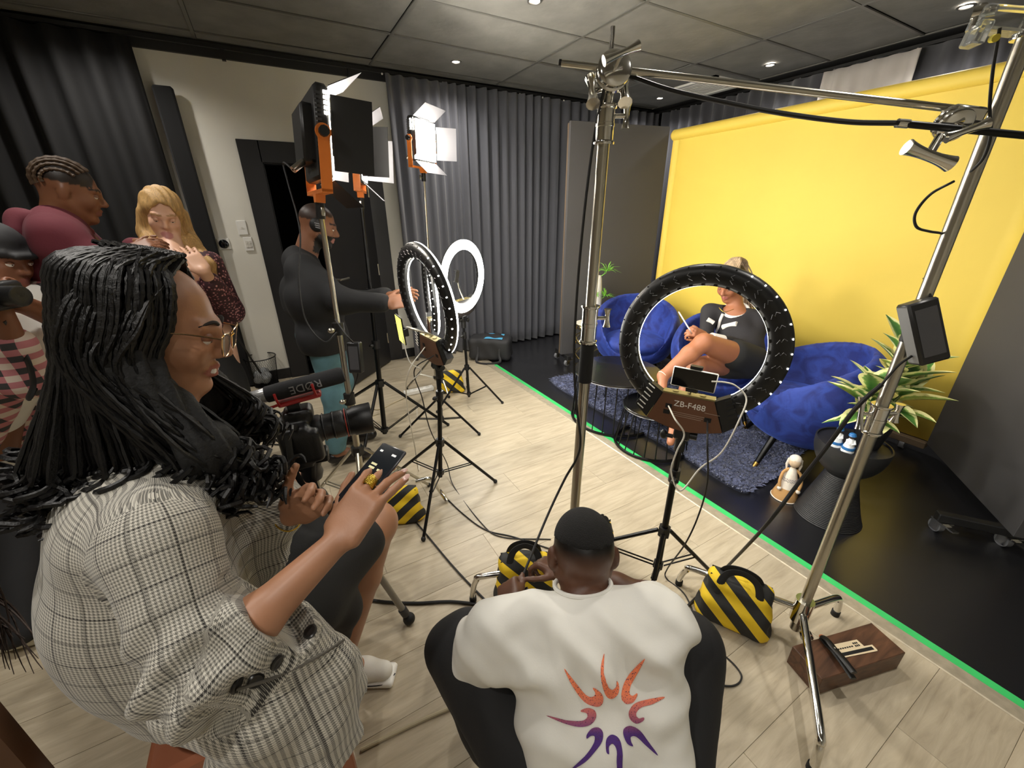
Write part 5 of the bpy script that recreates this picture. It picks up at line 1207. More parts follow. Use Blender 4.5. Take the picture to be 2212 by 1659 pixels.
# blazer
def plaid():
    m, t, b = nodes('houndstooth_plaid_wool'); uv = t.nodes.new('ShaderNodeUVMap'); sp = t.nodes.new('ShaderNodeSeparateXYZ'); link(t, uv, 0, sp, 0)
    def M_(op, a, c=None, d=None):
        n = t.nodes.new('ShaderNodeMath'); n.operation = op
        for i, v in enumerate((a, c, d)):
            if v is None: continue
            if isinstance(v, (int, float)): n.inputs[i].default_value = v
            else: t.links.new(v, n.inputs[i])
        return n.outputs[0]
    u, v = sp.outputs[0], sp.outputs[1]; f = 1/.0048
    su = M_('GREATER_THAN', M_('FRACT', M_('MULTIPLY', u, f)), .5); sv = M_('GREATER_THAN', M_('FRACT', M_('MULTIPLY', v, f)), .5)
    dg = M_('GREATER_THAN', M_('FRACT', M_('MULTIPLY', M_('ADD', u, v), f*2)), .5)
    both = M_('MULTIPLY', su, sv); one = M_('MULTIPLY', M_('ABSOLUTE', M_('SUBTRACT', su, sv)), dg); dark = M_('MINIMUM', M_('ADD', both, one), 1)
    def line(w, off, per, wd): return M_('LESS_THAN', M_('ABSOLUTE', M_('SUBTRACT', M_('FRACT', M_('ADD', M_('DIVIDE', w, per), off)), .5)), wd)
    ln = M_('MAXIMUM', M_('MAXIMUM', line(u, 0, .041, .04), line(v, .1, .041, .04)), M_('MULTIPLY', M_('MAXIMUM', line(u, .14, .041, .012), line(v, .24, .041, .012)), 0))
    tot = M_('MINIMUM', M_('ADD', M_('MULTIPLY', dark, .78), M_('MULTIPLY', ln, .42)), 1)
    mx = t.nodes.new('ShaderNodeMix'); mx.data_type = 'RGBA'; t.links.new(tot, mx.inputs[0]); mx.inputs[6].default_value = (*srgb('c6c2b6'), 1); mx.inputs[7].default_value = (*srgb('2b2926'), 1)
    link(t, mx, 2, b, 'Base Color'); b.inputs['Roughness'].default_value = .85; b.inputs['Sheen Weight'].default_value = .2; return m
PLD = plaid()
def limb_uv(V, chain, ref):
    """cloth coordinates along a bone chain: (angle*r, length)"""
    best = np.full(len(V), 1e9); U = np.zeros((len(V), 2)); acc = 0.
    for a, b_ in zip(chain[:-1], chain[1:]):
        d = b_-a; L = np.linalg.norm(d); d = d/L; x = nrm(np.cross(d, ref)); y = np.cross(d, x); q = V-a; t = q@d; e = q-np.clip(t, 0, L)[:, None]*d; r = np.linalg.norm(e, axis=1)
        an = np.arctan2(q@y, q@x); m = r < best; best[m] = r[m]; U[m] = np.stack([an[m]*.062, acc+t[m]], 1); acc += L
    return U, best
cuffR = eR+(wR-eR)*.40; cuffL = eL+(wL-eL)*.80
def torso_uv(V):
    c = A(-.255, .84); q = V[:, :2]-c; an = np.arctan2(q[:, 1], q[:, 0]+.25*0); r = .165
    return np.stack([an*r, V[:, 2]+.25*(V[:, 0])], 1)
def uv_seam(V, Fc, arms):
    U0 = torso_uv(V); fc = V[Fc].mean(1); out = U0[Fc.ravel()].reshape(-1, 4, 2)
    w = out[:, :, 0]; j = (w.max(1)-w.min(1)) > .5; out[j, :, 0] = np.where(out[j, :, 0] < 0, out[j, :, 0]+2*math.pi*.165, out[j, :, 0])
    for ch, ref, rr, ok in arms:
        U, _ = limb_uv(V, ch, ref); _, rb = limb_uv(fc, ch, ref); m = (rb < rr) & ok(fc)
        o = U[Fc[m].ravel()].reshape(-1, 4, 2); w = o[:, :, 0]; j = (w.max(1)-w.min(1)) > .2; o[j, :, 0] = np.where(o[j, :, 0] < 0, o[j, :, 0]+2*math.pi*.062, o[j, :, 0]); out[m] = o
    return out.reshape(-1, 2)
hipc = (hpR+hpL)/2
s = Sdf(.0065)
s.ell(shm+A(-.03, 0, -.04), (.135, .20, .10), k=.05); s.ell(shm+A(-.06, 0, -.17), (.155, .205, .16), k=.06)
s.ell(shm+A(-.085, -.01, -.24), (.14, .19, .13), k=.06); s.ell(hipc+A(-.05, -.02, .12), (.15, .19, .14), k=.06); s.ell(hipc+A(-.02, -.02, -.0), (.15, .19, .13), k=.06)
s.cap(sR+A(-.01, .03, .012), sR, .062, .064, .03); s.cap(sL+A(-.01, -.03, .012), sL, .062, .064, .03)
s.chain([at(470, 1330, .68), at(600, 1400, .68), at(700, 1450, .74), at(760, 1480, .82)], [.06, .055, .045, .03], .05)      # near front panel hanging beside the thigh
s.chain([at(420, 1500, .66), at(560, 1540, .66), at(680, 1560, .73), at(770, 1600, .82)], [.06, .055, .045, .03], .05); s.chain([at(520, 1640, .68), at(660, 1660, .73), at(780, 1690, .81)], [.05, .045, .03], .04)
s.chain([at(640, 1330, .80), at(740, 1430, .88), at(790, 1560, .90)], [.03, .03, .025], .04)
s.chain([shm+A(.09, .06, -.1), at(540, 1120, .86), at(585, 1200, .90)], [.055, .06, .05], .04)                                                      # far front panel
s.cut(at(700, 1655, .74), (-.3, -.1, -1))
s.ell(at(650, 1200, 1.0), (.10, .12, .12), k=.02, op='sub')
s.chain([sR, eR], [.072, .066], .03); s.chain([eR, cuffR], [.066, .06], .02); s.chain([sL, eL, cuffL], [.07, .062, .056], .03)
s.cap(cuffR-(cuffR-eR)*.3, cuffR, .064, .065, .008); s._add(lambda P: ((P-cuffR)@nrm(wR-eR))*-1 if False else np.where(np.linalg.norm(P-cuffR, axis=-1) < .088, -((P-cuffR)@nrm(wR-eR)), 1.), cuffR-.13, cuffR+.13, .004, 'sub')
ax_ = nrm(eR-sR)
def wr(V, N):
    t_ = (V-sR)@ax_; L = np.linalg.norm(eR-sR); d = np.linalg.norm(V-sR-np.clip(t_, 0, L)[:, None]*ax_, axis=1)
    m = np.clip((.105-d)/.03, 0, 1)*np.clip((t_-.06)/.1, 0, 1); side = np.cross(ax_, FWD); ph = (V-sR)@nrm(side)
    t2 = (V-eR)@nrm(wR-eR); m2 = np.clip((.085-np.linalg.norm(V-eR-t2[:, None]*nrm(wR-eR), axis=1))/.02, 0, 1)*(t2 > -.02)*(t2 < .08)
    g = fold(.0045, 3)(V, N)
    return g+m*.012*np.sin(t_*84+ph*24+1.5*np.sin(ph*34))*np.clip(t_*5, .2, 1)+m2*.006*np.sin(t2*120+ph*10)
ok = lambda fc: ((fc-sR)@nrm(A(.2, -1, -.25)) > -.01) | (np.linalg.norm(fc-eR, axis=1) < .13) | ((fc-eR)@nrm(wR-eR) > .0)*(np.linalg.norm(fc-cuffR, axis=1) < .14)
okL = lambda fc: (fc-sL)@nrm(A(.2, 1, -.25)) > -.01
jk = s.build('blazer', PLD, t, 1, disp=wr, uvf=lambda V, Fc: uv_seam(V, Fc, [([sR, eR, wR], A(0, 1, .2), .1, ok), ([sL, eL, wL], A(0, 1, .2), .1, okL)]))
BTN = mat('dark_horn_button', '1b1917', .3)
def on(px, d): return at(px[0], px[1], d)
from mathutils.bvhtree import BVHTree
def snap(o, px, lift=.002):
    """point and normal where the sight line through px meets mesh o (survey helper)"""
    bv = BVHTree.FromPolygons([v.co for v in o.data.vertices], [p.vertices for p in o.data.polygons])
    r = RGT*(px[0]-CXP)/FPX-UPV*(px[1]-CYP)/FPX+FWD; h = bv.ray_cast(Vector(EYEP), Vector(r))
    if h[0] is None: return None, None
    return np.array(h[0])+np.array(h[1])*lift, np.array(h[1])
for px, rr in (((672, 1366), .0115), ((617, 1243), .0105), ((595, 1430), .011), ((552, 1468), .011), ((508, 1478), .012)):
    p, n = snap(jk, px)
    if p is not None:
        x = nrm(np.cross(n, (0, 0, 1))); b = MB(frame(p, x, n)); b.lathe([(0, 0), (rr, 0), (rr, .0025), (rr*.8, .004), (rr*.6, .003), (0, .003)], 20); bt = b.build('button', BTN, jk)
p0 = [snap(jk, q, .003)[0] for q in ((505, 1490), (590, 1462), (680, 1420), (740, 1385))]; p0 = [p for p in p0 if p is not None]
if len(p0) > 2: b = MB(); b.sweep(spline(p0, 6), .0025, 6); b.build('pocket_seam', mat('seam_dark', '5b5750', .9), jk)
# skirt, shoes
s = Sdf(.008); s.cap(hpR, hpR+(kR-hpR)*.82, .105, .078, .03); s.cap(hpL, hpL+(kL-hpL)*.82, .105, .078, .03); s.cap(hipc, hipc+(.5*(kR+kL)-hipc)*.72, .11, .07, .06); s.ell(hipc+A(.02, 0, -.02), (.15, .18, .11), k=.04); s.chain([hpR+(kR-hpR)*.45+A(0, -.05, -.02), hpR+(kR-hpR)*.6+A(.0, -.04, -.12), hpR+(kR-hpR)*.6+A(-.02, -.03, -.22)], [.05, .04, .03], .05)
s.build('skirt', mat('black_skirt_cloth', '1f1f20', .8, bump=.2, bscale=200), t, 2, disp=fold(.004, 5))
def sneaker(parent, heel, toe, up=(0, 0, 1), L=.25, cols=('e9e6de', 'f4f2ec')):
    d = nrm(toe-heel); M = frame(heel, d, up); s = Sdf(.0055); q = lambda *p: tf(M, p); R = M[:3, :3]
    s.box(q(L*.5, 0, .012), (L*.5, .042, .013), .012, R, .006); so = s.build('sole', mat('sole_'+cols[1], cols[1], .5), parent, 1)
    s = Sdf(.0055); s.cap(q(.05, 0, .06), q(.045, 0, .085), .04, .037, .02); s.chain([q(.06, 0, .05), q(.15, 0, .045), q(.21, 0, .036)], [.042, .036, .032], .02); s.cut(q(0, 0, .022), -np.array(M[:3, 2])); s.cut(q(0, 0, .1), M[:3, 2])
    u = s.build('shoe', mat('canvas_'+cols[0], cols[0], .8, bump=.2, bscale=500), parent, 1)
    b = MB(M)
    for k in range(4): x = .10+k*.022; b.sweep([(x, -.022, .076-k*.006), (x+.008, 0, .084-k*.006), (x, .022, .076-k*.006)], .003, 6)
    b.build('laces', mat('lace_white', 'f2f0ea', .7), u)
    for k in range(4):
        b = MB(M)
        for y in (-1, 1): pass
        b.ball((.10+k*.022, -.037+.0012*k, .058-k*.003), (.003, .002, .003), 8, k=5); b.build('eyelet', STEEL, u)
    b = MB(M); b.sweep(spline([(.03, -.043, .02), (.13, -.0435, .02), (.22, -.036, .02), (.25, 0, .02)], 6), .0018, 5); b.build('sole_stripe', mat('stripe_black', '22242a', .5), so)
sneaker(t, A(-.135, 1.125, 0), A(-.135, 1.125, 0)+A(.87, -.49, 0))
sneaker(t, A(-.2, 1.4, 0), A(-.2, 1.4, 0)+A(.87, -.49, 0))
# hair: a black mass covered with braids that curl at their ends
HAIR = mat('black_braided_hair', '0b0a0a', .45, bump=.5, bscale=260, spec=.4)
s = Sdf(.009); hq = lambda *p: tf(MH1, p); RH = MH1[:3, :3]
s.ell(hq(-.035, 0, .03), (.094, .088, .093), RH, .03); s.ell(hq(-.05, 0, -.06), (.062, .086, .1), RH, .05); s.ell(HW+A(-.055, -.0, -.16), (.065, .115, .085), k=.05)
s.chain([hq(-.02, -.075, -.04), HW+A(.03, -.12, -.2), HW+A(.1, -.1, -.29)], [.035, .04, .03], .04); s.chain([hq(-.02, .075, -.04), HW+A(.03, .13, -.2), HW+A(.08, .12, -.3)], [.035, .04, .03], .04)
s.ell(hq(.105, 0, -.015), (.085, .075, .10), RH, .01, 'sub')
s.build('hair', mat('black_hair_mass', '080808', .75, bump=.8, bscale=160), t, 2, disp=lambda V, N: .005*np.sin(np.arctan2(V[:, 1]-HW[1], V[:, 0]-HW[0])*34+V[:, 2]*30))
b = MB(); rs = np.random.RandomState(8); NB = 360
for k in range(NB):
    ph = rs.uniform(.72, 2*math.pi-.72); side = math.sin(ph); bk = -math.cos(ph)
    x0, y0 = .035-.09*rs.rand()*(1-.4*bk), rs.uniform(-.03, .03); c, s_ = math.cos(ph), math.sin(ph); rr = rs.uniform(.96, 1.06)
    out = rs.uniform(.8, 1.2); r1, r2, r3, r4 = .078*rr, .1*rr, .1*rr, (.118+.06*rs.rand()*(.5+max(0, bk)))*rr
    P_ = [hq(x0, y0, .135-.03*abs(x0)), hq(-.03+r1*c*1.05, r1*s_, .105), hq(-.03+r2*c*.96, .108*rr*s_*.93, .03), hq(-.035+r3*c*.88, .112*rr*s_*.93, -.06)]
    w = HW+A(-.04, 0, 0); dirv = nrm(fw*A(1, 1, 0)); lat = A(-dirv[1], dirv[0], 0)
    fr = max(0, c); e1 = w+dirv*(r4*c*.95+.05*fr)+lat*(r4*s_*.95)+A(0, 0, -.19); tip = w+dirv*(r4*c*1.1+.10*fr-.02)+lat*(r4*s_*1.05)+A(0, 0, -.25-.06*rs.rand()-.05*fr)
    P_ += [e1]; P_ = list(spline(P_, 12)); d = tip-P_[-1]; L = np.linalg.norm(d); d = d/L; u = nrm(np.cross(d, rs.randn(3))); v = np.cross(d, u); ra = .012+.012*rs.rand(); tn = rs.uniform(1.2, 2.6)
    b0 = P_[-1]
    for j in range(1, 17): q_ = j/16; P_.append(b0+d*L*q_*.9+(u*(math.cos(q_*tn*6.283)-1)+v*math.sin(q_*tn*6.283))*ra*min(1, q_*3))
    n_ = len(P_); b.sweep(P_, [(.0034+.0009*math.sin(j*2.2)) if j < n_-14 else .0044 for j in range(n_-3)]+[.004, .003, .0015], 5)
for k in range(110):
    j = lambda s_=.012: rs.randn(3)*s_; sd = -1 if k < 80 else 1; u0 = rs.rand(); v0 = rs.rand()
    P_ = [hq(.04-.07*u0, .01*sd, .128), hq(.03-.09*u0, .072*sd, .085), hq(.012-.09*u0, .1*sd, .02)+j(.004), hq(.0-.07*u0, .108*sd, -.06)+j(.006), HW+A(.035-.07*u0, .135*sd, -.16)+j(), HW+A(.06+.05*v0-.06*u0, .125*sd, -.235-.03*v0)+j()]
    P_ = list(spline(P_, 12)); b0 = P_[-1]; d = nrm(A(.6, .1*sd, -1)+rs.randn(3)*.4); L = .06+.03*rs.rand(); u = nrm(np.cross(d, rs.randn(3))); v = np.cross(d, u); ra = .012+.008*rs.rand(); tn = rs.uniform(1.2, 2.4)
    for i in range(1, 17): q_ = i/16; P_.append(b0+d*L*q_+(u*(math.cos(q_*tn*6.283)-1)+v*math.sin(q_*tn*6.283))*ra*min(1, q_*3))
    n_ = len(P_); b.sweep(P_, [(.0034+.0009*math.sin(i*2.2)) if i < n_-14 else .0044 for i in range(n_-3)]+[.004, .003, .0015], 5)
b.build('braids', HAIR, t, kind='stuff')
# phone in her hands
pc = at(800, 1032, .775); px_ = nrm(at(838, 985, .80)-at(770, 1068, .755)); pz = nrm(-FWD*.75+UPV*.75-RGT*.35); MP = frame(pc, px_, pz)
scr = mat('phone_app_screen', '0c1014', .12, emit=.4)
tp = phone(MP, 'dark smartphone held by the woman in the checked blazer', .074, .036, scr=scr, case='26242c')
for x, y, w, c in ((-.012, .0, .016, '2a9c8c'), (.018, .012, .008, 'b9b487'), (.026, .012, .008, 'b9b487'), (.018, -.012, .007, 'b9b487'), (.056, .02, .004, 'c8c8c8'), (.056, -.018, .006, 'c8c8c8'), (-.045, -.01, .012, '5a6468')):
    b = MB(MP); b.box((x, y, .0047), (.0022, w, .0002)); b.build('screen_text', mat('screen_'+c, c, .4, emit=.35), tp, False)
# stool
LEA = mat('brown_leather_wood', '8a5238', .45, var=.15)
SX, SY = -.27, .86; t = thing('stool', (SX, SY, 0), 'brown wooden stool under the woman in the checked blazer', 'stool')
b = MB(rotz((SX, SY, 0), 0)); b.box((0, 0, .50), (.15, .16, .025), bev=.012); b.build('seat', LEA, t)
for sx in (-1, 1):
    for sy in (-1, 1): b = MB(); p1 = A(SX+.17*sx, SY+.17*sy, .0); p0_ = A(SX+.12*sx, SY+.13*sy, .48); b.box((0, 0, np.linalg.norm(p0_-p1)/2), (.024, .024, np.linalg.norm(p0_-p1)/2), M=frame(p1, (1, 0, 0), p0_-p1), bev=.004); b.build('leg', LEA, t, False)
for sx in (-1, 1): b = MB(); b.cyl((SX+.153*sx, SY-.15, .16), (SX+.153*sx, SY+.15, .16), .011); b.build('rung', LEA, t)

# ============ crouching man in white T-shirt
MH2 = frame(at(1258, 1195, 1.06), nrm(A(.45, .83, -.22)), nrm(A(.12, .2, 1))); sk = '5b3b2a'
nb = at(1268, 1335, .985); shL = at(1075, 1372, .965); shR = at(1440, 1350, .955); hp = A(.405, .285, .27)
kl = A(.235, .70, .43); kr = A(.765, .40, .43); fL_ = A(.27, .62, .09); fR_ = A(.70, .37, .09); hl = hp+A(-.08, .06, 0); hr = hp+A(.10, -.05, 0)
el = at(1020, 1430, 1.12); wl = at(1102, 1312, 1.20); er = A(.80, .56, .42); wr_ = A(.62, .75, .45)
s = Sdf(.0065); head_sdf(s, MH2, 1.0)
for y in (-1, 1): s.ell(tf(MH2, (-.012, .083*y, -.005)), (.02, .012, .032), MH2[:3, :3], .006)
s.cap(tf(MH2, (-.03, 0, -.05)), nb, .058, .062, .03)
s.chain([nb, nb+(hp-nb)*.35, hp], [.062, .075, .09], .04); s.cap(shL, shR, .05, .05, .03)
s.chain([shL, el, el+(wl-el)*.4, wl], [.058, .044, .042, .028], .03); s.chain([shR, er, er+(wr_-er)*.4, wr_], [.058, .044, .042, .028], .03)
for a, b_, c in ((hl, kl, fL_), (hr, kr, fR_)): s.chain([a, b_], [.09, .06], .03); s.chain([b_, c], [.056, .04], .03); s.cap(c, c+A(.08, .13, -.05), .04, .03, .02)
MHm = frame(wl, nrm(A(.35, .8, -.05)), nrm(A(-.6, -.1, .75))); hand_sdf(s, MHm, (1.0, 1.0, 1.0, 1.0), -1, (.9, .25, -.2), 1.0, .02)
hand_sdf(s, frame(wr_, nrm(A(-.5, .8, 0)), nrm(A(.3, .2, .9))), (.8, .8, .8, .8), 1)
crop = lambda x, y, z: (z+.22*x > .038) & (x < .085)
def fade(V):
    C = skin_col(sk)(V); x, y, z = (tf(np.linalg.inv(MH2), V)).T; w = np.clip((z+.22*x+.012)/.055, 0, 1)**1.3*(np.abs(y) < .078)*(x < .08)*(z < .2); return C*(1-w[:, None])+np.array(srgb('100d0b'))*w[:, None]
t = s.build('person', SKIN, None, 1, colf=fade, label='crouching man seen from behind in a white T-shirt with a flame print', cat='person')
s = Sdf(.007); q = lambda *p: tf(MH2, p); s.ell(q(-.0145, 0, .0365), (.0985, .0785, .089), MH2[:3, :3], .02); s.cut(q(0, 0, .05), -nrm(MH2[:3, 2]+.22*MH2[:3, 0])); s.ell(q(.1, 0, -.01), (.05, .09, .07), MH2[:3, :3], .01, 'sub')
s.build('hair', mat('cropped_black_hair', '0f0d0c', .9, bump=1, bscale=420, bdist=.004), t, 1)
# T-shirt
TEE = mat('white_jersey', 'dedcd4', .85, bump=.08, bscale=300)
s = Sdf(.0075); up_ = nrm(nb-hp); lat = nrm(shR-shL)
sp1 = nb+(hp-nb)*.22; sp2 = nb+(hp-nb)*.55; sp3 = hp+A(-.005, -.02, .02)
s.cap(shL+lat*.05, shR-lat*.05, .08, .08, .05); s.cap(sp1-lat*.08, sp1+lat*.09, .112, .112, .05); s.cap(sp2-lat*.07, sp2+lat*.08, .122, .122, .06); s.cap(sp3-lat*.08, sp3+lat*.09, .13, .13, .06); s.cap(sp3-lat*.11-up_*.1, sp3+lat*.11-up_*.1, .14, .14, .06)
s.cap(nb-lat*.05, nb+lat*.05, .068, .068, .04)
sl = shL+(el-shL)*.85; s.chain([shL, sl], [.085, .088], .05); s.cap(sl, sl-up_*.06, .07, .05, .05); s.chain([shR, shR+(er-shR)*.5], [.072, .072], .04)
s.cap(nb+up_*.075+A(.01, .02, .01), nb+up_*.16, .062, .075, .01, op='sub'); sd_ = nrm(el-shL); sc_ = sl+sd_*.03; s._add(lambda P: np.where(np.linalg.norm(P-sc_, axis=-1) < .2, -((P-sc_)@sd_), 1.), sc_-.2, sc_+.2, .004, 'sub')
back = nrm(np.cross(lat, up_)); back = back if back@(EYEP-nb) > 0 else -back
def wt(V, N):
    r = (V-nb)@up_; x = (V-nb)@lat
    g = np.abs(np.sin(x*21+np.sin(r*14)*1.3+r*9))**3; h_ = np.abs(np.sin(r*26+x*14+np.sin(x*17)*1.4))**4
    k_ = np.abs(np.sin((x+r*.6)*24+np.sin(r*11)))**5+np.abs(np.sin((x-r*.7)*19+1.+np.sin(r*9)))**5
    return fold(.003, 9)(V, N)+.012*g*np.clip(-r*4+.2, .1, 1)+.013*h_*np.exp(-((np.abs(x)-.15)/.09)**2)+.010*k_*np.exp(-((r+.05)/.12)**2)-.008
tee = s.build('t_shirt', TEE, t, 2, disp=wt)
ng = [tf(np.eye(4), nb+up_*.035+lat*.075*math.cos(a)+back*(.055*math.sin(a))) for a in np.linspace(0, 2*math.pi, 24, endpoint=False)]
b = MB(); b.sweep([nb+up_*.052+A(.01, .02, .01)+lat*.07*math.cos(a)+back*.062*math.sin(a)-up_*.012*math.sin(a) for a in np.linspace(0, 2*math.pi, 36, endpoint=False)], .006, 8, closed=True); b.build('collar_rib', TEE, tee)
# printed flames: outlines laid on the cloth
FLAME = [[(1305, 1411), (1297, 1440), (1300, 1470), (1309, 1500), (1322, 1507), (1334, 1497), (1335, 1480), (1330, 1470), (1329, 1482), (1321, 1488), (1312, 1478), (1303, 1450)],
 [(1393, 1421), (1362, 1450), (1345, 1478), (1341, 1505), (1352, 1519), (1366, 1517), (1375, 1503), (1374, 1497), (1365, 1503), (1358, 1497), (1362, 1478), (1378, 1450)],
 [(1218, 1443), (1235, 1480), (1262, 1515), (1288, 1525), (1301, 1518), (1302, 1500), (1290, 1487), (1281, 1484), (1286, 1495), (1281, 1503), (1266, 1500), (1240, 1470)],
 [(1435, 1504), (1390, 1512), (1366, 1522), (1358, 1538), (1362, 1553), (1375, 1561), (1389, 1555), (1389, 1549), (1378, 1550), (1373, 1540), (1384, 1528), (1410, 1520)],
 [(1181, 1544), (1215, 1560), (1250, 1569), (1275, 1564), (1287, 1548), (1284, 1533), (1270, 1528), (1256, 1532), (1255, 1536), (1266, 1539), (1268, 1548), (1255, 1556), (1222, 1554)],
 [(1232, 1660), (1262, 1645), (1285, 1622), (1301, 1600), (1302, 1580), (1292, 1570), (1278, 1572), (1267, 1585), (1267, 1594), (1276, 1588), (1284, 1590), (1281, 1606), (1262, 1632)],
 [(1340, 1690), (1344, 1640), (1342, 1610), (1335, 1592), (1321, 1586), (1310, 1597), (1310, 1622), (1316, 1627), (1316, 1612), (1324, 1606), (1332, 1620), (1332, 1655)],
 [(1420, 1630), (1400, 1600), (1382, 1576), (1362, 1566), (1348, 1572), (1346, 1586), (1354, 1605), (1366, 1610), (1362, 1600), (1362, 1590), (1374, 1590), (1396, 1610)]]
def flamemat():
    m, tt, b = nodes('speckled_flame_print'); at_ = tt.nodes.new('ShaderNodeVertexColor'); at_.layer_name = 'Col'
    tc = tt.nodes.new('ShaderNodeTexCoord'); n = tt.nodes.new('ShaderNodeTexNoise'); n.inputs['Scale'].default_value = 420; link(tt, tc, 'Object', n, 'Vector')
    g = tt.nodes.new('ShaderNodeMath'); g.operation = 'GREATER_THAN'; link(tt, n, 'Fac', g, 0); g.inputs[1].default_value = .62
    mx = tt.nodes.new('ShaderNodeMix'); mx.data_type = 'RGBA'; link(tt, g, 0, mx, 0); link(tt, at_, 'Color', mx, 6); mx.inputs[7].default_value = (*srgb('4a2a4a'), 1); link(tt, mx, 2, b, 'Base Color'); b.inputs['Roughness'].default_value = .8; return m
FLM_ = flamemat()
bvT = BVHTree.FromPolygons([v.co for v in tee.data.vertices], [p.vertices for p in tee.data.polygons])
for poly in FLAME:
    P2 = spline([(x, y, 0) for x, y in poly], 4, True)[:, :2]; c2 = P2.mean(0); pts = []
    for x, y in P2:
        r = RGT*(x-CXP)/FPX-UPV*(y-CYP)/FPX+FWD; h = bvT.ray_cast(Vector(EYEP), Vector(r)); pts.append(np.array(h[0])+np.array(h[1])*.0016 if h[0] is not None else None)
    if any(p is None for p in pts): continue
    me = bpy.data.meshes.new('flame_print'); me.from_pydata([p.tolist() for p in pts], [], [list(range(len(pts)))]); me.materials.append(FLM_)
    import bmesh
    bm = bmesh.new(); bm.from_mesh(me); bmesh.ops.triangulate(bm, faces=bm.faces[:], ngon_method='EAR_CLIP'); bmesh.ops.subdivide_edges(bm, edges=bm.edges[:], cuts=2, use_grid_fill=True); bm.to_mesh(me); bm.free()
    ca = me.color_attributes.new('Col', 'FLOAT_COLOR', 'POINT'); top, bot = np.array(srgb('f0835a')), np.array(srgb('4b2a78')); C4 = []
    for v in me.vertices:
        r = np.array(v.co)-EYEP; h = bvT.ray_cast(Vector(EYEP), Vector(r))
        if h[0] is not None: v.co = h[0]+h[1]*.0015
        y = CYP-FPX*(r@UPV)/(r@FWD); w = min(1, max(0, (y-1500)/85)); C4 += [*(top*(1-w)+bot*w), 1]
    ca.data.foreach_set('color', np.array(C4, np.float32)); finish(bpy.data.objects.new('flame_print', me), tee)
s = Sdf(.009)
for a, b_, c in ((hl, kl, fL_), (hr, kr, fR_)): s.chain([a, b_], [.115, .088], .03); s.chain([b_+A(0, 0, .0), c+A(0, 0, .03)], [.088, .075], .04)
s.ell(hp+A(0, .03, -.03), (.19, .17, .13), k=.05); s.build('trousers', mat('black_trouser_cloth', '121214', .8, bump=.2, bscale=150), t, 2, disp=fold(.006, 12))
for f in (fL_, fR_):
    s = Sdf(.008); s.cap(f+A(0, 0, -.045), f+A(.09, .15, -.055), .042, .034); s.cut((0, 0, .004), (0, 0, -1)); s.build('shoe', mat('dark_shoe', '1a1a1c', .5), t)
tq = tf(MHm, (.06, 0, -.03)); tt_ = thing('cable_connector', tq, 'black connector held in the crouching man\'s hand', 'connector'); b = MB(); b.cyl(tq-nrm(A(.5, -.2, .2))*.04, tq+nrm(A(.5, -.2, .2))*.05, .012, n=12); b.build('plug', BLK, tt_)
# ============ man with headphones
HB_ = A(.22, 2.62); H3 = at(688, 487, 2.42); MH3 = frame(H3, nrm(A(.96, -.18, -.28)), nrm(A(.3, 0, 1)))
b0 = at(652, 568, 2.45); shr = b0+A(-.01, -.20, -.03); shl = b0+A(.02, .21, -.03); pel = A(.17, 2.66, .90)
erh = at(742, 650, 2.22); wrh = at(838, 655, 2.20); elh = shl+A(.16, .06, -.26); wlh = at(850, 640, 2.42)
hr_, hl_ = pel+A(0, -.095, -.04), pel+A(.02, .095, -.04); ar_, al_ = A(.115, 2.52, .09), A(.2, 2.76, .09); kr_, kl_ = (hr_+ar_)/2+A(.03, 0, .01), (hl_+al_)/2+A(.03, 0, .01)
s = Sdf(.007); head_sdf(s, MH3, 1.0, False, 1.2); s.cap(tf(MH3, (-.03, 0, -.05)), b0+A(0, 0, -.02), .062, .07, .03)
s.chain([b0+A(.01, 0, -.1), (b0+pel)/2+A(.01, 0, 0), pel], [.105, .115, .12], .05); s.chain([shr, erh, wrh], [.055, .045, .03], .03); s.chain([shl, elh, wlh], [.055, .045, .03], .03)
for a, k_, f in ((hr_, kr_, ar_), (hl_, kl_, al_)): s.chain([a, k_, f], [.085, .06, .04], .03); s.cap(f, f+A(.14, -.02, -.05), .04, .03, .02)
hand_sdf(s, frame(wrh, nrm(A(1, .05, .05)), nrm(A(-.1, -.9, .3))), (.35, .4, .45, .5), 1, (.8, .5, -.4)); hand_sdf(s, frame(wlh, nrm(A(1, -.1, .05)), nrm(A(-.1, .9, .3))), (.35, .4, .45, .5), -1, (.8, .5, -.4))
bd_ = lambda x, y, z: ((z < -.045) & (x > -.01) & (x > .01+.5*(z+.045))) & ~((x > .086) & (np.abs(y) < .02) & (z > -.084) & (z < -.058))
t = s.build('person', SKIN, None, 1, colf=skin_col('875b42', [(MH3, 1.)], lip='b0766a', brow='1a120e', beard=('15100d', bd_), hair=('3a2a22', lambda x, y, z: (z > .06) & (x < .07) | (z > .02) & (x < .01))), label='man in a black jacket and teal jeans wearing headphones', cat='person')
eyes(t, MH3, 1., mat('eyelid_dark', '6b4632', .45), .8)
JB = mat('black_jacket_cloth', '17181a', .8, bump=.15, bscale=200)
s = Sdf(.009); s.cap(b0+A(-.01, 0, .02), shr, .06, .07, .06); s.cap(b0+A(-.01, 0, .02), shl, .06, .07, .06); s.cap(shr+A(0, .05, 0), shl+A(0, -.05, 0), .07, .07, .07); s.cap(b0+A(.0, -.06, -.18), b0+A(.0, .06, -.18), .155, .155, .06); s.cap(pel+A(.0, -.06, .16), pel+A(.0, .06, .16), .165, .165, .06); s.cap(pel+A(.0, -.08, -.07), pel+A(.0, .08, -.07), .15, .15, .05)
s.chain([shr, erh, wrh+(erh-wrh)*.12], [.078, .066, .05], .06); s.chain([shl, elh, wlh+(elh-wlh)*.12], [.078, .066, .05], .06); s.cap(b0+A(-.02, 0, .0), b0+A(.03, 0, -.03), .078, .078, .05)
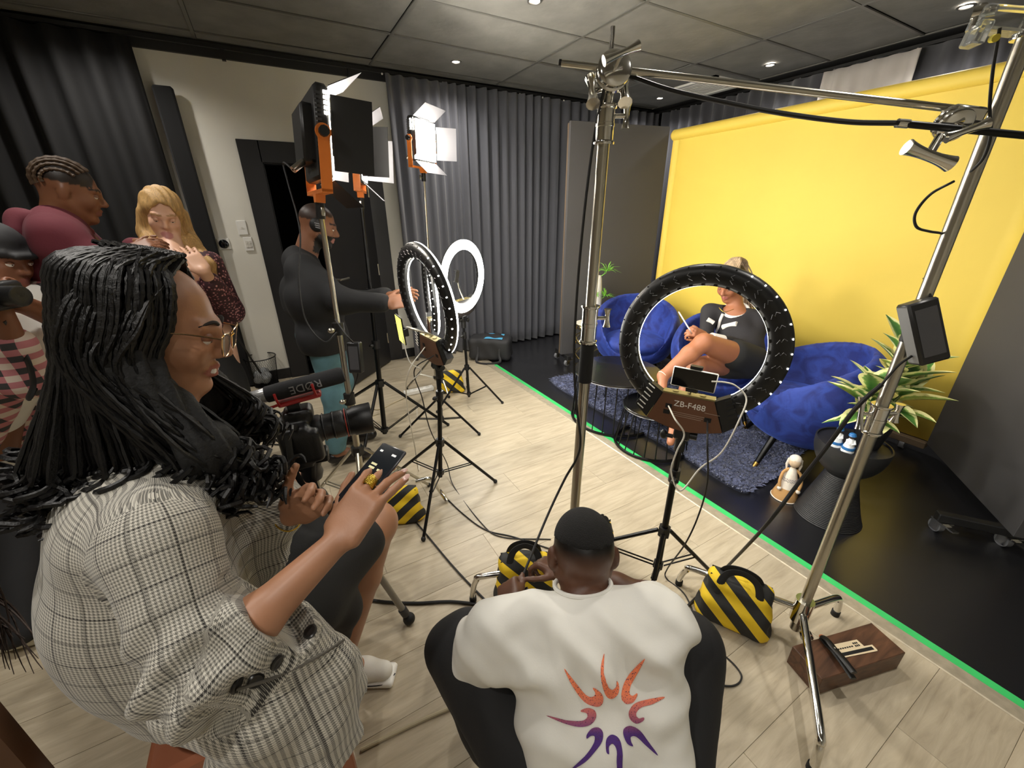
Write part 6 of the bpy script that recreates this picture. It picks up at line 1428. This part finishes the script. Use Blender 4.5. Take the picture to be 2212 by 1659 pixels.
s.cut(pel+A(0, 0, -.14), (0, 0, -1)); s.cap(tf(MH3, (.0, 0, -.09)), tf(MH3, (.06, 0, -.2)), .06, .04, .01, op='sub'); s.build('jacket', JB, t, 2, disp=fold(.006, 21))
b = MB()
for sy in (-1, 1): b.sweep(spline([b0+A(.03, .07*sy, .035), b0+A(.13, .075*sy, -.08), b0+A(.172, .03*sy, -.25)], 8), [.018]*17, 6, flat=((1, 0, 0), .35))
b.build('lapels', mat('lapel_black', '1d1e20', .6), t)
TEAL = mat('teal_denim', '587f8a', .8, var=.2, scale=12, bump=.2, bscale=250)
s = Sdf(.009); s.ell(pel+A(0, 0, -.06), (.15, .17, .12), k=.05)
for a, k_, f in ((hr_, kr_, ar_), (hl_, kl_, al_)): s.chain([a, k_, f+A(0, 0, .04)], [.105, .08, .065], .04)
s.cut((0, 0, .1), (0, 0, -1)); s.build('jeans', TEAL, t, 2, disp=fold(.005, 22))
for f in (ar_, al_):
    s = Sdf(.008); s.cap(f+A(-.03, 0, -.03), f+A(.17, -.03, -.045), .043, .036); s.cut((0, 0, .004), (0, 0, -1)); s.build('shoe', mat('black_leather_shoe', '161314', .3), t)
for y in (-1, 1):
    b = MB(MH3@np.array(Matrix.Translation((-.002, .083*y, -.0))@Matrix.Rotation(-y*math.pi/2, 4, 'X'))); b.lathe([(0, .034), (.02, .034), (.034, .026), (.038, .014), (.04, .0), (.034, -.008), (0, -.008)], 26); c = b.build('headphone_cup', BLK, t)
    for k in range(3): b = MB(MH3); b.box((.0+.004*k, .1175*y, .008-.011*k), (.014, .0006, .0022)); b.build('cup_print', mat('print_grey', '8e8e90'), c, False)
b = MB(MH3); b.sweep([(.0, .098*math.sin(a)*1.0, .012+.125*math.cos(a)) for a in np.linspace(-1.5, 1.5, 24)], .011, 8, flat=((0, 0, 1), .5)); b.build('headband', BLK, t)

# ============ blonde woman in floral blouse
H4 = at(352, 462, 1.98); MH4 = frame(H4, nrm(A(.12, -.93, -.34)), nrm(A(.16, -.28, 1)))
b0 = at(384, 566, 1.98); f4 = nrm(A(.25, -.97, 0)); l4 = A(-f4[1], f4[0], 0); shL4 = b0+l4*.135+A(0, 0, -.015); shR4 = b0-l4*.135+A(0, 0, -.015); pel = A(b0[0]-.02, b0[1]+.05, .92)
eL4 = shL4+l4*.015+f4*.03+A(0, 0, -.25); wL4 = at(440, 585, 1.87); eR4 = shR4-l4*.05+A(0, 0, -.27); wR4 = eR4+f4*.2+A(0, 0, -.05)
s = Sdf(.006); head_sdf(s, MH4, .94, True, .8); s.cap(tf(MH4, (-.03, 0, -.05)), b0+A(0, 0, 0), .045, .05, .03)
s.chain([b0+A(0, 0, -.08), (b0+pel)/2, pel], [.10, .10, .11], .05); s.cap(shL4, shR4, .042, .042, .03); s.chain([shL4, eL4, wL4], [.042, .036, .025], .02); s.chain([shR4, eR4, wR4], [.042, .036, .025], .02)
for y in (-1, 1): h_ = pel+l4*.08*y; f_ = A(h_[0], h_[1], .08); s.chain([h_, (h_+f_)/2, f_], [.08, .055, .036], .03); s.cap(f_, f_+f4*.14+A(0, 0, -.045), .034, .026, .02)
hand_sdf(s, frame(wL4, nrm(at(405, 540, 1.86)-wL4), nrm(A(.3, -.9, .1))), (.15, .2, .2, .25), 1, (.55, .8, 0), .95, .08); hand_sdf(s, frame(wR4, f4, (0, 0, 1)), (.3, .3, .3, .3), -1)
t = s.build('person', SKIN, None, 1, colf=skin_col('dcae92', [(MH4, .94)], lip='c08078', brow='a07850'), label='blonde woman in a floral blouse with one hand at her collar', cat='person'); eyes(t, MH4, .94, mat('eyelid_fair', 'c99b80', .45), .9)
BLO = mat('blonde_hair', 'b8935c', .5, var=.3, scale=30, bump=.5, bscale=200, stretch=(6, 6, .6))
s = Sdf(.007); hq = lambda *p: tf(MH4, p); R4 = MH4[:3, :3]
s.ell(hq(-.014, 0, .036), (.098, .083, .09), R4, .02); s.ell(hq(-.04, 0, -.05), (.07, .08, .1), R4, .04); s.ell(hq(.085, 0, -.035), (.07, .062, .11), R4, .01, 'sub')
s.chain([hq(-.02, .075, .0), hq(-.01, .085, -.1), b0+l4*.11+f4*.05+A(0, 0, -.02), b0+l4*.12+f4*.06+A(0, 0, -.1)], [.025, .032, .035, .015], .02); s.chain([hq(-.02, -.075, .0), hq(0, -.08, -.1), b0-l4*.10+f4*.06+A(0, 0, -.06), b0-l4*.10+f4*.07+A(0, 0, -.2)], [.025, .03, .032, .015], .02)
s.chain([hq(-.06, 0, -.05), b0-f4*.06+A(0, 0, -.02), b0-f4*.07+A(0, 0, -.2)], [.07, .075, .04], .03)
s.build('hair', BLO, t, 1, disp=lambda V, N: .003*np.sin(V[:, 0]*160+V[:, 1]*120))
def floral():
    m, tt, b = nodes('floral_print_cloth'); tc = tt.nodes.new('ShaderNodeTexCoord'); v = tt.nodes.new('ShaderNodeTexVoronoi'); v.inputs['Scale'].default_value = 75; link(tt, tc, 'Object', v, 'Vector')
    r = tt.nodes.new('ShaderNodeValToRGB'); link(tt, v, 'Distance', r, 0); e = r.color_ramp.elements; e[0].position = .0; e[0].color = (*srgb('e6c3b4'), 1); e[1].position = .55; e[1].color = (*srgb('3c1f26'), 1); q = e.new(.3); q.color = (*srgb('a5626a'), 1); q = e.new(.4); q.color = (*srgb('4a262c'), 1)
    link(tt, r, 0, b, 'Base Color'); b.inputs['Roughness'].default_value = .7; return m
s = Sdf(.008); s.cap(shL4-l4*.03, shR4+l4*.03, .062, .062, .04); s.cap(b0+A(0, 0, -.16), pel+A(0, 0, .18), .125, .115, .05); s.cap(pel+A(0, 0, .16), pel+A(0, 0, .06), .118, .125, .05)
s.chain([shL4, eL4, wL4+(eL4-wL4)*.25], [.055, .062, .048], .03); s.chain([shR4, eR4, wR4+(eR4-wR4)*.2], [.065, .075, .055], .03); s.ell(b0+f4*.075+A(0, 0, .01), (.085, .085, .115), k=.01, op='sub'); s.cut(pel+A(0, 0, .02), (0, 0, -1))
s.build('blouse', floral(), t, 2, disp=fold(.004, 31))
s = Sdf(.01); s.chain([pel+A(0, 0, .03), pel+A(0, 0, -.3), A(pel[0], pel[1], .35)], [.125, .15, .17], .05); s.build('skirt', mat('black_skirt_cloth', '1f1f20'), t, 2, disp=fold(.008, 32))
for y in (-1, 1): f_ = pel+l4*.08*y; s = Sdf(.008); s.cap(A(f_[0], f_[1], .05), A(f_[0], f_[1], .045)+f4*.15, .04, .033); s.cut((0, 0, .004), (0, 0, -1)); s.build('shoe', mat('dark_shoe', '1a1a1c'), t)

# ============ man in maroon hoodie
H5 = at(150, 412, 1.72); MH5 = frame(H5, nrm(A(.93, .12, -.25)), nrm(A(.27, 0, 1)))
b0 = at(128, 492, 1.72); f5 = nrm(A(.97, .2, 0)); l5 = A(-f5[1], f5[0], 0); shR5 = b0-l5*.19+A(0, 0, -.04); shL5 = b0+l5*.19+A(0, 0, -.04); pel = A(b0[0]-.03, b0[1], .92)
eR5 = at(215, 575, 1.66); wR5 = at(278, 543, 1.80); eL5 = shL5+f5*.14+A(0, 0, -.2); wL5 = at(292, 528, 1.98)
s = Sdf(.007); head_sdf(s, MH5, 1.); s.cap(tf(MH5, (-.03, 0, -.05)), b0, .056, .062, .03); s.chain([b0+A(0, 0, -.1), (b0+pel)/2, pel], [.12, .12, .12], .05); s.cap(shL5, shR5, .05, .05, .03)
s.chain([shR5, eR5, wR5], [.05, .042, .03], .02); s.chain([shL5, eL5, wL5], [.05, .042, .03], .02)
for y in (-1, 1): h_ = pel+l5*.09*y; f_ = A(h_[0], h_[1], .08); s.chain([h_, (h_+f_)/2, f_], [.085, .06, .04], .03); s.cap(f_, f_+f5*.15+A(0, 0, -.045), .036, .028, .02)
hand_sdf(s, frame(wR5, nrm(at(338, 522, 1.86)-wR5), nrm(A(0, -.5, .8))), (.3, .3, .35, .4), 1, (.75, .6, -.1)); hand_sdf(s, frame(wL5, nrm(at(340, 520, 2.02)-wL5), nrm(A(0, .5, .8))), (.4, .4, .4, .4), -1, (.8, .5, -.1))
t = s.build('person', SKIN, None, 1, colf=skin_col('80543a', [(MH5, 1.)], lip='7a4a40', brow='1a120e', hair=('241a14', lambda x, y, z: (z > .03) & (x < .075) & (z > .0))), label='man in a maroon hoodie with cornrow braids at the far left', cat='person'); eyes(t, MH5, 1., mat('eyelid_dark', '6b4632'), .8)
b = MB(MH5)
for k in range(9):
    w_ = (k-4)*.27; b.sweep([A(-.014, 0, .034)+A(.098*math.cos(a)*math.cos(w_*.9), .079*math.sin(w_), .089*math.sin(a)*math.cos(w_)) for a in np.linspace(.75, 3.6, 32)], [.0062+.0016*math.sin(j*1.9) for j in range(32)], 6)
b.build('cornrows', mat('brown_braids', '4a3826', .6, bump=.6, bscale=300), t, kind='stuff')
MAR = mat('maroon_fleece', '5c1f2a', .9, bump=.25, bscale=150)
s = Sdf(.009); s.cap(shL5-l5*.04, shR5+l5*.04, .075, .075, .07); s.cap(b0+A(0, 0, -.03)-l5*.06, b0+A(0, 0, -.03)+l5*.06, .085, .085, .07); s.cap(b0+A(-.02, 0, -.18)-l5*.05, b0+A(-.02, 0, -.18)+l5*.05, .15, .15, .06); s.cap(pel+A(0, 0, .15)-l5*.05, pel+A(0, 0, .15)+l5*.05, .15, .15, .06); s.cap(pel-l5*.05, pel+l5*.05, .135, .135, .05)
s.cap(b0+A(0, 0, .015), shR5, .06, .068, .06); s.cap(b0+A(0, 0, .015), shL5, .06, .068, .06); s.chain([shR5, eR5, wR5+(eR5-wR5)*.1], [.066, .058, .042], .06); s.chain([shL5, eL5, wL5+(eL5-wL5)*.1], [.085, .07, .045], .03); s.cut(pel+A(0, 0, -.08), (0, 0, -1))
s.build('hoodie', MAR, t, 2, disp=fold(.006, 41))
s = Sdf(.008); s.chain([b0-f5*.02+l5*.09+A(0, 0, .03), b0-f5*.10+A(0, 0, .035), b0-f5*.02-l5*.09+A(0, 0, .03)], [.032, .04, .032], .03); s.ell(b0-f5*.10+A(0, 0, -.02), (.05, .09, .07), k=.04); s.chain([b0-l5*.08+A(0, 0, .02), b0+f5*.08-l5*.03+A(0, 0, -.02)], [.032, .022], .03); s.chain([b0+l5*.08+A(0, 0, .02), b0+f5*.08+l5*.03+A(0, 0, -.02)], [.032, .022], .03)
s.build('hood', MAR, t, 2, disp=fold(.005, 42))
s = Sdf(.01)
for y in (-1, 1): h_ = pel+l5*.09*y; f_ = A(h_[0], h_[1], .06); s.chain([h_, (h_+f_)/2, f_], [.11, .085, .07], .03)
s.cut((0, 0, .04), (0, 0, -1)); s.build('trousers', mat('black_trouser_cloth', '121214'), t, 2, disp=fold(.005, 43))
for y in (-1, 1): f_ = pel+l5*.09*y; s = Sdf(.008); s.cap(A(f_[0], f_[1], .04), A(f_[0], f_[1], .04)+f5*.16, .045, .036); s.cut((0, 0, .004), (0, 0, -1)); s.build('shoe', mat('pale_shoe', 'cfcab8', .6), t)

# ============ person in pink checked shirt at the left edge
H6 = at(-5, 556, 1.55); MH6 = frame(H6, nrm(A(.8, -.5, -.25)), nrm(A(.25, -.1, 1)))
b0 = at(35, 655, 1.55); f6 = nrm(A(.85, -.5, 0)); l6 = A(-f6[1], f6[0], 0); shL6 = b0+l6*.19+A(0, 0, -.02); shR6 = b0-l6*.19+A(0, 0, -.03); pel = at(-40, 1010, 1.78)
eL6 = at(150, 700, 1.62); wL6 = at(45, 655, 1.36); eR6 = shR6+f6*.15+A(0, 0, -.2); wR6 = at(0, 672, 1.3)
fA, fB = fl(60, 1185), fl(118, 1372)
s = Sdf(.007); head_sdf(s, MH6, 1.); s.cap(tf(MH6, (-.03, 0, -.05)), b0, .052, .055, .03); s.chain([b0+A(-.02, 0, -.1), (b0+pel)/2, pel], [.085, .09, .1], .05); s.cap(shL6, shR6, .05, .05, .03); s.chain([shL6, eL6, wL6], [.05, .042, .03], .02); s.chain([shR6, eR6, wR6], [.05, .042, .03], .02)
for f_, y in ((fA, 1), (fB, -1)): s.chain([pel+l6*.09*y, (pel+f_)/2+A(.03, 0, .03), f_+A(-.07, 0, .09)], [.085, .06, .04], .03)
hand_sdf(s, frame(wL6, nrm(at(-20, 610, 1.36)-wL6), nrm(A(.3, -.7, -.3))), (.7, .7, .7, .7), 1, (.7, .6, -.2)); hand_sdf(s, frame(wR6, nrm(at(-60, 640, 1.3)-wR6), nrm(A(.2, -.8, -.2))), (.7, .7, .7, .7), 1)
t = s.build('person', SKIN, None, 1, colf=skin_col('7a4e36', [(MH6, 1.)], lip='7a4a40', brow='1a120e'), label='person in a pink checked shirt holding a camera, cut off by the left edge', cat='person'); eyes(t, MH6, 1., mat('eyelid_dark', '6b4632'), .3)
s = Sdf(.008); q = lambda *p: tf(MH6, p); s.ell(q(-.02, 0, .05), (.11, .088, .085), MH6[:3, :3], .02); s.cut(q(0, 0, .028), -MH6[:3, 2]); s.cap(q(.08, -.05, .035), q(.08, .05, .035), .014); s.cap(q(.11, -.03, .03), q(.11, .03, .03), .012, k=.02); s.build('cap', mat('black_cap', '1b1b1d', .7), t, 1)
s = Sdf(.009); s.cap(b0+A(0, 0, -.13), pel+A(0, 0, .15), .125, .13, .05); s.cap(shL6-l6*.08, shR6+l6*.08, .078, .078, .05); s.cap(pel+A(0, 0, .2), pel+A(0, 0, .02), .13, .14, .05); wt_ = s.build('white_tee', mat('white_jersey', 'e4e2da'), t, 2, disp=fold(.005, 51))
def pinkplaid():
    m, tt, b = nodes('pink_plaid_flannel'); tc = tt.nodes.new('ShaderNodeTexCoord'); n = tt.nodes.new('ShaderNodeTexNoise'); n.inputs['Scale'].default_value = 9; n.inputs['Detail'].default_value = 3; mp = tt.nodes.new('ShaderNodeMapping'); mp.inputs['Scale'].default_value = (1, 1, 1.6); link(tt, tc, 'Object', mp, 0)
    w1 = tt.nodes.new('ShaderNodeTexWave'); w1.inputs['Scale'].default_value = 4.2; w1.bands_direction = 'Z'; w2 = tt.nodes.new('ShaderNodeTexWave'); w2.inputs['Scale'].default_value = 4.2; w2.bands_direction = 'X'; link(tt, mp, 0, w1, 0); link(tt, mp, 0, w2, 0)
    ad = tt.nodes.new('ShaderNodeMath'); ad.operation = 'ADD'
    for i_, w_ in enumerate((w1, w2)): g_ = tt.nodes.new('ShaderNodeMath'); g_.operation = 'GREATER_THAN'; g_.inputs[1].default_value = .5; link(tt, w_, 'Fac', g_, 0); link(tt, g_, 0, ad, i_); dv = tt.nodes.new('ShaderNodeMath'); dv.operation = 'MULTIPLY'; link(tt, ad, 0, dv, 0); dv.inputs[1].default_value = .5
    r = tt.nodes.new('ShaderNodeValToRGB'); link(tt, dv, 0, r, 0); e = r.color_ramp.elements; e[0].position = .1; e[0].color = (*srgb('3c3a3c'), 1); e[1].position = .9; e[1].color = (*srgb('cdbdb0'), 1); q_ = e.new(.35); q_.color = (*srgb('9a8c86'), 1); q_ = e.new(.6); q_.color = (*srgb('c05a6a'), 1)
    link(tt, r, 0, b, 'Base Color'); b.inputs['Roughness'].default_value = .9; return m
s = Sdf(.009); s.cap(shL6-l6*.05, shL6, .08, .08, .04); s.chain([shL6, eL6, eL6+(wL6-eL6)*.3], [.085, .08, .068], .03); s.cap(shR6+l6*.05, shR6, .08, .08, .04); s.chain([shR6, eR6, eR6+(wR6-eR6)*.5], [.085, .075, .06], .03)
for y in (-1, 1): s.chain([b0+l6*.13*y-f6*.02+A(0, 0, -.02), b0+l6*.14*y-f6*.03+A(0, 0, -.25), pel+l6*.15*y-f6*.03+A(0, 0, -.05)], [.09, .09, .09], .05)
s.chain([b0-f6*.09+A(0, 0, -.1), pel-f6*.09+A(0, 0, -.05)], [.11, .12], .05); s.ell(b0+f6*.17+A(0, 0, -.28), (.14, .14, .34), k=.01, op='sub'); s.build('overshirt', pinkplaid(), t, 2, disp=fold(.006, 52))
s = Sdf(.01)
for f_, y in ((fA, 1), (fB, -1)): s.chain([pel+l6*.09*y, (pel+f_)/2+A(.03, 0, .03), f_+A(-.07, 0, .06)], [.11, .085, .065], .03)
s.cut((0, 0, .045), (0, 0, -1)); s.build('trousers', mat('black_trouser_cloth', '121214'), t, 2, disp=fold(.005, 53))
for f_ in (fA, fB): s = Sdf(.008); s.cap(f_+A(-.12, .02, .04), f_+A(.02, -.01, .03), .045, .034); s.cut((0, 0, .004), (0, 0, -1)); s.build('shoe', mat('pale_shoe', 'cfcab8'), t)
p = at(-8, 640, 1.27); Mc6 = frame(p, nrm(A(.85, -.5, 0))); t6 = thing('compact_camera', p, 'black camera held up at the left edge by the person in pink', 'camera')
b = MB(Mc6); b.box((0, 0, 0), (.03, .065, .042), bev=.01); b.build('body', CB, t6); b = MB(Mc6@np.array(Matrix.Translation((.03, 0, 0))@Matrix.Rotation(math.pi/2, 4, 'Y'))); b.lathe([(0, 0), (.032, 0), (.032, .05), (.028, .052), (0, .046)], 24); b.build('lens', CB, t6)
b = MB(); b.sweep(spline([at(5, 690, 1.3), at(30, 735, 1.36), at(60, 780, 1.38), at(72, 830, 1.4), at(62, 860, 1.4), at(75, 840, 1.42)], 8), .012, 8, flat=(FWD, .3)); b.build('strap', BLK, t6)

# ============ seated woman on the stage
cx = CH2[:3, 3]; f7 = CH2[:3, 0]; l7 = CH2[:3, 1]
hipc7 = cx+f7*-.02+A(0, 0, .53); b0 = at(1590, 672, 2.80); H7 = at(1578, 612, 2.76); MH7 = frame(H7, nrm(A(-.93, -.1, -.42)), nrm(A(-.3, .0, 1)))
fa = nrm((hipc7-b0)*0+A(-.88, -.35, 0)); lat7 = A(-fa[1], fa[0], 0)
shR7 = b0-lat7*.0+at(1535, 668, 2.78)*0+(at(1532, 672, 2.86)-b0); shL7 = at(1648, 690, 2.70)
eR7 = at(1525, 735, 2.80); wR7 = at(1502, 727, 2.60); eL7 = at(1622, 752, 2.62); wL7 = at(1524, 728, 2.52)
hR7 = at(1590, 795, 2.78)+A(0, 0, .03); hL7 = at(1620, 785, 2.62)+A(0, 0, .02); kTop = at(1520, 740, 2.42); kBot = at(1505, 790, 2.50); fTop = at(1432, 812, 2.38); fBot = at(1465, 880, 2.42)
s = Sdf(.006); head_sdf(s, MH7, .95, True); s.cap(tf(MH7, (-.03, 0, -.05)), b0, .045, .05, .03); s.chain([b0+A(0, 0, -.06), (b0+hR7)/2, (hR7+hL7)/2], [.095, .095, .11], .04); s.cap(shL7, shR7, .04, .04, .03)
s.chain([shR7, eR7, wR7], [.042, .036, .024], .02); s.chain([shL7, eL7, wL7], [.042, .036, .024], .02)
s.chain([hL7, kTop], [.088, .056], .03); s.chain([kTop, kTop+(fTop-kTop)*.35, fTop], [.052, .05, .03], .02); s.chain([hR7, kBot], [.088, .056], .03); s.chain([kBot, kBot+(fBot-kBot)*.4, fBot+A(0, 0, -.1)], [.052, .05, .034], .02)
s.cap(fTop, fTop+nrm(A(-.5, -.5, -.6))*.13, .03, .02, .02); s.cap(fBot+A(0, 0, -.1), fBot+A(-.1, -.06, -.18), .032, .022, .02)
hand_sdf(s, frame(wR7, nrm(at(1478, 700, 2.5)-wR7), nrm(A(-.1, .9, .2))), (.6, .6, .6, .6), -1, (.8, .5, -.2), .92); hand_sdf(s, frame(wL7, nrm(at(1490, 712, 2.5)-wL7), nrm(A(.2, -.9, .3))), (.55, .55, .6, .6), 1, (.8, .4, -.2), .92)
t = s.build('person', SKIN, None, 1, colf=skin_col('a2694a', [(MH7, .95)], lip='b06a60', brow='2a1a14'), label='woman in a black and white cardigan sitting cross-legged with a phone', cat='person'); eyes(t, MH7, .95, mat('eyelid_brown', '7a4c32'), .9)
KN = mat('black_knit', '232124', .85, bump=.3, bscale=400); KW = mat('white_knit', 'ece8e2', .85)
mid = (b0+(hR7+hL7)/2)/2
s = Sdf(.007); s.cap(shL7+(shR7-shL7)*.12, shR7+(shL7-shR7)*.12, .058, .058, .04); s.cap(b0+A(0, 0, -.10), mid, .112, .108, .05); s.cap(mid, (hR7+hL7)/2+A(0, 0, .08), .105, .11, .05); s.chain([shR7, eR7, wR7+(eR7-wR7)*.3], [.055, .048, .036], .03); s.chain([shL7, eL7, wL7+(eL7-wL7)*.3], [.055, .048, .036], .03)
s.ell(b0+fa*.06+A(0, 0, .045), (.075, .075, .08), k=.01, op='sub'); s.cut((hR7+hL7)/2+A(0, 0, .05), (0, 0, -1)); card = s.build('cardigan', KN, t, 2, disp=fold(.003, 61))
def trim(pts, r, nm, mt=KW, fl_=None):
    P_ = [snap(card, q, .001)[0] for q in pts]; P_ = [p for p in P_ if p is not None]
    if len(P_) > 1: b = MB(); b.sweep(spline(P_, 5), r, 8); b.build(nm, mt, card)
b = MB(); b.sweep([b0+fa*.03+lat7*.078*math.cos(a)+fa*.075*math.sin(a)+A(0, 0, .012-.035*math.sin(a)) for a in np.linspace(0, 2*math.pi, 32, endpoint=False)], .0105, 8, closed=True); b.build('neck_trim', KW, card); trim([(1562, 678), (1556, 692), (1552, 708), (1548, 716)], .010, 'button_band')
trim([(1528, 690), (1541, 698)], .016, 'pocket_flap'); trim([(1562, 707), (1592, 700)], .018, 'pocket_flap')
for a, w in ((eR7, wR7), (eL7, wL7)): b = MB(); b.cyl(w+(a-w)*.36, w+(a-w)*.12, .039, .037, 16); b.build('cuff', KW, card)
trim([(1570, 742), (1590, 750), (1605, 742)], .012, 'hem_trim')
s = Sdf(.008); s.cap(hL7, hL7+(kTop-hL7)*.35, .105, .095, .03); s.cap(hR7, hR7+(kBot-hR7)*.3, .105, .095, .03); s.ell((hR7+hL7)/2, (.14, .15, .1), k=.04); s.build('shorts', mat('black_skirt_cloth', '1f1f20'), t, 2)
b = MB(MH7); rs = np.random.RandomState(5)
for k in range(60):
    y = rs.uniform(-.06, .06); x0 = rs.uniform(-.02, .05)
    P_ = [(x0, y, .115-3*y*y), (-.05, y*.8, .135-2*y*y), (-.10, y*.4, .12+.02*rs.rand()), (-.15-.02*rs.rand(), y*.4+.01*rs.randn(), .06), (-.16+.02*rs.randn(), .01+.03*rs.randn(), -.1), (-.15+.03*rs.randn(), .015+.03*rs.randn(), -.28-.12*rs.rand())]
    b.sweep(spline(P_, 5), [.0045]*26, 5)
b.build('braids', mat('blonde_braids', 'b9a184', .6, var=.4, scale=40), t, kind='stuff')
s = Sdf(.008); hq = lambda *p: tf(MH7, p); s.ell(hq(-.02, 0, .04), (.096, .079, .085), MH7[:3, :3], .02); s.cut(hq(0, 0, .03), -MH7[:3, 2]+.3*MH7[:3, 0]); s.build('hair', mat('dark_brown_hair', '3a2c24', .7, bump=.6, bscale=200), t, 1)
b = MB(); b.sweep(spline([at(1553, 665, 2.68), at(1565, 674, 2.66), at(1585, 668, 2.68)], 6), .002, 6); b.build('necklace', mat('gold_ring', 'd2b24a'), t)
b = MB(); b.torus((0, 0, 0), .032, .004, 20, 6, M=frame(fTop, nrm(np.cross(fTop-kTop, (0, 0, 1))), nrm(fTop-kTop))); b.build('anklet', mat('cream_beads', 'e6dcc4', .5), t)
p = at(1480, 697, 2.46); phone(frame(p, nrm(at(1470, 680, 2.5)-at(1492, 716, 2.44)), nrm(A(-.5, .4, -.5))), 'pale smartphone held by the seated woman', .072, .036, case='d8d0cc')

# ============ brown chair at the bottom left and the person sitting sideways on it
ea, eb = fl(0, 1520, .56), fl(118, 1659, .56); ex_ = nrm(eb-ea); pp = nrm(np.cross(ex_, (0, 0, 1))); pp = pp if pp@RGT < 0 else -pp
c0 = (ea+eb)/2+pp*.2; c0[2] = 0; t = thing('brown_chair', c0, 'brown leather chair corner at the bottom left edge', 'chair'); Mq = frame(c0, -pp)
LE2 = mat('dark_brown_leather', '5a3a24', .45, var=.1)
b = MB(Mq); b.box((0, 0, .50), (.2, .2, .06), bev=.03); b.build('seat', LE2, t); b = MB(Mq); b.box((0, -.2, .72), (.2, .03, .22), bev=.02); b.build('backrest', LE2, t)
for sx in (-1, 1):
    for sy in (-1, 1): b = MB(Mq); b.cyl((.16*sx, .16*sy, 0), (.15*sx, .15*sy, .45), .016, .02); b.build('leg', LEA, t)

f8 = nrm(A(-.57, .82, 0)); l8 = A(-f8[1], f8[0], 0); hp8 = c0+A(0, 0, .65)+f8*-.02; b8 = A(-.86, .93, 1.06); H8 = A(-.83, .99, 1.2); MH8 = frame(H8, nrm(f8+A(.3, .1, -.35)), nrm(A(.1, .2, 1)))
s = Sdf(.009); head_sdf(s, MH8, .97, True); s.cap(tf(MH8, (-.03, 0, -.05)), b8, .048, .055, .03); s.chain([b8+A(0, 0, -.08), hp8+A(0, 0, .12), hp8], [.1, .11, .12], .04); s.cap(b8+l8*.16, b8-l8*.16, .045, .045, .03)
for y in (-1, 1):
    k8 = hp8+f8*.42+l8*.09*y+A(0, 0, -.03); s.chain([hp8+l8*.09*y, k8, A(k8[0], k8[1], .09)], [.085, .06, .04], .03); s.cap(A(k8[0], k8[1], .08), A(k8[0], k8[1], .035)+f8*.14, .036, .028)
    e8 = b8+l8*.2*y+A(0, 0, -.27); w8 = k8+A(0, 0, .09)-f8*.06; s.chain([b8+l8*.16*y, e8, w8], [.045, .04, .026], .02); hand_sdf(s, frame(w8, f8, (0, 0, 1)), (.2, .2, .2, .2), -y)
t = s.build('person', SKIN, None, 1, colf=skin_col('7a4e36', [(MH8, .97)], lip='7a4a40'), label='person with thin loose braids sitting on the brown chair beyond the left edge', cat='person')
s = Sdf(.011); s.cap(b8+l8*.15, b8-l8*.15, .06, .06, .04); s.chain([b8+A(0, 0, -.1), hp8+A(0, 0, .1), hp8], [.12, .13, .14], .05)
for y in (-1, 1): s.chain([b8+l8*.16*y, b8+l8*.2*y+A(0, 0, -.27)], [.06, .055], .03)
s.build('top', mat('dark_top_cloth', '2a2022', .85), t, 2, disp=fold(.005, 81))
s = Sdf(.011)
for y in (-1, 1): k8 = hp8+f8*.42+l8*.09*y+A(0, 0, -.03); s.chain([hp8+l8*.09*y, k8, A(k8[0], k8[1], .12)], [.105, .08, .065], .03)
s.build('trousers', mat('black_trouser_cloth', '121214'), t, 2)
s = Sdf(.009); s.ell(tf(MH8, (-.03, 0, .035)), (.105, .092, .095), MH8[:3, :3], .02); s.ell(tf(MH8, (.1, 0, -.02)), (.075, .07, .1), MH8[:3, :3], .01, 'sub'); s.build('hair', mat('dark_brown_hair', '3a2c24'), t, 1)
b = MB(); rs = np.random.RandomState(3)
for k in range(16):
    a = tf(MH8, (-.02+.06*rs.rand(), -.085, .03*rs.randn())); m_ = A(-.755, 1.085, .97)+rs.randn(3)*.012; m2 = at(-45+rs.rand()*50, 1250+rs.rand()*80, .9)+rs.randn(3)*.01; e = at(5+rs.rand()*105, 1350+rs.rand()*110, .87+.06*rs.rand())
    b.sweep(spline([a, m_, m2, e], 8), [.0026]*17+[.0024-.00025*j for j in range(8)], 5)
b.build('loose_braids', mat('dark_brown_hair', '3a2c24'), t, kind='stuff')
